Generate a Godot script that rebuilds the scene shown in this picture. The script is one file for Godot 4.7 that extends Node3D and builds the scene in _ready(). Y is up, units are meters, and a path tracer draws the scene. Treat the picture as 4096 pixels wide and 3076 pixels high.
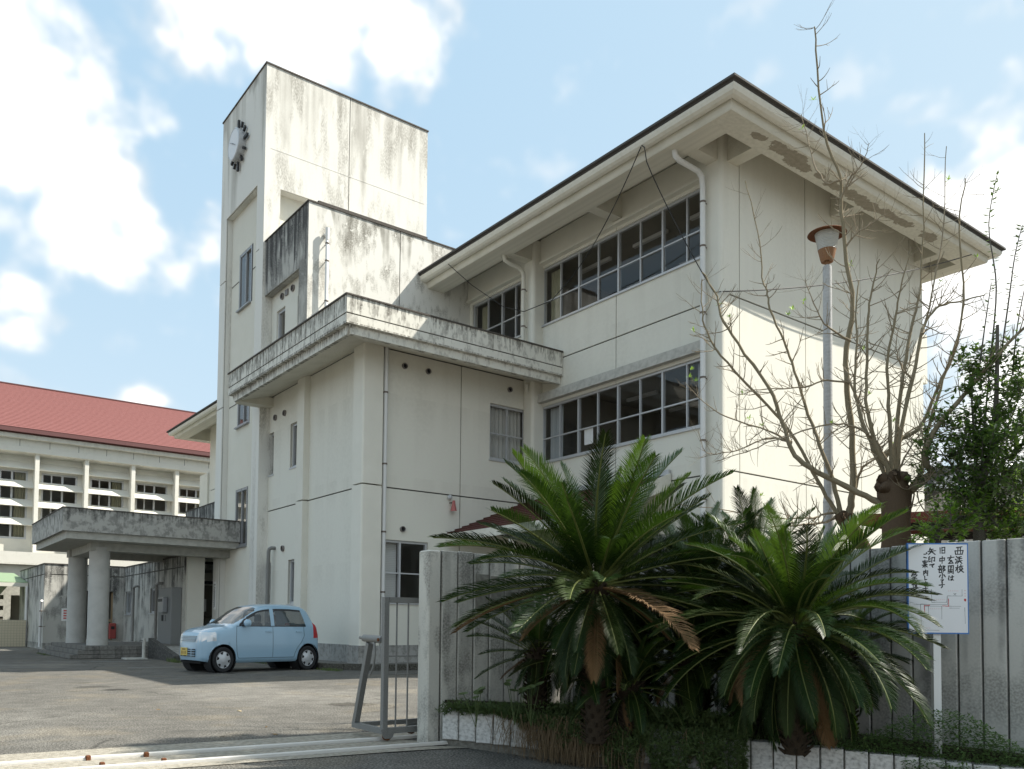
extends Node3D

# ---------------------------------------------------------------- camera frame
const FOCAL := 3348.49
const CX := 2048.0
const CY := 2365.497
const EYE := Vector3(0, 1.1, 0)
var cam_x := Vector3(0.609016, 0.008964, -0.793107)
var cam_y := Vector3(0.0, 0.0, 0.0)
var cam_z := Vector3(0.0, 0.0, 0.0)
var rng := RandomNumberGenerator.new()
var base_of := {}
var used := {}
var grain := {}

func at(px: float, py: float, depth: float) -> Vector3:
	return EYE + (cam_x * ((px - CX) / FOCAL) - cam_y * ((py - CY) / FOCAL) - cam_z) * depth

# ---------------------------------------------------------------- mesh builder
class MB:
	var v := PackedVector3Array()
	var n := PackedVector3Array()
	var t := PackedVector2Array()
	var ix := PackedInt32Array()
	func _uv(p: Vector3, nn: Vector3) -> Vector2:
		var a := nn.abs()
		if a.y > a.x and a.y > a.z:
			return Vector2(p.x, p.z)
		if a.x > a.z:
			return Vector2(p.z, -p.y)
		return Vector2(p.x, -p.y)
	func tri(a: Vector3, b: Vector3, c: Vector3) -> void:
		var nn := (b - a).cross(c - a).normalized()
		var i := v.size()
		for p: Vector3 in [a, b, c]:
			v.append(p)
			n.append(nn)
			t.append(_uv(p, nn))
		ix.append_array([i, i + 2, i + 1])
	func quad(a: Vector3, b: Vector3, c: Vector3, d: Vector3) -> void:
		var nn := (c - a).cross(d - b).normalized()
		var i := v.size()
		for p: Vector3 in [a, b, c, d]:
			v.append(p)
			n.append(nn)
			t.append(_uv(p, nn))
		ix.append_array([i, i + 2, i + 1, i, i + 3, i + 2])
	func quad_uv(a: Vector3, b: Vector3, c: Vector3, d: Vector3, ua: Vector2, ub: Vector2, uc: Vector2, ud: Vector2) -> void:
		var i := v.size()
		quad(a, b, c, d)
		t[i] = ua
		t[i + 1] = ub
		t[i + 2] = uc
		t[i + 3] = ud
	func box(a: Vector3, b: Vector3) -> void:
		var lo := Vector3(minf(a.x, b.x), minf(a.y, b.y), minf(a.z, b.z))
		var hi := Vector3(maxf(a.x, b.x), maxf(a.y, b.y), maxf(a.z, b.z))
		var p000 := lo
		var p100 := Vector3(hi.x, lo.y, lo.z)
		var p010 := Vector3(lo.x, hi.y, lo.z)
		var p110 := Vector3(hi.x, hi.y, lo.z)
		var p001 := Vector3(lo.x, lo.y, hi.z)
		var p101 := Vector3(hi.x, lo.y, hi.z)
		var p011 := Vector3(lo.x, hi.y, hi.z)
		var p111 := hi
		quad(p001, p101, p111, p011)
		quad(p100, p000, p010, p110)
		quad(p101, p100, p110, p111)
		quad(p000, p001, p011, p010)
		quad(p011, p111, p110, p010)
		quad(p000, p100, p101, p001)
	# box with chamfered vertical and top edges, for things seen close
	func cbox(a: Vector3, b: Vector3, k: float) -> void:
		var lo := Vector3(minf(a.x, b.x), minf(a.y, b.y), minf(a.z, b.z))
		var hi := Vector3(maxf(a.x, b.x), maxf(a.y, b.y), maxf(a.z, b.z))
		var ring := [Vector2(lo.x + k, lo.z), Vector2(hi.x - k, lo.z), Vector2(hi.x, lo.z + k), Vector2(hi.x, hi.z - k), Vector2(hi.x - k, hi.z), Vector2(lo.x + k, hi.z), Vector2(lo.x, hi.z - k), Vector2(lo.x, lo.z + k)]
		var mid := Vector2((lo.x + hi.x) / 2, (lo.z + hi.z) / 2)
		var inner := []
		for p: Vector2 in ring:
			inner.append(Vector2(p.x + signf(mid.x - p.x) * k, p.y + signf(mid.y - p.y) * k))
		for i in 8:
			var p: Vector2 = ring[i]
			var q: Vector2 = ring[(i + 1) % 8]
			var pi: Vector2 = inner[i]
			var qi: Vector2 = inner[(i + 1) % 8]
			quad(Vector3(q.x, lo.y, q.y), Vector3(p.x, lo.y, p.y), Vector3(p.x, hi.y - k, p.y), Vector3(q.x, hi.y - k, q.y))
			quad(Vector3(q.x, hi.y - k, q.y), Vector3(p.x, hi.y - k, p.y), Vector3(pi.x, hi.y, pi.y), Vector3(qi.x, hi.y, qi.y))
		for i in range(1, 7):
			tri(Vector3(inner[0].x, hi.y, inner[0].y), Vector3(inner[i + 1].x, hi.y, inner[i + 1].y), Vector3(inner[i].x, hi.y, inner[i].y))
		quad(Vector3(lo.x + k, lo.y, lo.z + k), Vector3(hi.x - k, lo.y, lo.z + k), Vector3(hi.x - k, lo.y, hi.z - k), Vector3(lo.x + k, lo.y, hi.z - k))
	# beam of rectangular section between two points
	func beam(a: Vector3, b: Vector3, w: float, h: float, up := Vector3.UP) -> void:
		var d := (b - a).normalized()
		var s := d.cross(up).normalized() * w / 2
		var u := s.cross(d).normalized() * h / 2
		var p := [a - s - u, a + s - u, a + s + u, a - s + u, b - s - u, b + s - u, b + s + u, b - s + u]
		quad(p[0], p[3], p[2], p[1])
		quad(p[4], p[5], p[6], p[7])
		quad(p[0], p[1], p[5], p[4])
		quad(p[1], p[2], p[6], p[5])
		quad(p[2], p[3], p[7], p[6])
		quad(p[3], p[0], p[4], p[7])
	func tube(pts: Array, radii: Array, sides := 8, caps := true) -> void:
		var prev_s := Vector3.ZERO
		var start := v.size()
		var length := 0.0
		for i in pts.size():
			var p: Vector3 = pts[i]
			var d: Vector3
			if i == 0:
				d = (pts[1] - p).normalized()
			elif i == pts.size() - 1:
				d = (p - pts[i - 1]).normalized()
			else:
				d = ((pts[i + 1] - p).normalized() + (p - pts[i - 1]).normalized()).normalized()
			if i > 0:
				length += p.distance_to(pts[i - 1])
			var s := prev_s - d * prev_s.dot(d)
			if s.length() < 0.05:
				s = d.cross(Vector3.UP if absf(d.y) < 0.9 else Vector3.RIGHT)
			s = s.normalized()
			prev_s = s
			var u := d.cross(s)
			var r: float = radii[mini(i, radii.size() - 1)]
			for k in sides + 1:
				var an := TAU * k / sides
				var o := s * cos(an) + u * sin(an)
				v.append(p + o * r)
				n.append(o)
				t.append(Vector2(float(k) / sides, length))
		for i in pts.size() - 1:
			for k in sides:
				var a := start + i * (sides + 1) + k
				var b := a + sides + 1
				ix.append_array([a, b, a + 1, a + 1, b, b + 1])
		if caps:
			for e: int in [0, pts.size() - 1]:
				var c := v.size()
				var out: Vector3 = (pts[0] - pts[1]).normalized() if e == 0 else (pts[-1] - pts[-2]).normalized()
				v.append(pts[e])
				n.append(out)
				t.append(Vector2.ZERO)
				for k in sides + 1:
					v.append(v[start + e * (sides + 1) + k])
					n.append(out)
					t.append(Vector2.ZERO)
				for k in sides:
					if e == 0:
						ix.append_array([c, c + 1 + k, c + 2 + k])
					else:
						ix.append_array([c, c + 2 + k, c + 1 + k])
	# profile: Array of Vector2(radius, height along axis)
	func lathe(profile: Array, origin: Vector3, axis := Vector3.UP, sides := 20) -> void:
		var s := axis.cross(Vector3.RIGHT if absf(axis.x) < 0.8 else Vector3.UP).normalized()
		var u := axis.cross(s)
		for i in profile.size() - 1:
			var p: Vector2 = profile[i]
			var q: Vector2 = profile[i + 1]
			var dd := (q - p).normalized()
			var start := v.size()
			for k in sides + 1:
				var an := TAU * k / sides
				var o := s * cos(an) + u * sin(an)
				var nn := (o * dd.y - axis * dd.x).normalized()
				v.append(origin + o * p.x + axis * p.y)
				n.append(nn)
				t.append(Vector2(float(k) / sides, p.y))
				v.append(origin + o * q.x + axis * q.y)
				n.append(nn)
				t.append(Vector2(float(k) / sides, q.y))
			for k in sides:
				var a := start + k * 2
				ix.append_array([a, a + 1, a + 2, a + 1, a + 3, a + 2])
	# extrude a polygon (Vector2 list, counterclockwise) that lies in the plane spanned by e1,e2 from origin along dir
	func prism(poly: Array, origin: Vector3, e1: Vector3, e2: Vector3, dir: Vector3) -> void:
		var k := poly.size()
		var area := 0.0
		for i in k:
			area += (poly[i] as Vector2).cross(poly[(i + 1) % k])
		if area < 0.0:
			poly = poly.duplicate()
			poly.reverse()
		var a := []
		for p: Vector2 in poly:
			a.append(origin + e1 * p.x + e2 * p.y)
		var flip := e1.cross(e2).dot(dir) < 0
		for i in k:
			var p: Vector3 = a[i]
			var q: Vector3 = a[(i + 1) % k]
			if flip:
				quad(q, p, p + dir, q + dir)
			else:
				quad(p, q, q + dir, p + dir)
		var pv := PackedVector2Array(poly)
		var tris := Geometry2D.triangulate_polygon(pv)
		for i in range(0, tris.size(), 3):
			var p: Vector3 = a[tris[i]]
			var q: Vector3 = a[tris[i + 1]]
			var r: Vector3 = a[tris[i + 2]]
			var up := (q - p).cross(r - p).dot(dir) > 0
			if up:
				tri(p + dir, q + dir, r + dir)
				tri(p, r, q)
			else:
				tri(p + dir, r + dir, q + dir)
				tri(p, q, r)
	func commit() -> ArrayMesh:
		var arr := []
		arr.resize(Mesh.ARRAY_MAX)
		arr[Mesh.ARRAY_VERTEX] = v
		arr[Mesh.ARRAY_NORMAL] = n
		arr[Mesh.ARRAY_TEX_UV] = t
		arr[Mesh.ARRAY_INDEX] = ix
		var m := ArrayMesh.new()
		m.add_surface_from_arrays(Mesh.PRIMITIVE_TRIANGLES, arr)
		return m

# ---------------------------------------------------------------- scene helpers
func numbered(called: String) -> String:
	if not used.has(called):
		used[called] = 0
		return called
	used[called] += 1
	return "%s_%03d" % [called, used[called]]

func tag(o: Node, label: String, category: String, group := "", kind := "") -> void:
	o.set_meta("label", label)
	o.set_meta("category", category)
	if group != "":
		o.set_meta("group", group)
	if kind != "":
		o.set_meta("kind", kind)

func thing(called: String, where: Vector3, label: String, category: String, group := "") -> Node3D:
	var o := Node3D.new()
	o.name = numbered(called)
	add_child(o)
	o.position = where
	base_of[o] = where
	tag(o, label, category, group)
	return o

func add(parent: Node3D, called: String, mb: MB, m: Material) -> MeshInstance3D:
	var o := MeshInstance3D.new()
	o.name = called if parent != self else numbered(called)
	o.mesh = mb.commit()
	o.material_override = m
	if base_of.has(parent):
		o.position = -base_of[parent]
	parent.add_child(o, true)
	return o

func put(parent: Node3D, called: String, mesh: Mesh, m: Material, tr: Transform3D) -> MeshInstance3D:
	var o := MeshInstance3D.new()
	o.name = called
	o.mesh = mesh
	o.material_override = m
	o.transform = tr
	parent.add_child(o, true)
	return o

func structure(called: String, mb: MB, m: Material) -> MeshInstance3D:
	var o := add(self, called, mb, m)
	o.set_meta("kind", "structure")
	return o

func lin(r: float, g: float, b: float) -> Color:
	return Color(r, g, b).linear_to_srgb()

func mat(r: float, g: float, b: float, rough := 0.8, metal := 0.0) -> StandardMaterial3D:
	var m := StandardMaterial3D.new()
	m.albedo_color = lin(r, g, b)
	m.roughness = rough
	m.metallic = metal
	m.cull_mode = BaseMaterial3D.CULL_DISABLED
	return m

func ramp(stops: Array) -> Gradient:
	var g := Gradient.new()
	var off := PackedFloat32Array()
	var col := PackedColorArray()
	for s in stops:
		off.append(s[0])
		col.append(s[1])
	g.offsets = off
	g.colors = col
	return g

func noise_tex(sd: int, freq: float, stops: Array, size := 512, oct := 5, as_normal := false, bump := 4.0) -> NoiseTexture2D:
	var f := FastNoiseLite.new()
	f.seed = sd
	f.noise_type = FastNoiseLite.TYPE_SIMPLEX_SMOOTH
	f.frequency = freq
	f.fractal_octaves = oct
	var t := NoiseTexture2D.new()
	t.width = size
	t.height = size
	t.seamless = true
	t.noise = f
	if as_normal:
		t.as_normal_map = true
		t.bump_strength = bump
	else:
		t.color_ramp = ramp(stops)
	return t

# world-mapped mineral surface: mottled colour and fine relief
func mineral(sd: int, dark: Color, mid: Color, light: Color, scale: float, rough := 0.9, freq := 0.02, bump := 3.0) -> StandardMaterial3D:
	var m := StandardMaterial3D.new()
	m.albedo_texture = noise_tex(sd, freq, [[0.0, dark], [0.5, mid], [1.0, light]])
	m.uv1_triplanar = true
	m.uv1_world_triplanar = true
	m.uv1_scale = Vector3.ONE * scale
	m.roughness = rough
	m.metallic_specular = 0.3
	if bump > 0.0:
		m.normal_enabled = true
		if not grain.has(bump):
			grain[bump] = noise_tex(7, 0.11, [], 512, 3, true, bump)
		m.normal_texture = grain[bump]
		m.normal_scale = minf(0.6, 0.22 * bump)
	m.cull_mode = BaseMaterial3D.CULL_DISABLED
	return m

# a sheet of weathering: rain streaks that run down from the top edge, blotches of lichen and peeled paint
func stain(sd: int, w: int, h: int, base: Color, dirt: Color, o: Dictionary) -> ImageTexture:
	var f := FastNoiseLite.new()
	f.seed = sd
	f.frequency = 1.0
	f.fractal_octaves = 4
	f.noise_type = FastNoiseLite.TYPE_SIMPLEX_SMOOTH
	var asp := float(w) / h * float(o.get("aspect", 1.0))
	var streak: float = o.get("streak", 0.6)
	var length: float = o.get("length", 0.5)
	var sfreq: float = o.get("sfreq", 18.0)
	var blotch: float = o.get("blotch", 0.4)
	var bfreq: float = o.get("bfreq", 5.0)
	var bth: float = o.get("bth", 0.05)
	var bfall: float = o.get("bfall", 0.0)
	var fine: float = o.get("fine", 0.06)
	var peel: float = o.get("peel", 0.0)
	var bands: Array = o.get("bands", [])
	var data := PackedByteArray()
	data.resize(w * h * 3)
	var k := 0
	var col_len := PackedFloat32Array()
	var col_s := PackedFloat32Array()
	for x in w:
		var u := float(x) / w * asp
		col_len.append(length * clampf(0.55 + 1.1 * f.get_noise_2d(u * sfreq * 0.4, 11.0), 0.05, 1.6))
		col_s.append(clampf(0.45 + 1.3 * f.get_noise_2d(u * sfreq, 47.0), 0.0, 1.0))
	for y in h:
		var vv := float(y) / h
		var edge := 0.0
		for b in bands:
			if vv > b[0]:
				edge = maxf(edge, b[2] * smoothstep(b[1], 0.0, vv - b[0]))
		for x in w:
			var u := float(x) / w * asp
			var wob := f.get_noise_2d(u * sfreq * 0.8, vv * 6.0)
			var l := col_len[x] * (1.0 + 0.5 * wob)
			var s := streak * col_s[x] * smoothstep(l, l * 0.25, vv) * (0.75 + 0.5 * wob)
			s = maxf(s, edge * clampf(col_s[x] * 1.2 + 0.6 * wob, 0.0, 1.0))
			var bn := f.get_noise_3d(u * bfreq, vv * bfreq * 0.7, 3.0)
			var b2 := f.get_noise_3d(u * bfreq * 4.0, vv * bfreq * 1.6, 9.0)
			var bl := blotch * smoothstep(bth - 0.15, bth + 0.55, bn + 0.45 * b2) * (1.0 - bfall * vv)
			var fn := f.get_noise_2d(u * 90.0, vv * 90.0 + 200.0)
			bl *= 0.75 + 0.9 * fn
			var d := clampf(s + bl + fine * fn, 0.0, 1.0)
			var c := base.lerp(dirt, d)
			if peel > 0.0:
				var pn := f.get_noise_3d(u * bfreq * 3.3, vv * bfreq * 3.3, 77.0)
				if pn > 0.42 and bn > -0.05:
					c = c.lerp(base, peel)
			data[k] = int(clampf(c.r, 0, 1) * 255.0)
			data[k + 1] = int(clampf(c.g, 0, 1) * 255.0)
			data[k + 2] = int(clampf(c.b, 0, 1) * 255.0)
			k += 3
	var im := Image.create_from_data(w, h, false, Image.FORMAT_RGB8, data)
	return ImageTexture.create_from_image(im)

# material for a stained sheet: u spans `width` metres, v runs from height `top` down over `drop` metres
func stained(t: Texture2D, top: float, drop: float, width: float, rough := 0.9) -> StandardMaterial3D:
	var m := StandardMaterial3D.new()
	m.albedo_texture = t
	m.uv1_scale = Vector3(1.0 / width, 1.0 / drop, 1)
	m.uv1_offset = Vector3(0, top / drop, 0)
	m.roughness = rough
	m.metallic_specular = 0.3
	m.cull_mode = BaseMaterial3D.CULL_DISABLED
	return m

# ---------------------------------------------------------------- walls and windows
# axis "x": the wall lies in a plane x = pos and runs along z; axis "z": plane z = pos, runs along x. The outside is the positive side.
func pt(axis: String, pos: float, u: float, y: float) -> Vector3:
	return Vector3(pos, y, u) if axis == "x" else Vector3(u, y, pos)

func wall_layer(mb: MB, axis: String, front: float, back: float, u0: float, u1: float, y0: float, y1: float, holes: Array) -> void:
	var us := [u0, u1]
	var ys := [y0, y1]
	for h in holes:
		for e in [h[0], h[1]]:
			if e > u0 and e < u1 and not us.has(e):
				us.append(e)
		for e in [h[2], h[3]]:
			if e > y0 and e < y1 and not ys.has(e):
				ys.append(e)
	us.sort()
	ys.sort()
	var nu := us.size() - 1
	var ny := ys.size() - 1
	var solid := []
	for i in nu:
		var colm := []
		for j in ny:
			var cu: float = (us[i] + us[i + 1]) / 2
			var cy: float = (ys[j] + ys[j + 1]) / 2
			var ok := true
			for h in holes:
				if cu > h[0] and cu < h[1] and cy > h[2] and cy < h[3]:
					ok = false
			colm.append(ok)
		solid.append(colm)
	var rev := axis == "x"
	for i in nu:
		for j in ny:
			if not solid[i][j]:
				continue
			var a: float = us[i]
			var b: float = us[i + 1]
			var c: float = ys[j]
			var d: float = ys[j + 1]
			var q := [pt(axis, front, a, c), pt(axis, front, b, c), pt(axis, front, b, d), pt(axis, front, a, d)]
			var k := [pt(axis, back, a, c), pt(axis, back, b, c), pt(axis, back, b, d), pt(axis, back, a, d)]
			if rev:
				mb.quad(q[1], q[0], q[3], q[2])
				mb.quad(k[0], k[1], k[2], k[3])
			else:
				mb.quad(q[0], q[1], q[2], q[3])
				mb.quad(k[1], k[0], k[3], k[2])
			if i == 0 or not solid[i - 1][j]:
				if rev: mb.quad(q[0], k[0], k[3], q[3])
				else: mb.quad(k[0], q[0], q[3], k[3])
			if i == nu - 1 or not solid[i + 1][j]:
				if rev: mb.quad(k[1], q[1], q[2], k[2])
				else: mb.quad(q[1], k[1], k[2], q[2])
			if j == 0 or not solid[i][j - 1]:
				if rev: mb.quad(q[0], q[1], k[1], k[0])
				else: mb.quad(k[0], k[1], q[1], q[0])
			if j == ny - 1 or not solid[i][j + 1]:
				if rev: mb.quad(q[2], q[3], k[3], k[2])
				else: mb.quad(q[3], q[2], k[2], k[3])

# a wall of real thickness with openings, and joints that are grooves in its outer layer
func wall(parent: Node3D, m: Material, axis: String, pos: float, u0: float, u1: float, y0: float, y1: float, holes: Array = [], joints_y: Array = [], joints_u: Array = [], thick := 0.2, called := "wall") -> MeshInstance3D:
	var mb := MB.new()
	if joints_y.is_empty() and joints_u.is_empty():
		wall_layer(mb, axis, pos, pos - thick, u0, u1, y0, y1, holes)
		return add(parent, called, mb, m)
	var g := holes.duplicate()
	for y in joints_y:
		g.append([u0 - 1.0, u1 + 1.0, y - 0.018, y + 0.018])
	for u in joints_u:
		g.append([u - 0.014, u + 0.014, y0 - 1.0, y1 + 1.0])
	wall_layer(mb, axis, pos, pos - 0.033, u0, u1, y0, y1, g)
	# solid edge strips behind the outer layer
	for e in [[u0, u0 + 0.018], [u1 - 0.018, u1]]:
		wall_layer(mb, axis, pos - 0.033, pos - 0.05, e[0], e[1], y0, y1, holes)
	var o := add(parent, called, mb, m)
	var wide := []
	for h in holes:
		wide.append([h[0] - 0.02, h[1] + 0.02, h[2] - 0.02, h[3] + 0.02])
	var mb2 := MB.new()
	wall_layer(mb2, axis, pos - 0.034, pos - 0.046, u0 + 0.02, u1 - 0.02, y0, y1 - 0.01, wide)
	add(parent, "joint_sealant", mb2, M.joint)
	var mb3 := MB.new()
	wall_layer(mb3, axis, pos - 0.0505, pos - thick, u0, u1, y0, y1, holes)
	add(parent, "wall_core", mb3, m)
	return o

# sash window: us are all vertical bar positions (first and last are the frame), ys the horizontal ones
func window(parent: Node3D, axis: String, pos: float, us: Array, ys: Array, heavy: Array = [], bar := 0.035, m: Material = null, sill := true) -> MeshInstance3D:
	var mb := MB.new()
	if m == null:
		m = M.alu
	var u0: float = us[0]
	var u1: float = us[-1]
	var y0: float = ys[0]
	var y1: float = ys[-1]
	for i in us.size():
		var w := bar
		var dp := 0.03
		if i == 0 or i == us.size() - 1 or heavy.has(i):
			w = bar * 1.5
			dp = 0.045
		var c: float = us[i]
		if i == 0:
			c += w / 2
		elif i == us.size() - 1:
			c -= w / 2
		mb.box(pt(axis, pos - dp, c - w / 2, y0), pt(axis, pos + dp, c + w / 2, y1))
	for j in ys.size():
		var w := bar
		var dp := 0.027
		if j == 0 or j == ys.size() - 1:
			w = bar * 1.7
			dp = 0.04
		var c: float = ys[j]
		if j == 0:
			c += w / 2
		elif j == ys.size() - 1:
			c -= w / 2
		for i in us.size() - 1:
			mb.box(pt(axis, pos - dp, us[i] + bar * 0.4, c - w / 2), pt(axis, pos + dp, us[i + 1] - bar * 0.4, c + w / 2))
	var o := add(parent, "window", mb, m)
	for i in us.size() - 1:
		for j in ys.size() - 1:
			var p := MB.new()
			var off := 0.012 if i % 2 == 0 else -0.012
			# no two sashes hang exactly true
			var tw := rng.randf_range(-0.0035, 0.0035)
			var tl := rng.randf_range(-0.0035, 0.0035)
			var g0 := pt(axis, pos + off + tw, us[i] + 0.01, ys[j] + 0.01)
			var g1 := pt(axis, pos + off - tw, us[i + 1] - 0.01, ys[j] + 0.01)
			var g2 := pt(axis, pos + off - tw + tl, us[i + 1] - 0.01, ys[j + 1] - 0.01)
			var g3 := pt(axis, pos + off + tw + tl, us[i] + 0.01, ys[j + 1] - 0.01)
			if axis == "x":
				p.quad(g1, g0, g3, g2)
			else:
				p.quad(g0, g1, g2, g3)
			add(o, "pane", p, M.glass)
	if sill:
		var s := MB.new()
		s.box(pt(axis, pos - 0.03, u0 - 0.03, y0 - 0.05), pt(axis, pos + 0.14, u1 + 0.03, y0 - 0.008))
		add(o, "sill", s, m)
	return o

# the room seen through windows: five inner faces
func room(parent: Node3D, axis: String, pos: float, depth: float, u0: float, u1: float, y0: float, y1: float, m: Material) -> void:
	var mb := MB.new()
	var f := [pt(axis, pos, u0, y0), pt(axis, pos, u1, y0), pt(axis, pos, u1, y1), pt(axis, pos, u0, y1)]
	var k := [pt(axis, pos - depth, u0, y0), pt(axis, pos - depth, u1, y0), pt(axis, pos - depth, u1, y1), pt(axis, pos - depth, u0, y1)]
	mb.quad(k[0], k[1], k[2], k[3])
	mb.quad(f[0], k[0], k[3], f[3])
	mb.quad(k[1], f[1], f[2], k[2])
	mb.quad(f[0], f[1], k[1], k[0])
	mb.quad(k[3], k[2], f[2], f[3])
	add(parent, "room_lining", mb, m)

func curtain(parent: Node3D, axis: String, pos: float, u0: float, u1: float, y0: float, y1: float, m: Material, sd := 1) -> void:
	var mb := MB.new()
	var nseg := int(maxf(6.0, (u1 - u0) / 0.035))
	var r := RandomNumberGenerator.new()
	r.seed = sd
	var prev := Vector3.ZERO
	var prevt := Vector3.ZERO
	for i in nseg + 1:
		var u := lerpf(u0, u1, float(i) / nseg)
		var dz := 0.03 * sin(u * 48.0 + r.randf() * 0.8)
		var a := pt(axis, pos + dz, u, y0)
		var b := pt(axis, pos + dz * 0.6, u, y1)
		if i > 0:
			mb.quad(prev, a, b, prevt)
		prev = a
		prevt = b
	add(parent, "curtain", mb, m)

func downpipe(parent: Node3D, pts: Array, r: float, clips: Array, wall_dir: Vector3, m: Material) -> void:
	var mb := MB.new()
	var rr := []
	for i in pts.size():
		rr.append(r)
	mb.tube(pts, rr, 12)
	var o := add(parent, "downpipe", mb, m)
	for y in clips:
		var c := MB.new()
		# position on the pipe at that height
		var p: Vector3 = pts[0]
		for i in pts.size() - 1:
			var a: Vector3 = pts[i]
			var b: Vector3 = pts[i + 1]
			if (a.y - y) * (b.y - y) <= 0.0 and absf(a.y - b.y) > 0.01:
				p = a.lerp(b, (a.y - y) / (a.y - b.y))
		c.tube([p + Vector3(0, -0.02, 0), p + Vector3(0, 0.02, 0)], [r + 0.008], 12)
		c.beam(p, p + wall_dir * (r + 0.12), 0.02, 0.02)
		add(o, "clip", c, M.clip)

func vent(parent: Node3D, c: Vector3, axis: Vector3, r := 0.075) -> void:
	var mb := MB.new()
	mb.lathe([Vector2(r, 0.0), Vector2(r, 0.05), Vector2(r * 0.92, 0.06), Vector2(r * 0.75, 0.055), Vector2(r * 0.75, 0.02)], c, axis, 18)
	var o := add(parent, "vent", mb, M.vent)
	var g := MB.new()
	g.lathe([Vector2(r * 0.75, 0.018), Vector2(0.001, 0.018)], c, axis, 18)
	add(o, "vent_hole", g, M.dark)

var M := {}

func _ready() -> void:
	rng.seed = 20240317
	setup_view()
	setup_sky()
	setup_sun()
	make_materials()
	more_materials()
	make_ground()
	make_classroom_wing()
	make_stair_block()
	make_clock_tower()
	make_entrance()
	make_annex()
	make_gymnasium()
	make_lean_to()
	make_neighbours()
	make_wall_and_planter()
	make_gate()
	make_car()
	make_sign()
	make_lamp()
	make_small_things()
	make_cycads()
	make_bare_trees()
	make_evergreens()
	make_ground_cover()

func setup_view() -> void:
	cam_y = Vector3(0.026841, 0.99913, 0.031904)
	cam_z = Vector3(0.792703, -0.040718, 0.608246)
	var c := Camera3D.new()
	c.name = "camera"
	c.near = 0.1
	c.far = 3000.0
	c.projection = Camera3D.PROJECTION_FRUSTUM
	c.size = 0.1 * 3076.0 / FOCAL
	c.frustum_offset = Vector2(0, 0.1 * (CY - 1538.0) / FOCAL)
	c.transform = Transform3D(Basis(cam_x, cam_y, cam_z).orthonormalized(), EYE)
	add_child(c)
	c.current = true

func cloud_dir(px: float, py: float) -> Vector3:
	return (at(px, py, 1.0) - EYE).normalized()

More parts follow.
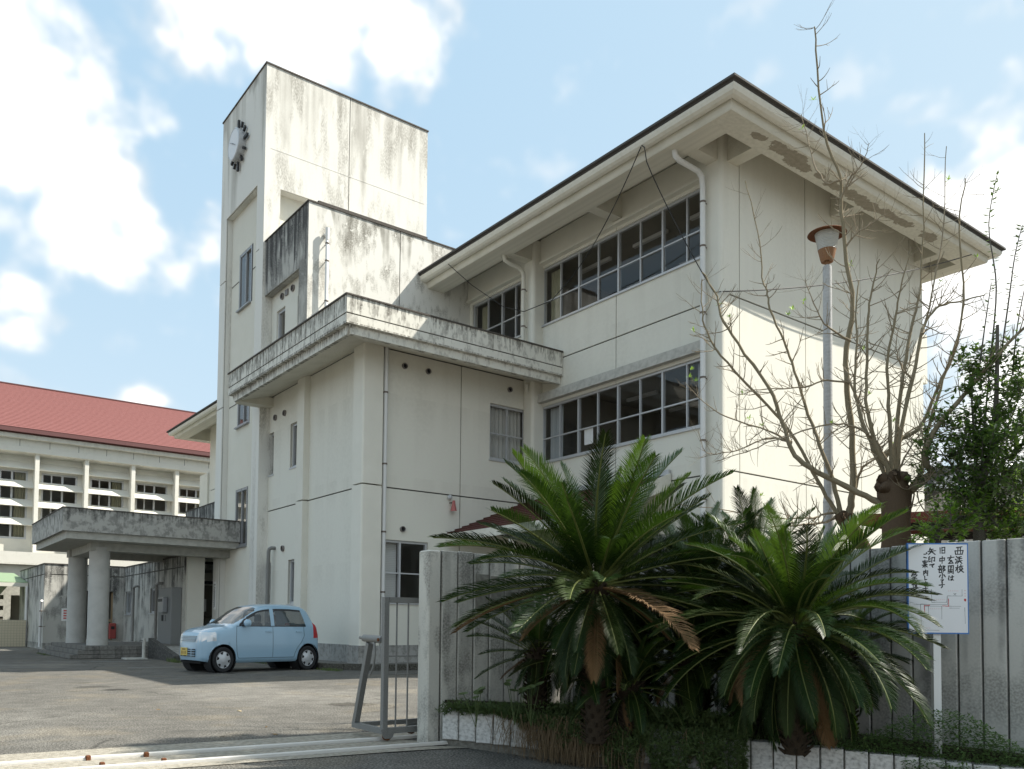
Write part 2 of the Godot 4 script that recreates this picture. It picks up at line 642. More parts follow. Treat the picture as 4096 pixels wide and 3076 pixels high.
func setup_sky() -> void:
	var w := 1600
	var h := 800
	var f := FastNoiseLite.new()
	f.seed = 5
	f.frequency = 1.0
	f.fractal_octaves = 6
	f.fractal_gain = 0.52
	f.noise_type = FastNoiseLite.TYPE_SIMPLEX_SMOOTH
	# cumulus seen in the photograph: pixel, pixel, angular radius, strength
	var seen := [
		[80, 140, 0.13, 0.75], [330, 200, 0.10, 0.70], [420, 20, 0.12, 0.65], [720, 130, 0.11, 0.72], [1000, 60, 0.13, 0.95], [1300, 90, 0.11, 1.05], [1560, 170, 0.075, 1.1], [1330, 260, 0.06, 0.7], [600, 380, 0.09, 0.62], [330, 420, 0.07, 0.5], [1850, 10, 0.06, 0.5],
		[160, 660, 0.05, 0.95], [360, 660, 0.055, 1.1], [460, 760, 0.06, 1.1], [300, 830, 0.08, 1.1], [560, 900, 0.06, 0.95], [480, 990, 0.08, 0.85], [680, 1080, 0.06, 0.62], [60, 850, 0.07, 0.85], [250, 980, 0.07, 0.7], [40, 1180, 0.065, 0.8], [120, 1300, 0.06, 0.65],
		[840, 850, 0.045, 0.7], [870, 1010, 0.05, 0.65], [560, 1570, 0.035, 0.9], [620, 1590, 0.03, 0.8], [40, 560, 0.04, 0.6],
		[3850, 860, 0.10, 1.1], [4050, 760, 0.11, 1.2], [3900, 1150, 0.16, 1.1], [4200, 1000, 0.2, 1.2], [3700, 1350, 0.12, 0.8], [4300, 1500, 0.25, 1.0],
	]
	var dirs := PackedVector3Array()
	var rad := PackedFloat32Array()
	var amp := PackedFloat32Array()
	for s in seen:
		dirs.append(cloud_dir(s[0], s[1]))
		rad.append(s[2] * 0.64)
		amp.append(s[3])
	# the same broken cumulus all round the rest of the sky
	var ahead := -cam_z
	var r := RandomNumberGenerator.new()
	r.seed = 77
	var tries := 0
	while dirs.size() < seen.size() + 46 and tries < 4000:
		tries += 1
		var az := r.randf() * TAU
		var el := r.randf_range(0.1, 1.45)
		var d := Vector3(cos(el) * cos(az), sin(el), cos(el) * sin(az))
		if Vector3(d.x, 0, d.z).normalized().dot(Vector3(ahead.x, 0, ahead.z).normalized()) > 0.72 and el < 0.85:
			continue
		var k := r.randf_range(0.09, 0.24)
		dirs.append(d)
		rad.append(k)
		amp.append(r.randf_range(0.8, 1.2))
		dirs.append((d + Vector3(r.randf_range(-1, 1), r.randf_range(-0.3, 0.3), r.randf_range(-1, 1)) * k).normalized())
		rad.append(k * 0.7)
		amp.append(1.0)
	var sun := Vector3(0.4545, 1.0, -0.735).normalized()
	var data := PackedFloat32Array()
	data.resize(w * h * 3)
	var nb := dirs.size()
	for y in h:
		var el := PI / 2 - PI * (y + 0.5) / h
		var sy := sin(el)
		var cyy := cos(el)
		# only the blobs near this row
		var near := PackedInt32Array()
		for b in nb:
			if absf(asin(dirs[b].y) - el) < rad[b] * 2.2:
				near.append(b)
		for x in w:
			var k := (y * w + x) * 3
			if el < -0.09:
				data[k] = 0.22
				data[k + 1] = 0.22
				data[k + 2] = 0.2
				continue
			var az := TAU * (x + 0.5) / w
			var d := Vector3(sin(az) * cyy, sy, -cos(az) * cyy)
			var toward := clampf(d.dot(sun), -1, 1)
			# clear air: paler near the horizon and near the sun
			var pale := clampf(pow(1.0 - clampf(sy, 0.0, 1.0), 2.2) * 0.8 + 0.62 * pow(maxf(toward, 0.0), 2.2) + 0.05, 0.0, 1.0)
			var c := Vector3(0.225, 0.365, 0.50).lerp(Vector3(0.485, 0.56, 0.60), pale)
			var field := 0.0
			for b in near:
				var dd := d.distance_to(dirs[b]) / rad[b]
				if dd < 2.2:
					field = maxf(field, amp[b] * exp(-dd * dd * 0.9))
			var warp := f.get_noise_3dv(d * 4.0)
			var n1 := f.get_noise_3d(d.x * 9.0 + warp, d.y * 14.0, d.z * 9.0 + warp)
			var n2 := f.get_noise_3d(d.x * 22.0 + warp * 2.0, d.y * 30.0, d.z * 22.0)
			var dens := field * 1.0 + n1 * 0.68 + n2 * 0.26 - 0.42
			var a := smoothstep(-0.12, 0.62, dens)
			var wisp := smoothstep(0.15, 0.75, n1 + warp * 0.5 + field * 0.3) * 0.35
			a = clampf(maxf(a, wisp), 0.0, 1.0)
			var lit := 0.66 + 0.30 * smoothstep(0.05, 0.75, dens) - 0.10 * smoothstep(0.1, -0.35, f.get_noise_3d(d.x * 6.0, d.y * 7.0 + 4.0, d.z * 6.0))
			c = c.lerp(Vector3(1.0, 0.985, 0.955) * lit, a * 0.95)
			data[k] = c.x
			data[k + 1] = c.y
			data[k + 2] = c.z
	var im := Image.create_from_data(w, h, false, Image.FORMAT_RGBF, data.to_byte_array())
	var sm := PanoramaSkyMaterial.new()
	sm.panorama = ImageTexture.create_from_image(im)
	var sky := Sky.new()
	sky.sky_material = sm
	var e := Environment.new()
	e.background_mode = Environment.BG_SKY
	e.sky = sky
	e.tonemap_mode = Environment.TONE_MAPPER_LINEAR
	e.tonemap_exposure = 1.74
	e.sdfgi_enabled = true
	e.ssao_enabled = true
	e.ssil_enabled = true
	var we := WorldEnvironment.new()
	we.name = "world_environment"
	we.environment = e
	add_child(we)

func setup_sun() -> void:
	var l := DirectionalLight3D.new()
	l.name = "sun"
	l.light_energy = 1.55
	l.light_color = Color(1.0, 0.975, 0.93)
	l.light_angular_distance = 0.55
	l.shadow_enabled = true
	add_child(l)
	l.look_at_from_position(Vector3.ZERO, Vector3(-0.4545, -1.0, 0.735), Vector3.UP)

func make_materials() -> void:
	M.stucco = mineral(1, lin(0.69, 0.67, 0.59), lin(0.71, 0.69, 0.61), lin(0.73, 0.71, 0.63), 0.45, 0.92, 0.006, 0.8)
	M.stucco2 = mineral(2, lin(0.68, 0.66, 0.58), lin(0.705, 0.685, 0.605), lin(0.72, 0.70, 0.625), 0.4, 0.92, 0.007, 0.8)
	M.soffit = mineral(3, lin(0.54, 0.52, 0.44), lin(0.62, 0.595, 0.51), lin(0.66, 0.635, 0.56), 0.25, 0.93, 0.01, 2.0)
	M.trim = mineral(4, lin(0.62, 0.60, 0.52), lin(0.70, 0.68, 0.60), lin(0.73, 0.71, 0.64), 0.5, 0.85, 0.02, 1.0)
	M.joint = mat(0.09, 0.088, 0.08, 0.95)
	M.concrete = mineral(6, lin(0.22, 0.215, 0.195), lin(0.33, 0.325, 0.30), lin(0.44, 0.43, 0.40), 0.6, 0.93, 0.015, 3.0)
	M.plinth = stained(stain(61, 512, 128, lin(0.38, 0.37, 0.345), lin(0.17, 0.165, 0.15), {"streak": 0.75, "length": 0.9, "sfreq": 9.0, "blotch": 0.6, "bfreq": 6.0, "fine": 0.12, "aspect": 1.5}), 0.6, 0.6, 6.0)
	M.alu = mat(0.50, 0.51, 0.52, 0.38, 0.25)
	M.alu_grey = mat(0.30, 0.305, 0.31, 0.4, 0.3)
	M.glass = StandardMaterial3D.new()
	M.glass.albedo_color = Color(0.10, 0.12, 0.12, 0.05)
	M.glass.transparency = BaseMaterial3D.TRANSPARENCY_ALPHA
	M.glass.roughness = 0.02
	M.glass.metallic_specular = 0.6
	M.glass.cull_mode = BaseMaterial3D.CULL_DISABLED
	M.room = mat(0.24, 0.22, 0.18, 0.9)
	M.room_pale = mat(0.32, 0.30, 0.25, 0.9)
	M.curtain = mat(0.30, 0.29, 0.19, 0.9)
	M.curtain_blue = mat(0.36, 0.39, 0.40, 0.9)
	M.curtain_white = mat(0.46, 0.46, 0.43, 0.9)
	M.paper = mat(0.78, 0.78, 0.76, 0.8)
	M.pipe = mat(0.66, 0.66, 0.64, 0.45)
	M.pipe_cream = mat(0.62, 0.60, 0.52, 0.5)
	M.clip = mat(0.16, 0.13, 0.11, 0.7, 0.3)
	M.vent = mat(0.22, 0.20, 0.19, 0.5, 0.4)
	M.dark = mat(0.015, 0.015, 0.016, 0.9)
	M.cap = mineral(8, lin(0.05, 0.045, 0.04), lin(0.09, 0.08, 0.07), lin(0.14, 0.125, 0.11), 1.5, 0.8, 0.03, 1.0)
	M.shingle = mineral(9, lin(0.05, 0.05, 0.05), lin(0.085, 0.08, 0.075), lin(0.15, 0.14, 0.125), 2.0, 0.95, 0.05, 4.0)
	M.red_roof = mineral(10, lin(0.185, 0.076, 0.070), lin(0.21, 0.088, 0.081), lin(0.24, 0.105, 0.097), 0.4, 0.75, 0.02, 1.0)
	M.red_edge = mat(0.12, 0.045, 0.043, 0.6)
	M.brown_tile = mineral(11, lin(0.055, 0.025, 0.022), lin(0.10, 0.042, 0.036), lin(0.16, 0.075, 0.06), 1.6, 0.85, 0.05, 2.0)
	M.galv = mineral(12, lin(0.13, 0.13, 0.125), lin(0.22, 0.22, 0.21), lin(0.33, 0.33, 0.32), 5.0, 0.5, 0.04, 2.0)
	M.galv.metallic = 0.35
	M.rust = mineral(13, lin(0.05, 0.02, 0.010), lin(0.14, 0.055, 0.025), lin(0.26, 0.12, 0.06), 4.0, 0.85, 0.04, 2.0)
	M.rust_red = mineral(14, lin(0.10, 0.028, 0.018), lin(0.15, 0.045, 0.03), lin(0.19, 0.075, 0.05), 1.2, 0.6, 0.03, 1.0)
	M.white_metal = mat(0.74, 0.74, 0.72, 0.4)
	M.wire = mat(0.012, 0.012, 0.012, 0.6)
	M.black = mat(0.02, 0.02, 0.021, 0.55)
	M.grey_box = mat(0.20, 0.205, 0.20, 0.55)
	M.soil = mineral(15, lin(0.020, 0.016, 0.011), lin(0.045, 0.036, 0.026), lin(0.085, 0.07, 0.05), 1.7, 1.0, 0.05, 6.0)

	# weathered concrete sheets
	var paint := lin(0.68, 0.665, 0.60)
	var soot := lin(0.105, 0.10, 0.09)
	M.tower_sun = stained(stain(21, 768, 512, lin(0.715, 0.70, 0.645), lin(0.28, 0.265, 0.23), {"streak": 0.62, "length": 0.55, "sfreq": 9.0, "blotch": 0.60, "bfreq": 4.6, "bth": -0.02, "bfall": 0.5, "fine": 0.07, "peel": 0.7}), 18.6, 10.0, 6.0)
	M.tower_shade = stained(stain(22, 512, 640, lin(0.715, 0.70, 0.645), lin(0.28, 0.265, 0.23), {"streak": 0.8, "length": 0.3, "sfreq": 7.0, "blotch": 0.42, "bfreq": 3.0, "bth": 0.05, "bfall": 0.4, "fine": 0.05, "aspect": 1.0}), 18.6, 19.0, 4.2)
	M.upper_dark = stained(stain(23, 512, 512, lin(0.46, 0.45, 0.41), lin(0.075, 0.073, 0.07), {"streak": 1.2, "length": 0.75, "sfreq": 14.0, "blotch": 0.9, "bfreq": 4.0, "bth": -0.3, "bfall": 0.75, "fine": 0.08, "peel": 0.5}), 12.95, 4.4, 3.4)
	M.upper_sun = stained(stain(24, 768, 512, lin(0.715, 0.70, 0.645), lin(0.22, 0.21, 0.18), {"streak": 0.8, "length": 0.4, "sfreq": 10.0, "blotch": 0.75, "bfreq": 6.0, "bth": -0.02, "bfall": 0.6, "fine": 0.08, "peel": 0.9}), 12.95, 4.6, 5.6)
	M.parapet_shade = stained(stain(25, 1024, 192, lin(0.69, 0.675, 0.605), lin(0.16, 0.15, 0.13), {"streak": 1.3, "length": 0.85, "sfreq": 13.0, "blotch": 0.55, "bfreq": 3.0, "bth": -0.05, "fine": 0.10, "peel": 0.6, "aspect": 1.6, "bands": [[0.0, 0.12, 0.8], [0.68, 0.32, 1.0]]}), 8.66, 0.95, 8.0)
	M.parapet_sun = stained(stain(26, 1024, 192, lin(0.69, 0.675, 0.605), lin(0.16, 0.15, 0.13), {"streak": 1.0, "length": 0.6, "sfreq": 11.0, "blotch": 0.6, "bfreq": 3.4, "bth": 0.04, "bfall": 0.3, "fine": 0.09, "peel": 0.8, "aspect": 1.4, "bands": [[0.70, 0.10, 0.7]]}), 8.66, 0.95, 6.6)
	M.porch = stained(stain(27, 1024, 256, lin(0.43, 0.42, 0.385), lin(0.10, 0.098, 0.09), {"streak": 0.9, "length": 0.7, "sfreq": 12.0, "blotch": 0.6, "bfreq": 3.6, "bth": -0.12, "fine": 0.14, "peel": 0.5, "aspect": 1.3}), 4.44, 0.75, 6.0)
	M.annex = stained(stain(28, 1024, 512, lin(0.50, 0.49, 0.445), lin(0.09, 0.088, 0.082), {"streak": 1.05, "length": 0.75, "sfreq": 14.0, "blotch": 0.6, "bfreq": 4.0, "bth": -0.06, "bfall": 0.2, "fine": 0.14, "peel": 0.7, "aspect": 1.2, "bands": [[0.9, 0.1, 0.6]]}), 3.4, 3.5, 7.0)
	M.panelling = stained(stain(29, 512, 1024, lin(0.58, 0.562, 0.50), lin(0.22, 0.21, 0.188), {"streak": 0.6, "length": 0.8, "sfreq": 10.0, "blotch": 0.6, "bfreq": 5.0, "bth": -0.1, "fine": 0.12, "aspect": 2.2}), 1.8, 2.3, 2.6)
	M.panelling_dark = stained(stain(30, 512, 1024, lin(0.54, 0.525, 0.475), lin(0.19, 0.184, 0.168), {"streak": 0.9, "length": 1.2, "sfreq": 9.0, "blotch": 0.5, "bfreq": 4.0, "bth": -0.15, "fine": 0.10, "aspect": 2.2}), 1.8, 2.3, 2.6)
	M.white_block = mineral(31, lin(0.22, 0.215, 0.20), lin(0.56, 0.55, 0.52), lin(0.66, 0.65, 0.62), 2.6, 0.92, 0.02, 4.0)
	M.gym_wall = mineral(32, lin(0.62, 0.605, 0.54), lin(0.68, 0.665, 0.60), lin(0.72, 0.705, 0.64), 0.15, 0.9, 0.01, 1.0)
	M.rail = mat(0.62, 0.60, 0.56, 0.45, 0.2)
	M.dead_leaf = mat(0.14, 0.085, 0.03, 0.8)
	M.hole = mat(0.05, 0.048, 0.044, 0.95)
	M.soot = mat(soot.srgb_to_linear().r, soot.srgb_to_linear().g, soot.srgb_to_linear().b, 0.95)
	M.paint = mat(paint.srgb_to_linear().r, paint.srgb_to_linear().g, paint.srgb_to_linear().b, 0.9)
	M.concrete_pale = mineral(33, lin(0.36, 0.35, 0.315), lin(0.47, 0.46, 0.42), lin(0.54, 0.53, 0.48), 0.7, 0.93, 0.015, 2.0)
	M.flaking = flaking_material()

# soffit paint that has come off in big scabs along the end of the building; u is metres along -z
func flaking_material() -> StandardMaterial3D:
	var w := 1024
	var h := 96
	var f := FastNoiseLite.new()
	f.seed = 91
	f.fractal_octaves = 4
	f.frequency = 1.0
	var paint := lin(0.62, 0.595, 0.51)
	var bare := lin(0.30, 0.265, 0.205)
	# scabs: distance along -z, across (0 wall side .. 1 outer), half length, half width
	var scabs := [[14.55, 0.60, 0.22, 0.16], [15.55, 0.62, 0.75, 0.30], [16.1, 0.45, 0.5, 0.26], [16.95, 0.45, 0.22, 0.16], [17.5, 0.40, 0.28, 0.2], [18.2, 0.45, 0.55, 0.24], [19.0, 0.45, 0.65, 0.28], [19.8, 0.55, 0.45, 0.22], [20.5, 0.55, 0.55, 0.24], [21.8, 0.6, 0.4, 0.26]]
	var data := PackedByteArray()
	data.resize(w * h * 3)
	var k := 0
	for y in h:
		var a := (y + 0.5) / h
		for x in w:
			var m := 13.0 + 13.0 * (x + 0.5) / w
			var best := -9.0
			for s in scabs:
				var dx: float = (m - s[0]) / s[2]
				var dy: float = (a - s[1]) / s[3]
				best = maxf(best, 1.0 - sqrt(dx * dx + dy * dy))
			best += 0.55 * f.get_noise_2d(m * 2.6, a * 2.2) + 0.22 * f.get_noise_2d(m * 11.0, a * 7.0)
			var t := smoothstep(0.0, 0.05, best)
			var g := 0.05 * f.get_noise_2d(m * 6.0, a * 5.0 + 40.0)
			var c := paint.lerp(bare, t)
			data[k] = int(clampf(c.r + g, 0, 1) * 255.0)
			data[k + 1] = int(clampf(c.g + g, 0, 1) * 255.0)
			data[k + 2] = int(clampf(c.b + g, 0, 1) * 255.0)
			k += 3
	var m := StandardMaterial3D.new()
	m.albedo_texture = ImageTexture.create_from_image(Image.create_from_data(w, h, false, Image.FORMAT_RGB8, data))
	# uv is (-z, x): u from 13 to 26 m, v across the beam from x = WX1+0.65 to WX1+1.23
	m.uv1_scale = Vector3(1.0 / 13.0, 1.0 / 0.58, 1)
	m.uv1_offset = Vector3(-1.0, -(WX1 + 0.65) / 0.58, 0)
	m.texture_repeat = false
	m.roughness = 0.95
	m.cull_mode = BaseMaterial3D.CULL_DISABLED
	return m

func more_materials() -> void:
	M.column = mineral(51, lin(0.43, 0.42, 0.39), lin(0.49, 0.48, 0.445), lin(0.53, 0.52, 0.485), 0.5, 0.92, 0.01, 3.0)
	M.step_tile = mineral(52, lin(0.13, 0.125, 0.11), lin(0.18, 0.172, 0.155), lin(0.23, 0.22, 0.20), 1.0, 0.85, 0.02, 1.0)
	M.step_tile2 = mineral(53, lin(0.10, 0.096, 0.085), lin(0.145, 0.138, 0.125), lin(0.20, 0.19, 0.17), 1.0, 0.85, 0.02, 1.0)
	M.ramp = mineral(54, lin(0.045, 0.044, 0.04), lin(0.08, 0.078, 0.072), lin(0.14, 0.135, 0.125), 0.9, 0.93, 0.02, 3.0)
	M.upper_hall = stained(stain(55, 512, 128, lin(0.40, 0.39, 0.36), lin(0.06, 0.06, 0.058), {"streak": 1.4, "length": 1.1, "sfreq": 9.0, "blotch": 0.7, "bfreq": 4.0, "bth": -0.2, "fine": 0.1}), 5.3, 1.9, 4.0)
	M.door_wood = mat(0.30, 0.21, 0.12, 0.7)
	M.flue = mineral(56, lin(0.16, 0.155, 0.145), lin(0.27, 0.265, 0.25), lin(0.36, 0.35, 0.33), 3.0, 0.6, 0.03, 1.0)
	M.tile_grout = mat(0.33, 0.31, 0.25, 0.95)
	M.tile_cream = mat(0.52, 0.46, 0.33, 0.55)
	M.green_sheet = mat(0.30, 0.40, 0.26, 0.5)
	M.green_sheet.backlight_enabled = true
	M.green_sheet.backlight = lin(0.35, 0.45, 0.25)
	M.gym_eave = stained(stain(57, 1024, 128, lin(0.68, 0.665, 0.60), lin(0.34, 0.32, 0.27), {"streak": 0.28, "length": 0.9, "sfreq": 8.0, "blotch": 0.1, "bfreq": 4.0, "bth": 0.1, "fine": 0.05, "aspect": 1.0}), 12.2, 1.3, 14.0)
	M.wall_core = mineral(71, lin(0.05, 0.048, 0.044), lin(0.09, 0.087, 0.08), lin(0.15, 0.145, 0.135), 1.2, 0.95, 0.02, 2.0)
	M.scar = mineral(72, lin(0.15, 0.143, 0.12), lin(0.215, 0.205, 0.175), lin(0.28, 0.268, 0.235), 1.3, 0.95, 0.02, 2.0)
	M.footing = mineral(73, lin(0.07, 0.066, 0.055), lin(0.16, 0.152, 0.13), lin(0.25, 0.24, 0.21), 1.2, 0.95, 0.03, 5.0)
	M.lamp_post = mineral(74, lin(0.38, 0.38, 0.37), lin(0.46, 0.46, 0.455), lin(0.52, 0.52, 0.515), 1.5, 0.5, 0.03, 1.0)
	M.rust_orange = mineral(75, lin(0.16, 0.075, 0.035), lin(0.26, 0.13, 0.065), lin(0.33, 0.24, 0.15), 9.0, 0.6, 0.02, 1.0)
	M.lamp_glass = mat(0.55, 0.55, 0.52, 0.25)
	M.lamp_glass.backlight_enabled = true
	M.lamp_glass.backlight = lin(0.2, 0.2, 0.19)
	M.porch_soffit = mineral(58, lin(0.36, 0.35, 0.31), lin(0.43, 0.42, 0.375), lin(0.48, 0.47, 0.42), 0.5, 0.93, 0.015, 2.0)
	# painted render of the shaded faces: faint runs below the eaves and joints
	M.facade = stained(stain(34, 1024, 1024, lin(0.715, 0.695, 0.615), lin(0.40, 0.38, 0.32), {"streak": 0.13, "length": 0.8, "sfreq": 26.0, "blotch": 0.10, "bfreq": 3.0, "bth": 0.0, "bfall": 0.0, "fine": 0.03, "bands": [[0.275, 0.07, 0.10], [0.43, 0.10, 0.13], [0.60, 0.08, 0.10], [0.78, 0.08, 0.10]]}), 12.2, 12.2, 13.0)
	M.facade_end = stained(stain(35, 1024, 1024, lin(0.71, 0.69, 0.61), lin(0.42, 0.40, 0.34), {"streak": 0.10, "length": 0.6, "sfreq": 18.0, "blotch": 0.09, "bfreq": 3.2, "bth": 0.02, "bfall": 0.0, "fine": 0.03, "bands": [[0.31, 0.08, 0.10], [0.63, 0.08, 0.10]]}), 12.0, 12.0, 9.0)

# ---------------------------------------------------------------- ground
func ground_y(x: float, z: float) -> float:
	var s := (x + 6.55) * 0.871 + (z + 4.22) * -0.491
	var drop := -0.06 * clampf(s, 0.0, 6.0)
	var far := clampf((Vector2(x, z).length() - 60.0) / 400.0, 0.0, 1.0)
	return drop * clampf((x + 7.6) / 1.2, 0.0, 1.0) - far * 3.0

func make_ground() -> void:
	var speck := noise_tex(41, 0.13, [[0.0, lin(0.055, 0.053, 0.048)], [0.36, lin(0.16, 0.153, 0.136)], [0.5, lin(0.225, 0.214, 0.19)], [0.64, lin(0.285, 0.27, 0.24)], [1.0, lin(0.52, 0.495, 0.43)]], 1024, 5)
	var patchy := yard_wear()
	var asphalt := StandardMaterial3D.new()
	asphalt.albedo_texture = speck
	asphalt.uv1_scale = Vector3.ONE * 0.28
	asphalt.detail_enabled = true
	asphalt.detail_albedo = patchy
	asphalt.detail_blend_mode = BaseMaterial3D.BLEND_MODE_MUL
	asphalt.detail_uv_layer = BaseMaterial3D.DETAIL_UV_2
	asphalt.uv2_scale = Vector3.ONE / 26.0
	asphalt.uv2_offset = Vector3(1.0, 0.55, 0)
	asphalt.roughness = 0.95
	asphalt.metallic_specular = 0.25
	asphalt.normal_enabled = true
	asphalt.normal_texture = noise_tex(43, 0.3, [], 1024, 2, true, 5.0)
	asphalt.normal_scale = 0.8
	asphalt.cull_mode = BaseMaterial3D.CULL_DISABLED
	# one sheet to the horizon, finer near the camera
	var xs := []
	var k := -1200.0
	var steps := [-1200, -600, -300, -150, -100, -80]
	for s in steps:
		xs.append(float(s))
	k = -70.0
	while k < -10.0:
		xs.append(k)
		k += 2.0
	while k < 6.0:
		xs.append(k)
		k += 0.5
	for s in [8, 14, 30, 80, 200, 600, 1200]:
		xs.append(float(s))
	var v := PackedVector3Array()
	var n := PackedVector3Array()
	var t := PackedVector2Array()
	var ix := PackedInt32Array()
	var cnt := xs.size()
	for i in cnt:
		for j in cnt:
			var x: float = xs[i]
			var z: float = xs[j]
			v.append(Vector3(x, ground_y(x, z), z))
			n.append(Vector3.UP)
			t.append(Vector2(x, z))
	for i in cnt - 1:
		for j in cnt - 1:
			var a := i * cnt + j
			ix.append_array([a, a + cnt, a + 1, a + 1, a + cnt, a + cnt + 1])
	var arr := []
	arr.resize(Mesh.ARRAY_MAX)
	arr[Mesh.ARRAY_VERTEX] = v
	arr[Mesh.ARRAY_NORMAL] = n
	arr[Mesh.ARRAY_TEX_UV] = t
	arr[Mesh.ARRAY_TEX_UV2] = t
	arr[Mesh.ARRAY_INDEX] = ix
	var m := ArrayMesh.new()
	m.add_surface_from_arrays(Mesh.PRIMITIVE_TRIANGLES, arr)
	var g := MeshInstance3D.new()
	g.name = "ground"
	g.mesh = m
	g.material_override = asphalt
	g.set_meta("kind", "structure")
	g.set_meta("label", "worn grey asphalt of the school yard")
	add_child(g)

	# sandy concrete strip that carries the gate rails
	var strip := mineral(44, lin(0.20, 0.18, 0.145), lin(0.31, 0.285, 0.235), lin(0.40, 0.37, 0.31), 0.9, 0.95, 0.03, 4.0)
	var mb := MB.new()
	var z0 := 3.0
	while z0 > -14.0:
		var z1 := z0 - 0.5
		var a0 := rail_x(0.0, z0)
		var a1 := rail_x(0.0, z1)
		mb.quad(Vector3(a0 - 0.62, 0.006, z0), Vector3(a0 + 0.72, 0.006 + ground_y(a0 + 0.72, z0), z0), Vector3(a1 + 0.72, 0.006 + ground_y(a1 + 0.72, z1), z1), Vector3(a1 - 0.62, 0.006, z1))
		z0 = z1
	structure("gate_apron", mb, strip)

	# rails
	for side in [0.0, 0.52]:
		var r := thing("gate_rail", Vector3(rail_x(side, -1.0), 0, -1.0), "inner of the two pale steel gate rails, farther from the road" if side == 0.0 else "outer of the two pale steel gate rails, nearer the road", "rail", "sliding gate rails")
		var rb := MB.new()
		var q0 := Vector3(rail_x(side, 2.5), 0.012, 2.5)
		var q1 := Vector3(rail_x(side, -9.0), 0.012, -9.0)
		rb.beam(q0, q1, 0.05 if side == 0.0 else 0.035, 0.014)
		add(r, "flange", rb, M.rail)
		var hb := MB.new()
		hb.tube([q0 + Vector3(0, 0.012, 0), q1 + Vector3(0, 0.012, 0)], [0.013], 8)
		add(r, "rail_head", hb, M.rail)
	var stops := [[585, 3030], [352, 3044], [655, 3055], [408, 3072]]
	for i in 4:
		var p := at(stops[i][0], stops[i][1], 1.0)
		var d := p - EYE
		p = EYE + d * (EYE.y / -d.y)
		var sb := MB.new()
		sb.cbox(p + Vector3(-0.02, 0.006, -0.018), p + Vector3(0.02, 0.045, 0.018), 0.006)
		var o := add(self, "rail_stop", sb, M.rust)
		tag(o, ["rusty stop block on inner rail, nearer the gate", "rusty stop block on inner rail, farther from the gate", "small rusty stop block on outer rail, nearer the gate", "small rusty stop block on outer rail at picture edge"][i], "stop block", "rail stop blocks")

	# raised pavement along the building with kerb stones
	var top := 0.15
	var path := [Vector2(-24.6, -8.72), Vector2(-18.75, -8.72), Vector2(-17.65, -9.75), Vector2(-17.6, -14.2)]
	var pave := mineral(45, lin(0.12, 0.115, 0.10), lin(0.19, 0.183, 0.165), lin(0.27, 0.26, 0.235), 0.7, 0.95, 0.02, 3.0)
	var kerb := mineral(46, lin(0.03, 0.029, 0.022), lin(0.085, 0.08, 0.066), lin(0.20, 0.19, 0.165), 1.4, 0.95, 0.03, 5.0)
	var pb := MB.new()
	var poly := [Vector2(-24.6, -8.84), Vector2(-18.80, -8.84), Vector2(-17.78, -9.80), Vector2(-17.72, -14.2), Vector2(-18.6, -14.2), Vector2(-18.6, -9.7), Vector2(-24.6, -9.7)]
	pb.prism(poly, Vector3(0, 0.0, 0), Vector3.RIGHT, Vector3.BACK, Vector3(0, top - 0.01, 0))
	var pv := structure("pavement", pb, pave)
	for i in path.size() - 1:
		var a: Vector2 = path[i]
		var b: Vector2 = path[i + 1]
		var cntk := int(maxf(1.0, round(a.distance_to(b) / 0.6)))
		for j in cntk:
			var p := a.lerp(b, (j + 0.012) / cntk)
			var q := a.lerp(b, (j + 0.988) / cntk)
			var kb := MB.new()
			var h := rng.randf_range(-0.006, 0.004)
			kb.beam(Vector3(p.x, (top + h) / 2 - 0.01, p.y), Vector3(q.x, (top + h) / 2 - 0.01, q.y), 0.14, top + 0.02 + h)
			add(pv, "kerb_stone", kb, kerb)
	# white lines of paint on the yard
	var lb := MB.new()
	for l in [[800, 1430, 1320, 1432], [1130, 1485, 1540, 1480]]:
		var a := yard(l[0] * 0.4521, 2000 + l[1] * 0.4521)
		var b := yard(l[2] * 0.4521, 2000 + l[3] * 0.4521)
		lb.beam(a + Vector3(0, 0.004, 0), b + Vector3(0, 0.004, 0), 0.09, 0.003)
	structure("painted_lines", lb, mat(0.26, 0.26, 0.25, 0.9))
	# litter
	var scr := MB.new()
	var sp := yard(957, 2845)
	scr.cbox(sp + Vector3(-0.05, 0.0, -0.012), sp + Vector3(0.05, 0.012, 0.012), 0.002)
	var so := add(self, "wood_scrap", scr, mat(0.45, 0.36, 0.22, 0.8))
	so.rotation.y = 0.0
	tag(so, "small splinter of pale wood lying on the asphalt", "scrap")
	var fallen := [[450, 2840], [633, 2840], [1065, 2910], [893, 2948], [252, 2696], [1100, 2940], [1340, 2790]]
	for i in fallen.size():
		var p := yard(fallen[i][0], fallen[i][1])
		var fb := MB.new()
		var an := i * 1.7
		var e1 := Vector3(cos(an), 0, sin(an)) * 0.035
		var e2 := Vector3(-sin(an), 0.2, cos(an)) * 0.016
		fb.quad(p + Vector3(0, 0.006, 0) - e1, p + Vector3(0, 0.01, 0) + e2, p + Vector3(0, 0.012, 0) + e1, p + Vector3(0, 0.006, 0) - e2 * 0.8)
		var o := add(self, "fallen_leaf", fb, M.dead_leaf)
		tag(o, ["dry leaf on the asphalt left of the yard centre", "dry leaf on the asphalt at the yard centre", "dry leaf on the asphalt left of the gate stay", "dry leaf lying just behind the inner rail", "dry leaf on the asphalt near the shadow edge at left", "dry leaf beside the sandy rail strip near the gate", "dry leaf on the asphalt right of the wood splinter"][i], "leaf", "fallen leaves on the yard")

func yard(px: float, py: float) -> Vector3:
	var d := at(px, py, 1.0) - EYE
	return EYE + d * (EYE.y / -d.y)

func rail_x(side: float, z: float) -> float:
	return -7.405 + (-0.82 - z) * 0.11 + side

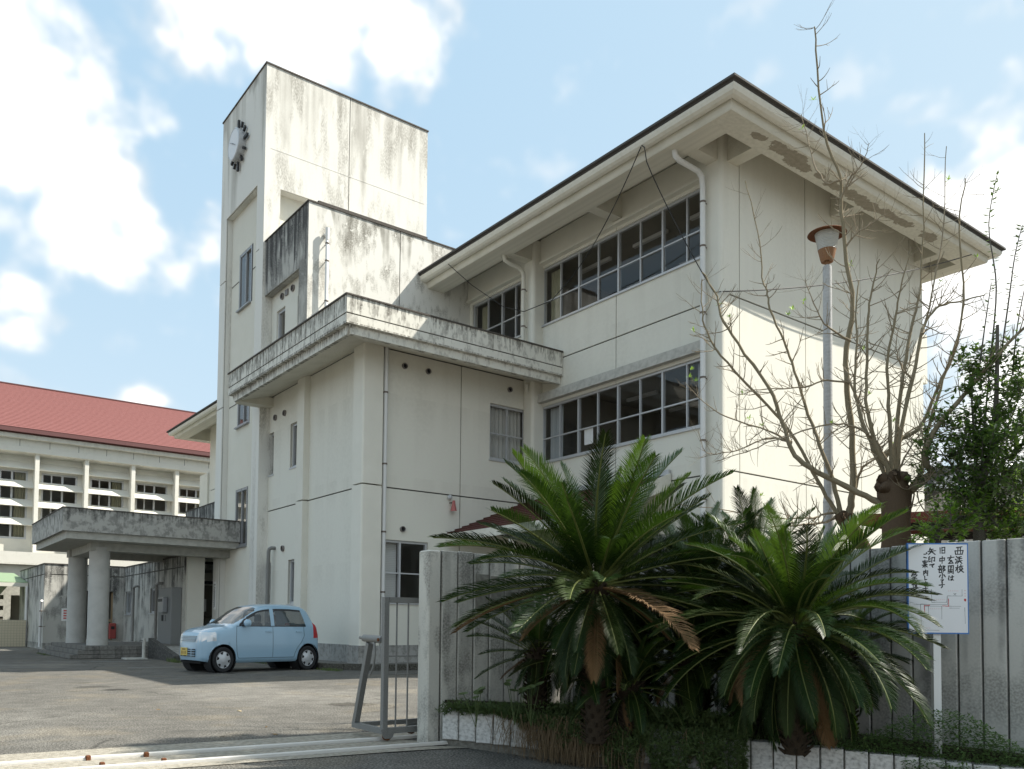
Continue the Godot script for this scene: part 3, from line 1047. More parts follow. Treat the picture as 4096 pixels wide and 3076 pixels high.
# wear of the yard, 26 m across: worn pale patches, damp and oil spots, sand drifts, cracks
func yard_wear() -> ImageTexture:
	var n := 1024
	var f := FastNoiseLite.new()
	f.seed = 88
	f.frequency = 1.0
	f.fractal_octaves = 5
	var data := PackedByteArray()
	data.resize(n * n * 3)
	var r := RandomNumberGenerator.new()
	r.seed = 19
	var spots := []
	for k in 46:
		spots.append([r.randf(), r.randf(), r.randf_range(0.004, 0.016), r.randf_range(0.12, 0.4)])
	var k := 0
	for y in n:
		var v := float(y) / n
		for x in n:
			var u := float(x) / n
			var a := f.get_noise_2d(u * 4.0, v * 4.0)
			var b := f.get_noise_2d(u * 17.0 + 9.0, v * 17.0)
			var c := f.get_noise_2d(u * 70.0, v * 70.0 + 31.0)
			var g := 0.84 + 0.05 * a + 0.06 * b + 0.09 * c
			g += 0.07 * smoothstep(0.12, 0.45, a + 0.4 * b)
			var w := 0.018 * smoothstep(0.05, 0.5, b - 0.2 * a)
			data[k] = int(clampf(g + w, 0, 1) * 255.0)
			data[k + 1] = int(clampf(g, 0, 1) * 255.0)
			data[k + 2] = int(clampf(g - w * 1.6, 0, 1) * 255.0)
			k += 3
	var im := Image.create_from_data(n, n, false, Image.FORMAT_RGB8, data)
	for s in spots:
		var R := int(s[2] * n)
		for dy in range(-R, R + 1):
			for dx in range(-R, R + 1):
				var q := Vector2(dx, dy).length() / R + 0.5 * f.get_noise_2d(s[0] * 90.0 + dx * 0.12, s[1] * 90.0 + dy * 0.12)
				if q < 1.0:
					var px := posmod(int(s[0] * n) + dx, n)
					var py := posmod(int(s[1] * n) + dy, n)
					im.set_pixel(px, py, im.get_pixel(px, py).darkened(s[3] * smoothstep(1.0, 0.5, q)))
	for i in 7:
		var p := Vector2(r.randf(), r.randf()) * n
		var an := r.randf() * TAU
		for t in 420:
			an += r.randf_range(-0.25, 0.25)
			p += Vector2(cos(an), sin(an))
			var px := posmod(int(p.x), n)
			var py := posmod(int(p.y), n)
			im.set_pixel(px, py, im.get_pixel(px, py).darkened(r.randf_range(0.15, 0.45)))
	return ImageTexture.create_from_image(im)

# ---------------------------------------------------------------- classroom wing (right) with the deep eaves
const WX0 := -47.4
const WX1 := -11.55
const WZ1 := -14.55   # pilaster faces
const WZF := -14.9    # wall face
const WZ0 := -23.45

func ring(mb: MB, profile: Array) -> void:
	# profile of Vector2(outward offset, height) swept round the four sides of the roof with mitred corners
	for i in profile.size() - 1:
		var p: Vector2 = profile[i]
		var q: Vector2 = profile[i + 1]
		var a := [Vector3(WX1 + p.x, p.y, WZ1 + p.x), Vector3(WX1 + p.x, p.y, WZ0 - p.x), Vector3(WX0 - p.x, p.y, WZ0 - p.x), Vector3(WX0 - p.x, p.y, WZ1 + p.x)]
		var b := [Vector3(WX1 + q.x, q.y, WZ1 + q.x), Vector3(WX1 + q.x, q.y, WZ0 - q.x), Vector3(WX0 - q.x, q.y, WZ0 - q.x), Vector3(WX0 - q.x, q.y, WZ1 + q.x)]
		for k in 4:
			var l := (k + 1) % 4
			mb.quad(a[k], a[l], b[l], b[k])

func make_classroom_wing() -> void:
	var w := thing("classroom_wing", Vector3(-12.0, 0, -15.0), "three storey cream classroom wing with deep eaves and long window bands", "building")
	var top := [9.6, 10.28, 11.25]
	var low := [5.68, 6.36, 7.28]
	var gnd := [1.75, 2.45, 3.30]
	var us := [-18.15, -17.40, -16.63, -15.89, -15.13, -14.37, -13.62, -12.87, -12.40]
	var holes := [[-18.15, -12.40, 9.6, 11.25], [-21.6, -19.12, 9.6, 11.25], [-18.15, -12.40, 5.68, 7.28], [-18.15, -12.40, 1.75, 3.30]]
	wall(w, M.facade, "z", WZF, -24.8, WX1 - 0.21, 0.0, 12.2, holes, [4.54, 8.475], [-15.15])
	wall(w, M.stucco, "z", WZF, WX0 + 0.21, -28.5, 0.0, 12.2, [], [4.54, 8.475])
	wall(w, M.facade_end, "x", WX1, WZ0, WZ1 - 0.1, 0.0, 12.07, [], [4.54, 8.45], [-15.19, -17.73, -20.2, -22.75], 0.22, "end_wall")
	var bk := MB.new()
	bk.box(Vector3(WX0 + 0.02, 0, WZ0 + 0.02), Vector3(WX1 - 0.22, 12.1, WZ0 + 0.22))
	bk.box(Vector3(WX0, 0, WZ0), Vector3(WX0 + 0.2, 12.1, WZF))
	add(w, "rear_wall", bk, M.stucco2)
	# floors and ceilings that show through the glass
	var fl := MB.new()
	for y in [0.35, 4.2, 8.1, 11.55]:
		fl.box(Vector3(-46.9, y, WZ0 + 0.3), Vector3(WX1 - 0.3, y + 0.25, WZF - 0.25))
	add(w, "floor_slab", fl, M.room_pale)
	var part := MB.new()
	part.box(Vector3(-25.0, 0.4, -22.0), Vector3(WX1 - 0.4, 11.6, -21.9))
	part.box(Vector3(-18.9, 0.4, -22.0), Vector3(-18.75, 11.6, WZF - 0.22))
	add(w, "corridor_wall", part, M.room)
	for y in [4.12, 8.02, 11.48]:
		for k in 3:
			var tb := MB.new()
			var z := -16.2 - k * 1.9
			for x in [-17.3, -15.2, -13.2]:
				tb.box(Vector3(x - 0.6, y - 0.09, z - 0.05), Vector3(x + 0.6, y, z + 0.05))
			add(w, "ceiling_light", tb, M.white_metal)
	window(w, "z", WZF - 0.09, us, top, [2, 4, 6])
	window(w, "z", WZF - 0.09, us, low, [2, 4, 6])
	window(w, "z", WZF - 0.09, us, gnd, [2, 4, 6])
	window(w, "z", WZF - 0.09, [-21.6, -20.85, -20.1, -19.45, -19.12], top, [2])
	curtain(w, "z", WZF - 0.3, -18.10, -17.62, 9.65, 11.2, M.curtain, 3)
	curtain(w, "z", WZF - 0.3, -18.10, -17.50, 5.7, 7.25, M.curtain_blue, 4)
	curtain(w, "z", WZF - 0.3, -12.75, -12.45, 5.7, 7.25, M.curtain_blue, 9)
	curtain(w, "z", WZF - 0.3, -21.5, -21.15, 9.65, 11.2, M.curtain, 6)
	var sheet := MB.new()
	sheet.box(Vector3(-16.46, 5.93, WZF - 0.125), Vector3(-16.12, 6.36, WZF - 0.122))
	add(w, "paper_notice", sheet, M.paper)
	# lintel over the first floor windows, ledge and beam over the top ones
	var li := MB.new()
	li.box(Vector3(-18.10, 7.36, WZF - 0.05), Vector3(-12.12, 7.60, WZF + 0.17))
	add(w, "lintel", li, M.concrete_pale)
	var le := MB.new()
	for r in [[-18.10, -12.12], [-21.74, -18.56]]:
		le.box(Vector3(r[0], 11.33, WZF - 0.05), Vector3(r[1], 11.40, WZF + 0.16))
		le.box(Vector3(r[0], 11.402, WZF - 0.05), Vector3(r[1], 12.05, WZF + 0.10))
	add(w, "head_beam", le, M.stucco)
	# pilasters, rounded at the corner of the building
	var pc := MB.new()
	var arc := [Vector2(-12.11, WZF - 0.1), Vector2(-12.11, WZ1)]
	for k in 7:
		var an := PI / 2 - PI / 2 * k / 6.0
		arc.append(Vector2(WX1 - 0.09 + 0.09 * cos(an) - 0.003, WZ1 - 0.09 + 0.09 * sin(an)))
	arc.append(Vector2(WX1 - 0.003, WZ1 - 0.3))
	arc.append(Vector2(WX1 - 0.15, WZF - 0.1))
	arc.reverse()
	pc.prism(arc, Vector3.ZERO, Vector3.RIGHT, Vector3.BACK, Vector3(0, 12.0, 0))
	add(w, "corner_pilaster", pc, M.stucco2)
	var p2 := MB.new()
	var a2 := [Vector2(-18.56, WZF - 0.1)]
	for k in 5:
		var an := PI - PI / 2 * k / 4.0
		a2.append(Vector2(-18.47 + 0.09 * cos(an), WZ1 - 0.09 + 0.09 * sin(an)))
	for k in 5:
		var an := PI / 2 - PI / 2 * k / 4.0
		a2.append(Vector2(-18.19 + 0.09 * cos(an), WZ1 - 0.09 + 0.09 * sin(an)))
	a2.append(Vector2(-18.10, WZF - 0.1))
	a2.reverse()
	p2.prism(a2, Vector3.ZERO, Vector3.RIGHT, Vector3.BACK, Vector3(0, 12.0, 0))
	add(w, "pilaster", p2, M.stucco)
	var p3 := MB.new()
	p3.box(Vector3(WX1 - 0.2, 0, WZ0 - 0.02), Vector3(WX1 + 0.004, 11.9, WZ0 + 0.4))
	add(w, "rear_pilaster", p3, M.stucco2)
	# eaves: edge beam, coffer ceiling, cross beams, gutter, shingled roof
	var sf := MB.new()
	ring(sf, [Vector2(0.65, 12.1), Vector2(0.65, 11.43)])
	ring(sf, [Vector2(1.23, 11.43), Vector2(1.25, 11.46), Vector2(1.29, 11.63)])
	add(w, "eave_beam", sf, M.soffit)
	var so := MB.new()
	ring(so, [Vector2(0.65, 11.43), Vector2(1.23, 11.43)])
	# lay the flaking texture along the end of the building
	for i in so.v.size():
		so.t[i] = Vector2(-so.v[i].z, so.v[i].x)
	add(w, "soffit", so, M.flaking)
	var ce := MB.new()
	ring(ce, [Vector2(-0.4, 12.08), Vector2(0.66, 12.08)])
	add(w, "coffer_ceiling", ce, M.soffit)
	for z in [-14.94, -19.0, -23.2]:
		var cb := MB.new()
		cb.box(Vector3(WX1 - 0.02, 11.428, z - 0.17), Vector3(WX1 + 0.66, 12.06, z + 0.17))
		add(w, "cross_beam", cb, M.soffit)
	for x in [-11.8, -15.0, -18.32]:
		var cb := MB.new()
		cb.box(Vector3(x - 0.15, 11.428, WZF - 0.02), Vector3(x + 0.15, 12.06, WZ1 + 0.66))
		add(w, "cross_beam", cb, M.soffit)
	for s in [[WX1 + 0.2, -23.2]]:
		var cb := MB.new()
		cb.box(Vector3(WX1 - 0.5, 11.426, WZ0 - 0.66), Vector3(WX1 - 0.1, 12.05, WZ0 - 0.01))
		add(w, "cross_beam", cb, M.soffit)
	var gu := MB.new()
	ring(gu, [Vector2(1.285, 11.64), Vector2(1.30, 11.60), Vector2(1.36, 11.575), Vector2(1.43, 11.585), Vector2(1.49, 11.625), Vector2(1.525, 11.69), Vector2(1.53, 11.735), Vector2(1.515, 11.735), Vector2(1.30, 11.74)])
	add(w, "gutter", gu, M.trim)
	var rf := MB.new()
	var hs := 0.32
	# stepped shingle courses near the eaves, smooth above
	var prof := [Vector2(1.20, 11.742), Vector2(1.53, 11.745), Vector2(1.545, 11.78), Vector2(1.60, 11.785)]
	for k in 4:
		var o := 1.605 - k * 0.18
		prof.append(Vector2(o, 11.79 + k * 0.058))
		prof.append(Vector2(o - 0.012, 11.845 + k * 0.058))
	prof.append(Vector2(0.8, 12.10))
	prof.append(Vector2(-4.4, 12.10 + 5.2 * hs))
	ring(rf, prof)
	add(w, "roof", rf, M.shingle)
	# downpipes
	downpipe(w, [Vector3(-12.0, 11.44, -13.55), Vector3(-12.0, 11.33, -13.57), Vector3(-12.0, 11.27, -13.7), Vector3(-11.97, 11.22, -14.28), Vector3(-11.96, 11.12, -14.4), Vector3(-11.95, 10.9, -14.42), Vector3(-11.94, 0.1, -14.42)], 0.062, [10.55, 9.55, 8.05, 6.6, 5.2, 3.9, 2.6], Vector3(0, 0, -1), M.pipe)
	downpipe(w, [Vector3(-18.42, 11.44, -13.75), Vector3(-18.42, 11.30, -13.78), Vector3(-18.40, 11.24, -13.95), Vector3(-18.38, 11.20, -14.25), Vector3(-18.38, 11.1, -14.40), Vector3(-18.38, 10.9, -14.42), Vector3(-18.38, 8.6, -14.42)], 0.058, [10.6, 9.55], Vector3(0, 0, -1), M.pipe_cream)
	# rear balcony beyond the far corner of the end wall
	var ba := MB.new()
	ba.box(Vector3(-20.0, 8.3, WZ0 - 1.0), Vector3(-11.9, 9.75, WZ0 - 0.88))
	ba.box(Vector3(-20.0, 8.3, WZ0 - 0.878), Vector3(-11.9, 8.5, WZ0 + 0.05))
	ba.box(Vector3(-12.02, 8.502, WZ0 - 0.878), Vector3(-11.9, 9.749, WZ0 + 0.0))
	add(w, "balcony", ba, M.stucco2)
	var rl := MB.new()
	rl.tube([Vector3(-11.96, 10.05, WZ0), Vector3(-11.96, 10.05, WZ0 - 0.94), Vector3(-14.0, 10.05, WZ0 - 0.94)], [0.02], 8)
	rl.tube([Vector3(-11.96, 9.7, WZ0 - 0.94), Vector3(-11.96, 10.05, WZ0 - 0.94)], [0.015], 6)
	add(w, "balcony_rail", rl, M.galv)
	# low rear block
	var lb := MB.new()
	lb.box(Vector3(-20.0, 0, WZ0 - 1.5), Vector3(-12.2, 3.9, WZ0 - 0.02))
	add(w, "rear_annex", lb, M.stucco2)
	# balcony at the far (left) end
	var bl := MB.new()
	bl.box(Vector3(WX0 - 1.4, 7.6, WZF - 5.0), Vector3(WX0 - 0.02, 9.5, WZF + 0.1))
	add(w, "end_balcony", bl, M.stucco)

# ---------------------------------------------------------------- stair block with the projecting roof, and its top storey
func make_stair_block() -> void:
	var b := thing("stair_block", Vector3(-18.4, 0.1, -9.5), "cream stair block with stained projecting parapet between tower and classroom wing", "building")
	var x1 := -18.52
	var z1 := -9.64
	# right hand face (x = -18.52)
	wall(b, M.facade, "x", x1, -14.88, z1 - 0.06, 0.0, 8.05, [[-14.68, -13.39, 5.68, 7.23], [-11.45, -10.10, 1.66, 3.23]], [4.54], [-12.43])
	window(b, "x", x1 - 0.1, [-14.68, -14.04, -13.39], [5.68, 6.42, 7.23], [])
	window(b, "x", x1 - 0.1, [-11.45, -10.65, -10.10], [1.66, 2.40, 3.23], [1])
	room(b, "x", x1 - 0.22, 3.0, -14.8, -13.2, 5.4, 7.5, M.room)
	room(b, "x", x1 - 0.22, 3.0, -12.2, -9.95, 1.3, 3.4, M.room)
	curtain(b, "x", x1 - 0.26, -14.64, -13.42, 5.7, 7.2, M.curtain_white, 11)
	# roller blind behind the left half of the low window
	var bl := MB.new()
	for k in 34:
		var y := 1.70 + k * 0.045
		bl.quad(Vector3(x1 - 0.20, y, -10.13), Vector3(x1 - 0.20, y, -10.63), Vector3(x1 - 0.215, y + 0.043, -10.63), Vector3(x1 - 0.215, y + 0.043, -10.13))
	add(b, "blind", bl, M.curtain_white)
	# left hand face (z = -9.64), slim windows between the pilasters
	var lh := [[-25.30, -24.58, 5.65, 6.95], [-23.32, -22.62, 5.65, 6.95], [-25.27, -24.60, 1.67, 2.95], [-23.30, -22.62, 1.67, 2.95]]
	wall(b, M.facade, "z", z1, -24.96 - 0.6, x1 - 0.01, 0.0, 8.05, lh, [4.54])
	for h in lh:
		window(b, "z", z1 - 0.12, [h[0], h[1]], [h[2], h[3]], [], 0.04)
		room(b, "z", z1 - 0.22, 2.0, h[0] - 0.1, h[1] + 0.1, h[2] - 0.1, h[3] + 0.1, M.room_pale)
	for q in [[-24.85, -24.62, 5.88, 6.3], [-22.9, -22.66, 6.1, 6.45], [-24.85, -24.64, 1.9, 2.3]]:
		var pn := MB.new()
		pn.box(Vector3(q[0], q[2], z1 - 0.155), Vector3(q[1], q[3], z1 - 0.152))
		add(b, "paper_notice", pn, M.paper)
	# pilasters
	var pc := MB.new()
	pc.box(Vector3(-18.86, 0.0, -9.42), Vector3(x1 - 0.02, 4.52, z1 - 0.1))
	pc.box(Vector3(-18.86, 4.556, -9.42), Vector3(x1 - 0.02, 8.06, z1 - 0.1))
	add(b, "pilaster", pc, M.stucco)
	var corner := MB.new()
	for seg in [[0.0, 4.52], [4.556, 8.06]]:
		var poly := [Vector2(x1 - 0.021, -9.42)]
		for k in 5:
			var an := PI / 2 - PI / 2 * k / 4.0
			poly.append(Vector2(-18.38 + 0.05 * cos(an), -9.47 + 0.05 * sin(an)))
		poly.append(Vector2(-18.33, -9.97))
		poly.append(Vector2(x1 - 0.021, -9.97))
		poly.reverse()
		corner.prism(poly, Vector3(0, seg[0], 0), Vector3.RIGHT, Vector3.BACK, Vector3(0, seg[1] - seg[0], 0))
	add(b, "corner_pilaster", corner, M.stucco)
	var p2 := MB.new()
	p2.box(Vector3(-22.42, 0.0, -9.46), Vector3(-21.95, 4.52, z1 - 0.1))
	p2.box(Vector3(-22.42, 4.556, -9.46), Vector3(-21.95, 8.06, z1 - 0.1))
	add(b, "pilaster", p2, M.stucco2)
	# plinth
	var pl := MB.new()
	pl.box(Vector3(-24.95, 0.0, z1 - 0.1), Vector3(-18.86, 0.58, z1 + 0.035))
	pl.box(Vector3(-18.88, 0.0, z1 - 0.1), Vector3(-18.30, 0.58, -9.39))
	pl.box(Vector3(x1 - 0.1, 0.0, -14.85), Vector3(x1 + 0.035, 0.579, -9.98))
	pl.box(Vector3(x1 - 0.1, 0.0, -9.99), Vector3(-18.302, 0.578, -9.741))
	add(b, "plinth", pl, M.plinth)
	# projecting roof: parapet, string groove, drip, lower fascia, sloped soffit
	var zo := -8.39
	var xo := -17.2
	var xl := -25.1
	var zend := -14.88
	for seg in [[8.20, 8.60], [7.955, 8.17]]:
		var fr := MB.new()
		fr.box(Vector3(xl, seg[0], zo - 0.18), Vector3(xo, seg[1], zo))
		add(b, "parapet", fr, M.parapet_shade)
		var sd := MB.new()
		sd.box(Vector3(xo - 0.18, seg[0], zend), Vector3(xo + 0.002, seg[1], zo - 0.181))
		add(b, "parapet", sd, M.parapet_sun)
	# thin sunlit return at the outer corner so that both faces carry their own weathering
	var cn := MB.new()
	for seg in [[8.20, 8.60], [7.955, 8.17]]:
		cn.quad(Vector3(xo + 0.002, seg[0], zo), Vector3(xo + 0.002, seg[0], zo - 0.181), Vector3(xo + 0.002, seg[1], zo - 0.181), Vector3(xo + 0.002, seg[1], zo))
	add(b, "parapet_corner", cn, M.parapet_sun)
	var gr := MB.new()
	gr.box(Vector3(xl, 8.165, zo - 0.17), Vector3(xo - 0.02, 8.205, zo - 0.02))
	gr.box(Vector3(xo - 0.17, 8.165, zend), Vector3(xo - 0.02, 8.205, zo - 0.17))
	add(b, "joint_backing", gr, M.joint)
	var cap := MB.new()
	cap.box(Vector3(xl - 0.03, 8.60, zo - 0.24), Vector3(xo + 0.03, 8.635, zo + 0.03))
	cap.box(Vector3(xo - 0.24, 8.60, zend), Vector3(xo + 0.03, 8.635, zo - 0.241))
	add(b, "coping", cap, M.cap)
	var lf := MB.new()
	lf.prism([Vector2(xl + 0.05, 7.955), Vector2(xl + 0.2, 7.75), Vector2(-17.40, 7.75), Vector2(-17.25, 7.955)], Vector3(0, 0, -8.60), Vector3.RIGHT, Vector3.UP, Vector3(0, 0, 0.10))
	add(b, "fascia", lf, M.parapet_shade)
	var lf2 := MB.new()
	lf2.prism([Vector2(-8.50, 7.955), Vector2(-8.56, 7.75), Vector2(zend, 7.75), Vector2(zend, 7.955)], Vector3(-17.42, 0, 0), Vector3.BACK, Vector3.UP, Vector3(0.12, 0, 0))
	add(b, "fascia", lf2, M.parapet_sun)
	var sf := MB.new()
	sf.quad(Vector3(xl + 0.1, 7.752, -8.56), Vector3(-17.36, 7.752, -8.56), Vector3(-18.5, 8.07, z1), Vector3(xl + 0.1, 8.07, z1))
	sf.quad(Vector3(-17.36, 7.752, -8.56), Vector3(-17.36, 7.752, zend), Vector3(-18.5, 8.07, zend), Vector3(-18.5, 8.07, z1))
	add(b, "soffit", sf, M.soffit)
	var eb := MB.new()
	eb.box(Vector3(xl + 0.02, 7.74, z1), Vector3(xl + 0.42, 8.02, -8.6))
	add(b, "end_beam", eb, M.soffit)
	var rt := MB.new()
	rt.box(Vector3(xl + 0.1, 8.12, zend), Vector3(xo - 0.19, 8.2, zo - 0.19))
	add(b, "roof_slab", rt, M.concrete)
	# top storey
	var ux := -21.75
	var uz := -9.40
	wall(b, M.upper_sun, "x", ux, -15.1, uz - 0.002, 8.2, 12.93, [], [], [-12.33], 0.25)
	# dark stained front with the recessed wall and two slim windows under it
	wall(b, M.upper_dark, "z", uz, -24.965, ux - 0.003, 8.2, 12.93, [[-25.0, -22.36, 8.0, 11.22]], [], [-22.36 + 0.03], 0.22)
	wall(b, M.stucco2, "z", uz - 0.24, -24.95, -22.36, 8.2, 11.26, [[-24.56, -23.90, 9.5, 10.66], [-22.98, -22.40, 9.5, 10.66]])
	for h in [[-24.56, -23.90], [-22.98, -22.40]]:
		window(b, "z", uz - 0.34, [h[0], h[1]], [9.5, 10.66], [], 0.045)
		room(b, "z", uz - 0.45, 2.0, h[0] - 0.1, h[1] + 0.1, 9.4, 10.8, M.room_pale)
		var pn := MB.new()
		pn.box(Vector3(h[1] - 0.3, 9.62, uz - 0.38), Vector3(h[1] - 0.05, 10.05, uz - 0.377))
		add(b, "paper_notice", pn, M.paper)
	vent(b, Vector3(-24.1, 11.0, uz - 0.24), Vector3(0, 0, 1), 0.10)
	vent(b, Vector3(-23.3, 11.0, uz - 0.24), Vector3(0, 0, 1), 0.10)
	var gv := MB.new()
	gv.box(Vector3(-23.86, 10.93, uz - 0.24), Vector3(-23.66, 11.1, uz - 0.20))
	add(b, "grille", gv, M.vent)
	var c2 := MB.new()
	c2.box(Vector3(-25.0, 12.93, uz - 0.22), Vector3(ux + 0.03, 12.965, uz + 0.03))
	c2.box(Vector3(ux - 0.22, 12.93, -15.1), Vector3(ux + 0.03, 12.965, uz - 0.221))
	c2.box(Vector3(ux - 0.15, 12.966, -13.3), Vector3(ux - 0.02, 13.05, uz - 0.3))
	add(b, "coping", c2, M.cap)
	var t2 := MB.new()
	t2.box(Vector3(-25.0, 12.5, -15.1), Vector3(ux - 0.2, 12.6, uz - 0.2))
	add(b, "roof_slab", t2, M.concrete)
	# pipes
	downpipe(b, [Vector3(ux, 12.1, -9.90), Vector3(ux + 0.10, 12.07, -9.90), Vector3(ux + 0.16, 12.0, -9.90), Vector3(ux + 0.16, 8.3, -9.90)], 0.05, [11.8, 11.3, 10.15], Vector3(-1, 0, 0), M.pipe)
	var stub := MB.new()
	stub.tube([Vector3(ux + 0.16, 11.9, -9.90), Vector3(ux + 0.16, 12.25, -9.90)], [0.055], 12)
	add(b, "pipe_hopper", stub, M.pipe)
	downpipe(b, [Vector3(-18.40, 8.03, -10.08), Vector3(-18.40, 0.1, -10.08)], 0.055, [6.9, 5.1, 3.4, 1.9], Vector3(-1, 0, 0), M.pipe)
	downpipe(b, [Vector3(-18.25, 7.9, -14.45), Vector3(-18.3, 7.75, -14.5), Vector3(-18.42, 7.5, -14.70), Vector3(-18.43, 7.3, -14.72), Vector3(-18.43, 0.2, -14.72)], 0.06, [6.0, 4.7], Vector3(-1, 0, 0), M.pipe_cream)
	downpipe(b, [Vector3(-18.46, 7.4, -14.6), Vector3(-18.46, 0.2, -14.6)], 0.03, [6.0, 4.7], Vector3(-1, 0, 0), M.pipe_cream)
	for v in [[7.71, -10.67], [7.71, -11.38], [7.71, -14.06], [3.52, -10.68]]:
		vent(b, Vector3(x1, v[0], v[1]), Vector3(1, 0, 0))
	for v in [[-24.46, 7.36], [-23.74, 7.36], [-23.67, 3.31]]:
		vent(b, Vector3(v[0], v[1], z1), Vector3(0, 0, 1), 0.09)
	# steel flue beside the low slim window
	var fb := MB.new()
	fb.tube([Vector3(-24.3, 3.36, z1), Vector3(-24.3, 3.36, z1 + 0.12), Vector3(-24.33, 3.33, z1 + 0.17), Vector3(-24.36, 3.24, z1 + 0.18), Vector3(-24.42, 0.3, z1 + 0.18)], [0.055], 12)
	add(b, "flue", fb, M.galv)

# ---------------------------------------------------------------- clock tower
func make_clock_tower() -> void:
	var b := thing("clock_tower", Vector3(-27.0, 0, -9.4), "tall stained concrete clock tower rising behind the stair block", "building")
	var x0 := -29.02
	var x1 := -24.97
	var z1 := -9.32
	var z0 := -15.2
	var top := 18.6
	# sunlit face with the recess
	wall(b, M.tower_sun, "x", x1, z0, z1 - 0.002, 0.0, top, [[-14.6, -9.84, 8.0, 14.75]], [], [-12.18], 0.36)
	var bk := MB.new()
	bk.box(Vector3(x1 - 0.5, 8.0, -14.7), Vector3(x1 - 0.361, 14.9, -9.7))
	add(b, "recess_wall", bk, M.stucco2)
	# clock face side: panel above, two pilasters, ribbed cladding between
	wall(b, M.tower_shade, "z", z1, x0, x1 - 0.003, 0.0, top, [[-28.45, -25.58, -1.0, 14.97]], [8.43, 12.8], [], 0.25)
	var cl := MB.new()
	var holes := [[-27.70, -26.55, 11.57, 13.48], [-27.60, -26.5, 7.6, 9.4], [-27.60, -26.5, 3.6, 5.51]]
	# ribs: a run of small trapezoids
	var zc := z1 - 0.24
	var u := -28.45
	var pitch := 0.105
	while u < -25.58 - 0.01:
		var ue := minf(u + pitch, -25.58)
		var spans := [[0.0, 15.0]]
		for h in holes:
			if ue > h[0] and u < h[1]:
				var ns := []
				for s in spans:
					if h[3] <= s[0] or h[2] >= s[1]:
						ns.append(s)
					else:
						ns.append([s[0], h[2]])
						ns.append([h[3], s[1]])
				spans = ns
		for s in spans:
			var a := u
			var q := u + pitch * 0.30
			var r := u + pitch * 0.5
			var t := u + pitch * 0.80
			var y0: float = s[0]
			var y1: float = s[1]
			var f := zc
			var g := zc + 0.022
			for e in [[a, f, q, g], [q, g, r, g], [r, g, t, f], [t, f, ue, f]]:
				if e[0] < ue:
					cl.quad(Vector3(e[0], y0, e[1]), Vector3(minf(e[2], ue), y0, e[3]), Vector3(minf(e[2], ue), y1, e[3]), Vector3(e[0], y1, e[1]))
		u += pitch
	add(b, "ribbed_cladding", cl, M.stucco2)
	for h in holes:
		window(b, "z", zc - 0.03, [h[0], (h[0] + h[1]) / 2, h[1]], [h[2], h[3]], [], 0.05, M.alu_grey)
		room(b, "z", zc - 0.12, 2.6, h[0], h[1], h[2], h[3], M.room)
	for y in [8.43, 12.6]:
		var jb := MB.new()
		jb.box(Vector3(-26.5 if y > 12.0 else -26.5, y - 0.012, zc + 0.012), Vector3(-25.6, y + 0.012, zc + 0.026))
		jb.box(Vector3(-28.4, y - 0.012, zc + 0.012), Vector3(-27.72, y + 0.012, zc + 0.026))
		add(b, "cladding_flashing", jb, M.joint)
	var cap := MB.new()
	cap.box(Vector3(x0 - 0.03, top, z1 - 0.25), Vector3(x1 + 0.03, top + 0.045, z1 + 0.03))
	cap.box(Vector3(x1 - 0.25, top, z0 - 0.03), Vector3(x1 + 0.03, top + 0.045, z1 - 0.251))
	cap.box(Vector3(x0 - 0.03, top, z0 - 0.03), Vector3(x0 + 0.25, top + 0.045, z1 - 0.251))
	add(b, "coping", cap, M.cap)
	var rest := MB.new()
	rest.box(Vector3(x0, 0, z0), Vector3(x0 + 0.22, top - 0.01, z1 - 0.26))
	rest.box(Vector3(x0 + 0.221, 0, z0), Vector3(x1 - 0.37, top - 0.01, z0 + 0.2))
	rest.box(Vector3(x0 + 0.23, top - 0.4, z0 + 0.21), Vector3(x1 - 0.37, top - 0.3, z1 - 0.26))
	add(b, "rear_wall", rest, M.stucco2)
	# worn horizontal string groove above the recess
	var sg := MB.new()
	sg.box(Vector3(x1 - 0.01, 15.94, -15.1), Vector3(x1 + 0.006, 15.965, -9.5))
	add(b, "string_course", sg, M.tower_sun)

	# clock
	var c := thing("wall_clock", Vector3(-27.2, 16.95, z1), "round white clock with dark radial hour marks high on the tower", "clock")
	var cc := Vector3(-27.2, 16.95, z1)
	var bd := MB.new()
	bd.lathe([Vector2(0.52, 0.0), Vector2(0.52, 0.24), Vector2(0.49, 0.26), Vector2(0.47, 0.25)], cc, Vector3(0, 0, 1), 40)
	add(c, "case", bd, M.alu)
	var fc := MB.new()
	fc.lathe([Vector2(0.47, 0.25), Vector2(0.001, 0.252)], cc, Vector3(0, 0, 1), 40)
	add(c, "face", fc, mat(0.62, 0.63, 0.64, 0.35))
	for k in 12:
		var an := TAU * k / 12.0
		var d := Vector3(sin(an), cos(an), 0)
		var l0 := 0.56
		var l1 := 0.86 if k % 3 == 0 else 0.74
		var hm := MB.new()
		hm.beam(cc + d * l0 + Vector3(0, 0, 0.08), cc + d * l1 + Vector3(0, 0, 0.08), 0.09, 0.07, Vector3(0, 0, 1))
		add(c, "hour_mark", hm, M.black)
	for hnd in [[0.35, 0.05, 5.2], [0.24, 0.06, 2.1]]:
		var hb := MB.new()
		var d := Vector3(sin(hnd[2]), cos(hnd[2]), 0)
		hb.beam(cc - d * 0.06 + Vector3(0, 0, 0.262), cc + d * hnd[0] + Vector3(0, 0, 0.262), hnd[1] * 0.5, 0.008, Vector3(0, 0, 1))
		add(c, "hand", hb, mat(0.30, 0.31, 0.33, 0.5))

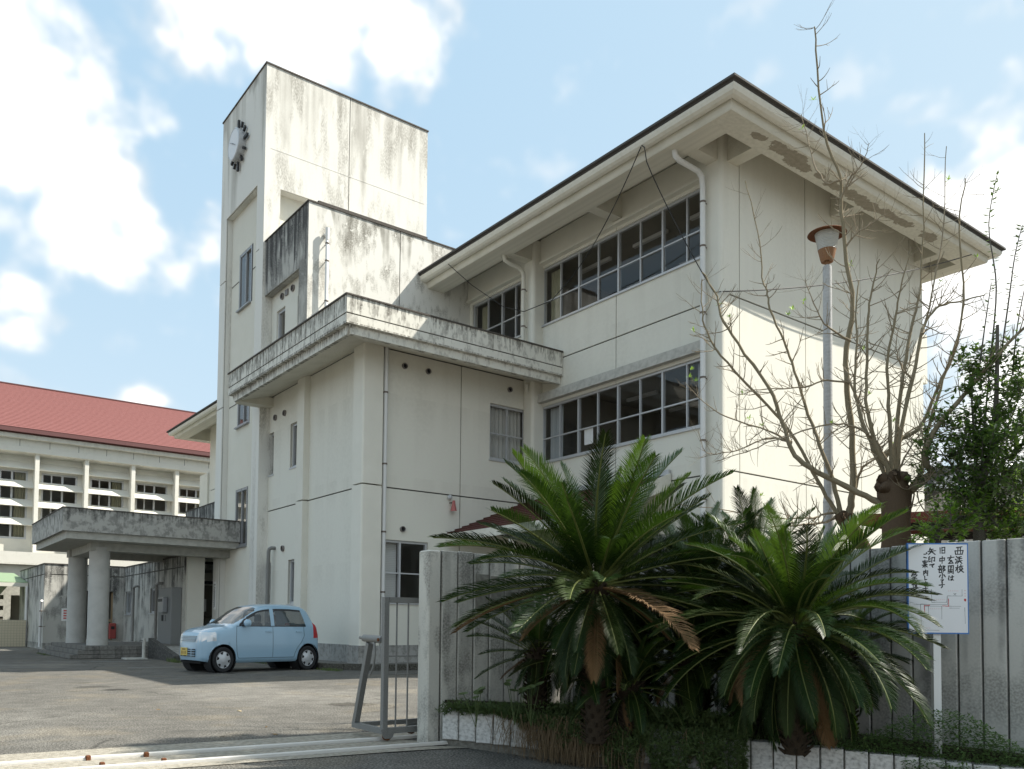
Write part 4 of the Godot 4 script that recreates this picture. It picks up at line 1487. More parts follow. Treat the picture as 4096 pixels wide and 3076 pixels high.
# ---------------------------------------------------------------- entrance porch, platform, ramp
func make_entrance() -> void:
	var p := thing("entrance_porch", Vector3(-30.0, 0, -6.5), "grey stained concrete entrance porch on two round columns", "porch")
	var x1 := -27.1
	var x0 := -32.9
	var z1 := -4.37
	var z0 := -9.55
	var f := MB.new()
	f.box(Vector3(x1 - 0.16, 3.745, z0), Vector3(x1, 4.41, z1 - 0.161))
	f.box(Vector3(x0, 3.745, z1 - 0.16), Vector3(x1, 4.41, z1))
	f.box(Vector3(x0, 3.745, z0), Vector3(x0 + 0.16, 4.41, z1 - 0.161))
	add(p, "parapet", f, M.porch)
	var c := MB.new()
	c.box(Vector3(x1 - 0.2, 4.41, z0), Vector3(x1 + 0.02, 4.44, z1 - 0.18))
	c.box(Vector3(x0 - 0.02, 4.41, z1 - 0.18), Vector3(x1 + 0.02, 4.44, z1 + 0.02))
	add(p, "coping", c, M.cap)
	var r := MB.new()
	r.box(Vector3(x0 + 0.12, 3.53, z0), Vector3(x1 - 0.10, 3.745, z1 - 0.12))
	add(p, "slab", r, M.porch_soffit)
	var bm := MB.new()
	bm.box(Vector3(-28.55, 3.28, z0), Vector3(-28.05, 3.53, -5.3))
	bm.box(Vector3(-31.95, 3.28, z0), Vector3(-31.45, 3.53, -5.3))
	bm.box(Vector3(-31.44, 3.28, -5.86), Vector3(-28.56, 3.53, -5.36))
	add(p, "beam", bm, M.porch_soffit)
	for q in [[-28.3, -5.61], [-31.7, -5.61]]:
		var col := MB.new()
		col.lathe([Vector2(0.305, 0.36), Vector2(0.305, 0.56), Vector2(0.298, 0.57), Vector2(0.296, 3.4)], Vector3(q[0], 0, q[1]), Vector3.UP, 28)
		add(p, "column", col, M.column)
	# square pier beside the door
	var pr := MB.new()
	pr.box(Vector3(-29.3, 0.3, -9.0), Vector3(-28.9, 3.5, -8.45))
	add(p, "pier", pr, M.stucco2)

	# platform of tiled steps
	var s := thing("entrance_steps", Vector3(-30.0, 0, -6.5), "tiled grey entrance platform with low steps under the porch", "steps")
	var k := 0
	for st in [[-4.69, 0.13], [-4.88, 0.255], [-5.07, 0.38]]:
		var sb := MB.new()
		sb.box(Vector3(-33.2, -0.05 if k == 0 else st[1] - 0.124, -9.3), Vector3(-27.24 - 0.004 * k, st[1] - 0.02, st[0] - 0.02))
		add(s, "step", sb, M.hole)
		# tiles along the riser and along the front, each its own piece
		var zt: float = st[0]
		var yl: float = st[1] - 0.12
		var zz := zt
		var row := MB.new()
		row.box(Vector3(-27.235, yl, -9.2), Vector3(-27.23, st[1] - 0.022, zt))
		add(s, "grout", row, M.hole)
		for i in 21:
			if zz - 0.205 < -9.25:
				break
			var tb := MB.new()
			tb.box(Vector3(-27.24, yl + 0.004, zz - 0.197), Vector3(-27.215 - 0.001 * (i % 3), st[1] - 0.002, zz))
			add(s, "tile", tb, M.step_tile if (i + k) % 3 else M.step_tile2)
			zz -= 0.203
		var xx := -27.24
		for i in 28:
			var tb := MB.new()
			tb.box(Vector3(xx - 0.198, yl + 0.004, zt - 0.19), Vector3(xx - 0.002, st[1], zt))
			add(s, "tile", tb, M.step_tile if (i + k) % 4 else M.step_tile2)
			xx -= 0.203
		k += 1
	var fl := MB.new()
	fl.box(Vector3(-33.2, 0.34, -9.3), Vector3(-27.26, 0.378, -5.28))
	add(s, "landing", fl, M.step_tile)

	# ramp with side walls
	var rm := thing("entrance_ramp", Vector3(-25.8, 0, -7.5), "dark concrete ramp with low side walls beside the steps", "ramp")
	for z in [-6.98, -8.25]:
		var rb := MB.new()
		rb.prism([Vector2(-27.2, 0.0), Vector2(-24.4, 0.0), Vector2(-24.4, 0.16), Vector2(-27.2, 0.62)], Vector3(0, 0, z), Vector3.RIGHT, Vector3.UP, Vector3(0, 0, 0.16))
		add(rm, "side_wall", rb, M.ramp)
	var rs := MB.new()
	rs.prism([Vector2(-27.2, 0.0), Vector2(-24.3, 0.0), Vector2(-24.3, 0.01), Vector2(-27.2, 0.36)], Vector3(0, 0, -8.09), Vector3.RIGHT, Vector3.UP, Vector3(0, 0, 1.11))
	add(rm, "slope", rs, M.concrete)
	var po := thing("tap_post", Vector3(-26.6, 0, -6.55), "short grey standpipe with a tap before the ramp", "standpipe")
	var pb := MB.new()
	pb.tube([Vector3(-26.6, 0, -6.55), Vector3(-26.6, 0.62, -6.55)], [0.05], 12)
	add(po, "post", pb, M.concrete_pale)
	var tp := MB.new()
	tp.tube([Vector3(-26.6, 0.55, -6.55), Vector3(-26.55, 0.56, -6.42), Vector3(-26.54, 0.5, -6.38)], [0.014], 8)
	add(po, "tap", tp, M.galv)
	var bs := MB.new()
	bs.cbox(Vector3(-26.9, 0, -6.6), Vector3(-26.3, 0.04, -6.0), 0.01)
	add(po, "basin", bs, M.concrete_pale)

	# entrance hall: stained parapet, dark door between pier and tower
	var h := thing("entrance_hall", Vector3(-31.0, 0, -10.0), "low entrance hall with black stained parapet left of the tower", "building")
	wall(h, M.upper_hall, "z", -9.42, -32.7, -29.04, 3.4, 5.28, [], [], [], 0.2)
	var hb := MB.new()
	hb.box(Vector3(-32.7, 0.3, -13.0), Vector3(-32.5, 5.2, -9.62))
	hb.box(Vector3(-32.49, 5.0, -13.0), Vector3(-29.05, 5.1, -9.63))
	add(h, "rear_wall", hb, M.stucco2)
	var hc := MB.new()
	hc.box(Vector3(-32.72, 5.28, -9.64), Vector3(-29.04, 5.31, -9.40))
	add(h, "coping", hc, M.cap)
	var dr := MB.new()
	for z in [-9.42, -9.9, -10.4]:
		dr.box(Vector3(-30.6, 0.38, z - 0.03), Vector3(-30.52, 3.3, z + 0.03))
	dr.box(Vector3(-30.6, 2.5, -10.4), Vector3(-30.53, 2.6, -9.3))
	dr.box(Vector3(-30.6, 3.2, -10.4), Vector3(-30.53, 3.3, -9.3))
	var d := add(h, "door", dr, M.black)
	for z in [-9.66, -10.15]:
		for y in [[0.4, 2.5], [2.6, 3.2]]:
			var gb := MB.new()
			gb.box(Vector3(-30.57, y[0], z - 0.22), Vector3(-30.562, y[1], z + 0.22))
			add(d, "pane", gb, M.glass)
	var pn := MB.new()
	pn.box(Vector3(-30.555, 1.5, -9.6), Vector3(-30.552, 1.95, -9.48))
	add(d, "paper_notice", pn, M.paper)
	var notice := MB.new()
	notice.box(Vector3(-28.88, 1.55, z1_tower() + 0.002), Vector3(-28.66, 2.5, z1_tower() + 0.02))
	var no := add(self, "notice_board", notice, M.paper)
	tag(no, "tall white notice board on the tower pillar by the entrance", "notice")
	var lines := MB.new()
	for i in 3:
		var xx := -28.83 + i * 0.06
		var y := 2.42
		while y > 1.65:
			lines.box(Vector3(xx, y - 0.05, z1_tower() + 0.021), Vector3(xx + 0.035, y, z1_tower() + 0.0215))
			y -= 0.075 + 0.02 * ((i * 7 + int(y * 40)) % 3)
	add(no, "lettering", lines, M.black)

func z1_tower() -> float:
	return -9.32

# ---------------------------------------------------------------- weathered single storey annex behind the porch
func make_annex() -> void:
	var a := thing("weathered_annex", Vector3(-37.3, 0, -6.0), "single storey annex with heavy black rain streaks behind the porch", "building")
	var x1 := -37.3
	var zc := -5.43
	var zi := -8.34
	wall(a, M.annex, "x", x1, zi - 0.01, zc - 0.002, 0.0, 3.36, [[-7.95, -6.75, 0.35, 2.35]], [2.96])
	wall(a, M.annex, "z", zc, -44.0, x1 - 0.003, 0.0, 3.36, [], [2.96])
	wall(a, M.annex, "z", zi, x1 + 0.005, -29.1, 0.0, 3.34, [[-37.0, -36.0, 1.42, 2.34], [-33.15, -32.1, 1.45, 2.36]], [2.98])
	window(a, "z", zi - 0.1, [-37.0, -36.5, -36.0], [1.42, 2.34], [], 0.04)
	window(a, "z", zi - 0.1, [-33.15, -32.6, -32.1], [1.45, 2.36], [], 0.04)
	room(a, "z", zi - 0.22, 2.0, -37.1, -35.9, 1.3, 2.5, M.room)
	room(a, "z", zi - 0.22, 2.0, -33.3, -32.0, 1.3, 2.5, M.room)
	room(a, "x", x1 - 0.22, 3.0, -8.0, -6.7, 0.3, 2.4, M.room)
	var cp := MB.new()
	cp.box(Vector3(-44.0, 3.36, zc - 0.22), Vector3(x1 + 0.03, 3.40, zc + 0.03))
	cp.box(Vector3(x1 - 0.22, 3.36, zi - 0.2), Vector3(x1 + 0.03, 3.40, zc - 0.221))
	cp.box(Vector3(x1 + 0.031, 3.34, zi - 0.22), Vector3(-29.08, 3.38, zi + 0.03))
	add(a, "coping", cp, M.cap)
	var rf := MB.new()
	rf.box(Vector3(-44.0, 3.0, zi - 4.0), Vector3(x1 - 0.21, 3.2, zc - 0.21))
	rf.box(Vector3(x1 - 0.2, 3.0, zi - 4.0), Vector3(-30.8, 3.2, zi - 0.21))
	add(a, "roof_slab", rf, M.concrete)
	# door frame in the opening, half open wooden door
	var df := MB.new()
	df.box(Vector3(x1 - 0.12, 0.35, -7.95), Vector3(x1 - 0.06, 2.3, -7.89))
	df.box(Vector3(x1 - 0.12, 0.35, -7.3), Vector3(x1 - 0.06, 1.9, -7.25))
	df.box(Vector3(x1 - 0.12, 1.1, -7.89), Vector3(x1 - 0.07, 1.2, -7.3))
	add(a, "door_frame", df, M.door_wood)
	# flues against the return wall
	for q in [-35.0, -31.7]:
		var fb := MB.new()
		fb.tube([Vector3(q + 0.25, 2.5, zi), Vector3(q + 0.25, 2.5, zi + 0.13), Vector3(q + 0.2, 2.48, zi + 0.16), Vector3(q, 2.46, zi + 0.16), Vector3(q, 2.35, zi + 0.16), Vector3(q, 0.35, zi + 0.16)], [0.05], 10)
		add(a, "flue", fb, M.flue)
	# downpipes by the corner
	downpipe(a, [Vector3(-36.9, 1.9, zc + 0.12), Vector3(-37.0, 1.85, zc + 0.13), Vector3(-37.05, 0.1, zc + 0.14)], 0.05, [1.5, 0.9], Vector3(0, 0, -1), M.pipe)
	# grey cabinet with a post slot and intercom
	var c := thing("meter_cabinet", Vector3(-29.8, 0.38, zi + 0.2), "grey steel cabinet with a small letter box near the entrance", "cabinet")
	var cb := MB.new()
	cb.cbox(Vector3(-30.7, 0.38, zi + 0.002), Vector3(-29.12, 2.28, zi + 0.34), 0.02)
	add(c, "cabinet_body", cb, M.grey_box)
	var ib := MB.new()
	ib.cbox(Vector3(-30.2, 1.45, zi + 0.342), Vector3(-29.55, 1.95, zi + 0.5), 0.02)
	add(c, "letter_box", ib, M.alu_grey)
	var sl := MB.new()
	sl.box(Vector3(-30.13, 1.80, zi + 0.501), Vector3(-29.62, 1.90, zi + 0.506))
	add(c, "slot", sl, M.black)
	for i in 2:
		var bb := MB.new()
		bb.box(Vector3(-30.2 + i * 0.32, 1.15, zi + 0.342), Vector3(-30.05 + i * 0.32, 1.35, zi + 0.37))
		add(c, "intercom", bb, M.black if i == 0 else M.grey_box)
	# red extinguisher box on the annex wall
	var e := thing("extinguisher_box", Vector3(x1 + 0.1, 0.5, -7.75), "small red fire extinguisher box standing by the annex wall", "extinguisher")
	var eb := MB.new()
	eb.cbox(Vector3(x1 + 0.02, 0.42, -8.05), Vector3(x1 + 0.22, 1.05, -7.78), 0.03)
	add(e, "housing", eb, mat(0.32, 0.06, 0.05, 0.6))
	var e2 := MB.new()
	e2.box(Vector3(x1 + 0.221, 0.8, -7.98), Vector3(x1 + 0.226, 0.92, -7.85))
	add(e, "window_slot", e2, M.black)
	# red lettered notice
	var n := thing("red_notice", Vector3(x1, 1.5, -6.1), "white notice plate with red lettering on the stained annex wall", "notice")
	var nb := MB.new()
	nb.box(Vector3(x1 + 0.004, 1.12, -6.32), Vector3(x1 + 0.02, 1.62, -6.06))
	add(n, "plate", nb, M.paper)
	var nl := MB.new()
	for i in 4:
		nl.box(Vector3(x1 + 0.021, 1.50 - i * 0.1, -6.24), Vector3(x1 + 0.022, 1.56 - i * 0.1, -6.13))
	add(n, "lettering", nl, mat(0.55, 0.12, 0.10, 0.7))
	# tiled low wall and green covered walk further left
	var tw := thing("tiled_wall", Vector3(-41.2, 0, -4.7), "low yellowish mosaic tiled wall at the far left", "wall")
	var tb := MB.new()
	tb.box(Vector3(-41.4, 0, -5.35), Vector3(-41.2, 1.15, -4.15))
	add(tw, "core", tb, M.tile_grout)
	var tl := MB.new()
	for i in 11:
		for j in 10:
			var zz := -5.35 + i * 0.11
			var yy := 0.02 + j * 0.112
			tl.box(Vector3(-41.199, yy, zz + 0.006), Vector3(-41.192, yy + 0.102, zz + 0.104))
	var tlo := add(tw, "mosaic_tiles", tl, M.tile_cream)
	tlo.set_meta("kind", "stuff")
	var cw := thing("covered_walk", Vector3(-42.0, 0, -4.0), "covered walkway with pale green translucent roof by the gymnasium", "walkway")
	var gr := MB.new()
	gr.prism([Vector2(-46.0, 3.35), Vector2(-41.4, 2.75), Vector2(-41.4, 2.78), Vector2(-46.0, 3.38)], Vector3(0, 0, -5.4), Vector3.RIGHT, Vector3.UP, Vector3(0, 0, 5.0))
	add(cw, "roof_sheet", gr, M.green_sheet)
	for i in 7:
		var rb := MB.new()
		var z := -5.2 + i * 0.75
		rb.beam(Vector3(-46.0, 3.32, z), Vector3(-41.4, 2.72, z), 0.05, 0.05)
		add(cw, "rafter", rb, M.pipe_cream)
	var ed := MB.new()
	ed.box(Vector3(-41.42, 2.58, -5.4), Vector3(-41.34, 2.74, -0.4))
	add(cw, "gutter", ed, M.pipe_cream)
	var ps := MB.new()
	ps.tube([Vector3(-41.35, 0, -5.36), Vector3(-41.35, 2.6, -5.36)], [0.06], 10)
	add(cw, "post", ps, M.pipe)
	# wall with small square openings and dark doorway behind the walk
	var bw := thing("gym_entrance_wall", Vector3(-45.0, 0, -4.0), "grey wall with small square glass blocks beside a dark doorway", "wall")
	var sq := []
	for i in 4:
		for j in 3:
			sq.append([-4.55 + i * 0.36 - 0.36, -4.55 + i * 0.36 - 0.2, 1.1 + j * 0.5, 1.3 + j * 0.5])
	sq.append([-6.3, -5.2, 0.0, 2.3])
	wall(bw, M.concrete_pale, "x", -45.0, -8.0, -1.0, 0.0, 3.0, sq)
	var dk := MB.new()
	dk.box(Vector3(-45.6, 0, -8.0), Vector3(-45.5, 3.0, -1.0))
	add(bw, "backing", dk, M.room)
	var tub := thing("blue_bucket", Vector3(-42.2, 0.0, -4.05), "blue plastic bucket on the ground at the left edge", "bucket")
	var tu := MB.new()
	tu.lathe([Vector2(0.001, 0.02), Vector2(0.13, 0.02), Vector2(0.17, 0.36), Vector2(0.185, 0.37), Vector2(0.16, 0.35), Vector2(0.125, 0.05)], Vector3(-42.2, 0, -4.05), Vector3.UP, 18)
	add(tub, "tub", tu, mat(0.05, 0.14, 0.40, 0.4))

# ---------------------------------------------------------------- gymnasium with the red roof
func make_gymnasium() -> void:
	var g := thing("gymnasium", Vector3(-56.0, 0, -8.0), "white gymnasium with red metal roof, fins and rows of sun louvres", "building")
	var X := -56.0
	var k := 56.0 / 44.0
	var zl := 6.0
	var zr := -26.0
	var fy := func(y: float) -> float: return 1.1 + (y - 1.1) * k
	var fz := func(z: float) -> float: return z * k
	# bays between fins (photo positions)
	var fins := []
	for i in 8:
		fins.append(fz.call(-5.96 - 2.08 * (i - 2)))
	var sill: float = fy.call(4.9)
	var head: float = fy.call(8.10)
	var back := X - 0.75
	var holes := []
	for i in fins.size() - 1:
		holes.append([fins[i + 1] + 0.35, fins[i] - 0.35, sill, head])
	holes.append([fins[0] + 0.35, fins[0] + 2.3, sill, head])
	wall(g, M.gym_wall, "x", back, zr, zl, 0.0, fy.call(8.9), holes, [], [], 0.25)
	room(g, "x", back - 0.3, 8.0, zr + 0.5, zl - 0.5, 0.5, fy.call(8.6), M.room)
	for h in holes:
		var n := 3
		var us := [h[0], lerpf(h[0], h[1], 0.42), lerpf(h[0], h[1], 0.72), h[1]]
		window(g, "x", back - 0.1, us, [h[2], fy.call(5.75), fy.call(6.6), fy.call(7.4), h[3]], [1], 0.07, M.alu, false)
	for i in [0, 2, 4]:
		var h: Array = holes[i + 1] if i + 1 < holes.size() else holes[0]
		curtain(g, "x", back - 0.35, h[0] + 0.02, lerpf(h[0], h[1], 0.33), h[2], h[3], M.curtain, 21 + i)
	# fins
	for z in fins:
		var fb := MB.new()
		fb.prism([Vector2(back - 0.01, 0.8), Vector2(X + 0.10, 0.8), Vector2(X + 0.10, fy.call(8.85)), Vector2(back - 0.01, fy.call(8.85))], Vector3(0, 0, z - 0.11), Vector3.RIGHT, Vector3.UP, Vector3(0, 0, 0.22))
		add(g, "fin", fb, M.gym_wall)
	# louvres: sloped blades between the fins
	for i in fins.size() - 1:
		for y in [8.16, 7.29, 6.42, 5.55]:
			var lb := MB.new()
			var yy: float = fy.call(y)
			lb.prism([Vector2(back + 0.08, yy + 0.36), Vector2(back + 0.50, yy - 0.06), Vector2(back + 0.53, yy - 0.02), Vector2(back + 0.08, yy + 0.43)], Vector3(0, 0, fins[i + 1] + 0.112), Vector3.RIGHT, Vector3.UP, Vector3(0, 0, fins[i] - fins[i + 1] - 0.224))
			add(g, "louvre", lb, M.gym_wall)
	for y in [8.16, 7.29, 6.42, 5.55]:
		var lb := MB.new()
		var yy: float = fy.call(y)
		lb.prism([Vector2(back + 0.08, yy + 0.36), Vector2(back + 0.50, yy - 0.06), Vector2(back + 0.53, yy - 0.02), Vector2(back + 0.08, yy + 0.43)], Vector3(0, 0, fins[0] + 0.112), Vector3.RIGHT, Vector3.UP, Vector3(0, 0, zl - fins[0] - 0.3))
		add(g, "louvre", lb, M.gym_wall)
	# eaves
	var e := MB.new()
	e.prism([Vector2(back - 0.3, fy.call(8.76)), Vector2(X + 0.25, fy.call(8.84)), Vector2(X + 0.25, fy.call(9.08)), Vector2(X + 0.12, fy.call(9.10)), Vector2(X + 0.12, fy.call(9.42)), Vector2(X + 0.45, fy.call(9.44)), Vector2(X + 0.45, fy.call(9.62)), Vector2(back - 0.3, fy.call(9.7))], Vector3(0, 0, zr), Vector3.RIGHT, Vector3.UP, Vector3(0, 0, zl - zr))
	add(g, "eave", e, M.gym_eave)
	for i in 16:
		var jb := MB.new()
		var z := -2.0 - i * 1.55
		jb.box(Vector3(X + 0.121, fy.call(9.11), z - 0.012), Vector3(X + 0.126, fy.call(9.41), z + 0.012))
		add(g, "panel_joint", jb, M.joint)
	# roof in overlapping courses
	var ry0: float = fy.call(9.86)
	var slope := 0.515
	var rb := MB.new()
	var n := 34
	var run := 9.0
	for i in n:
		var a := run * i / n
		var c := run * (i + 1) / n
		var xa := X + 0.75 - a
		var xc := X + 0.75 - c
		rb.quad(Vector3(xa, ry0 + a * slope + 0.035, zl), Vector3(xa, ry0 + a * slope + 0.035, zr), Vector3(xc, ry0 + c * slope, zr), Vector3(xc, ry0 + c * slope, zl))
		rb.quad(Vector3(xa, ry0 + a * slope, zl), Vector3(xa, ry0 + a * slope, zr), Vector3(xa, ry0 + a * slope + 0.035, zr), Vector3(xa, ry0 + a * slope + 0.035, zl))
	rb.quad(Vector3(X + 0.75 - run, ry0 + run * slope, zl), Vector3(X + 0.75 - run, ry0 + run * slope, zr), Vector3(X + 0.75 - 2 * run, ry0, zr), Vector3(X + 0.75 - 2 * run, ry0, zl))
	add(g, "roof", rb, M.red_roof)
	var re := MB.new()
	re.box(Vector3(X + 0.62, ry0 - 0.24, zr), Vector3(X + 0.74, ry0 - 0.005, zl))
	add(g, "roof_edge", re, M.red_edge)
	var rr := MB.new()
	rr.box(Vector3(X + 0.65 - run, ry0 + run * slope - 0.02, zr), Vector3(X + 0.9 - run, ry0 + run * slope + 0.05, zl))
	add(g, "ridge_cap", rr, M.red_edge)
	# lower band and ground storey
	var lo := MB.new()
	lo.box(Vector3(X + 0.3, fy.call(3.62), zr), Vector3(X + 1.6, fy.call(4.18), zl))
	add(g, "lower_fascia", lo, M.gym_eave)
	wall(g, M.gym_wall, "x", X + 1.2, zr, zl, 0.0, fy.call(3.6), [])

# ---------------------------------------------------------------- lean-to roof over the side door
func make_lean_to() -> void:
	var o := thing("lean_to_roof", Vector3(-16.0, 3.2, -13.5), "brown tiled lean-to roof with white fascia over the side door", "roof")
	var x0 := -18.5
	var x1 := -13.32
	var zt := -14.86
	var ze := -12.05
	var yt := 4.66
	var ye := 3.50
	var n := 12
	for i in n:
		var a := float(i) / n
		var c := float(i + 1) / n
		var za := lerpf(ze, zt, a)
		var zc := lerpf(ze, zt, c)
		var ya := lerpf(ye, yt, a)
		var yc := lerpf(ye, yt, c)
		var mb := MB.new()
		mb.prism([Vector2(za + 0.03, ya), Vector2(zc, yc - 0.02), Vector2(zc, yc + 0.012), Vector2(za + 0.03, ya + 0.04)], Vector3(x0, 0, 0), Vector3.BACK, Vector3.UP, Vector3(x1 - x0, 0, 0))
		add(o, "tile_course", mb, M.brown_tile)
	var f := MB.new()
	f.box(Vector3(x0, ye - 0.22, ze - 0.02), Vector3(x1 + 0.02, ye - 0.005, ze + 0.05))
	f.prism([Vector2(ze - 0.021, ye - 0.22), Vector2(zt, yt - 0.30), Vector2(zt, yt + 0.06), Vector2(ze - 0.021, ye + 0.05)], Vector3(x1, 0, 0), Vector3.BACK, Vector3.UP, Vector3(0.06, 0, 0))
	add(o, "fascia", f, M.trim)
	var fl := MB.new()
	fl.box(Vector3(x0, yt + 0.02, zt - 0.03), Vector3(x1 + 0.03, yt + 0.14, zt + 0.06))
	add(o, "flashing", fl, M.alu)
	var un := MB.new()
	un.quad(Vector3(x0, ye - 0.1, ze), Vector3(x1, ye - 0.1, ze), Vector3(x1, yt - 0.2, zt), Vector3(x0, yt - 0.2, zt))
	add(o, "soffit", un, M.soffit)
	for x in [-13.5, -15.9]:
		var p := MB.new()
		p.box(Vector3(x - 0.06, 0.0, ze + -0.2), Vector3(x + 0.06, ye - 0.12, ze - 0.08))
		add(o, "post", p, M.trim)

# ---------------------------------------------------------------- bicycle shelter, house and hill beyond
func make_neighbours() -> void:
	var s := thing("bicycle_shelter", at(3600, 2500, 12.0) * Vector3(1, 0, 1), "flat roofed shelter with rusty red fascia behind the block wall", "shelter")
	var a := at(3434, 2058, 12.2)
	var b := at(4300, 2050, 11.0)
	b.y = a.y
	var back := Vector3(-0.05, 0, -1).normalized() * 3.2
	var th := Vector3(0, -0.155, 0)
	var r := MB.new()
	r.quad(a + th, b + th, b, a)
	r.quad(a + back + th, a + th, a, a + back)
	r.quad(b + th, b + back + th, b + back, b)
	r.quad(a, b, b + back, a + back)
	var un := Vector3(0, -0.05, 0)
	r.quad(a + un, a + back + un, b + back + un, b + un)
	add(s, "roof", r, M.rust_red)
	for q in [0.26, 0.75]:
		var p := MB.new()
		var c: Vector3 = a.lerp(b, q) + back * 0.25
		p.box(Vector3(c.x - 0.06, 0, c.z - 0.06), Vector3(c.x + 0.06, c.y - 0.06, c.z + 0.06))
		add(s, "post", p, M.black)
	var bm := MB.new()
	bm.beam(a.lerp(b, 0.02) + back * 0.25 + Vector3(0, -0.12, 0), b + back * 0.25 + Vector3(0, -0.12, 0), 0.08, 0.12)
	bm.beam(a + back * 0.85 + Vector3(0, -0.12, 0), b + back * 0.85 + Vector3(0, -0.12, 0), 0.08, 0.12)
	add(s, "purlin", bm, M.black)

	var h := thing("neighbour_house", at(3830, 2500, 30.0) * Vector3(1, 0, 1), "grey walled house with tiled roof glimpsed behind the evergreen", "house")
	var c0 := at(3765, 1965, 30.0)
	var c1 := at(4060, 1965, 29.0)
	var bk := Vector3(-0.6, 0, -0.8) * 7.0
	var w := MB.new()
	var d0 := Vector3(c0.x, 0, c0.z)
	var d1 := Vector3(c1.x, 0, c1.z)
	c1.y = c0.y
	w.quad(d0, d1, c1, c0)
	w.quad(d0 + bk, d0, c0, c0 + bk)
	w.quad(d1, d1 + bk, c1 + bk, c1)
	add(h, "wall", w, mat(0.34, 0.34, 0.33, 0.9))
	var rf := MB.new()
	var e := (c0 - c1).normalized() * 0.9
	var fr := -bk.normalized() * 0.7
	var ridge0 := c0 + bk * 0.5 + Vector3(0, 1.5, 0) - e * 2.0
	var ridge1 := c1 + bk * 0.5 + Vector3(0, 1.5, 0) + e * 2.0
	rf.quad(c0 + e + fr, c1 - e + fr, ridge1, ridge0)
	rf.tri(c0 + e + bk - fr, c0 + e + fr, ridge0)
	rf.tri(c1 - e + fr, c1 - e + bk - fr, ridge1)
	rf.quad(c1 - e + bk - fr, c0 + e + bk - fr, ridge0, ridge1)
	add(h, "roof", rf, mat(0.10, 0.105, 0.11, 0.5))
	var wn := MB.new()
	var m := c0.lerp(c1, 0.08) + Vector3(0, -0.9, 0) + fr * 0.05
	var m2 := c0.lerp(c1, 0.32) + Vector3(0, -0.9, 0) + fr * 0.05
	wn.quad(m + Vector3(0, -1.4, 0), m2 + Vector3(0, -1.4, 0), m2, m)
	var wo := add(h, "window", wn, M.black)
	var wf := MB.new()
	for q in [0.0, 0.5, 1.0]:
		var p := m.lerp(m2, q) + fr * 0.03
		wf.beam(p, p + Vector3(0, -1.4, 0), 0.07, 0.05, fr)
	add(wo, "frame", wf, M.alu)
	# wooded hill
	var hb := MB.new()
	var f := FastNoiseLite.new()
	f.seed = 8
	f.frequency = 0.05
	var pts := []
	var nx := 40
	var ny := 14
	var cdir := (at(4100, 2500, 1.0) - EYE)
	cdir.y = 0
	cdir = cdir.normalized()
	var side := Vector3(-cdir.z, 0, cdir.x)
	for i in nx + 1:
		var row := []
		for j in ny + 1:
			var u := lerpf(-62.0, 130.0, float(i) / nx)
			var v := lerpf(0.0, 90.0, float(j) / ny)
			var p := cdir * (130.0 + v) + side * u
			var hgt := 34.0 * sin(clampf(v / 90.0, 0, 1) * PI * 0.5) * smoothstep(-62.0, -15.0, u) + 5.0 * f.get_noise_2d(u * 2.0, v * 2.0)
			row.append(Vector3(p.x, -1.0 + maxf(hgt, 0.0), p.z))
		pts.append(row)
	for i in nx:
		for j in ny:
			hb.quad(pts[i][j], pts[i + 1][j], pts[i + 1][j + 1], pts[i][j + 1])
	var hill := structure("hill", hb, mat(0.035, 0.05, 0.025, 1.0))
	# tree crowns on the hill as one far-off wood
	var wood := MB.new()
	var rr := RandomNumberGenerator.new()
	rr.seed = 12
	for k in 420:
		var u := rr.randf_range(-58.0, 100.0)
		var v := rr.randf_range(2.0, 85.0)
		var p := cdir * (130.0 + v) + side * u
		var hgt := 34.0 * sin(clampf(v / 90.0, 0, 1) * PI * 0.5) * smoothstep(-62.0, -15.0, u)
		var c := Vector3(p.x, hgt + 1.0, p.z)
		var rad := rr.randf_range(1.8, 3.6)
		for q in 26:
			var dirv := Vector3(rr.randf_range(-1, 1), rr.randf_range(-0.4, 1), rr.randf_range(-1, 1)).normalized()
			var cc := c + dirv * rad * rr.randf_range(0.6, 1.05)
			var e1 := Vector3(rr.randf_range(-1, 1), rr.randf_range(-1, 1), rr.randf_range(-1, 1)).normalized() * rad * 0.38
			var e2 := dirv.cross(e1).normalized() * rad * 0.38
			wood.quad(cc - e1, cc + e2, cc + e1, cc - e2)
	var wo2 := add(self, "hillside_wood", wood, mat(0.040, 0.062, 0.026, 1.0))
	tag(wo2, "dark green wooded hillside far behind the trees", "woodland", "", "stuff")

# ---------------------------------------------------------------- ribbed concrete wall and planter
const LOW_A := Vector2(-6.55, -4.22)
const LOW_D := Vector2(0.871, -0.491)

func low_top(s: float) -> float:
	return 0.33 - 0.045 * s

func low_at(s: float, out := 0.0) -> Vector2:
	return LOW_A + LOW_D * s + Vector2(0.491, 0.871) * out

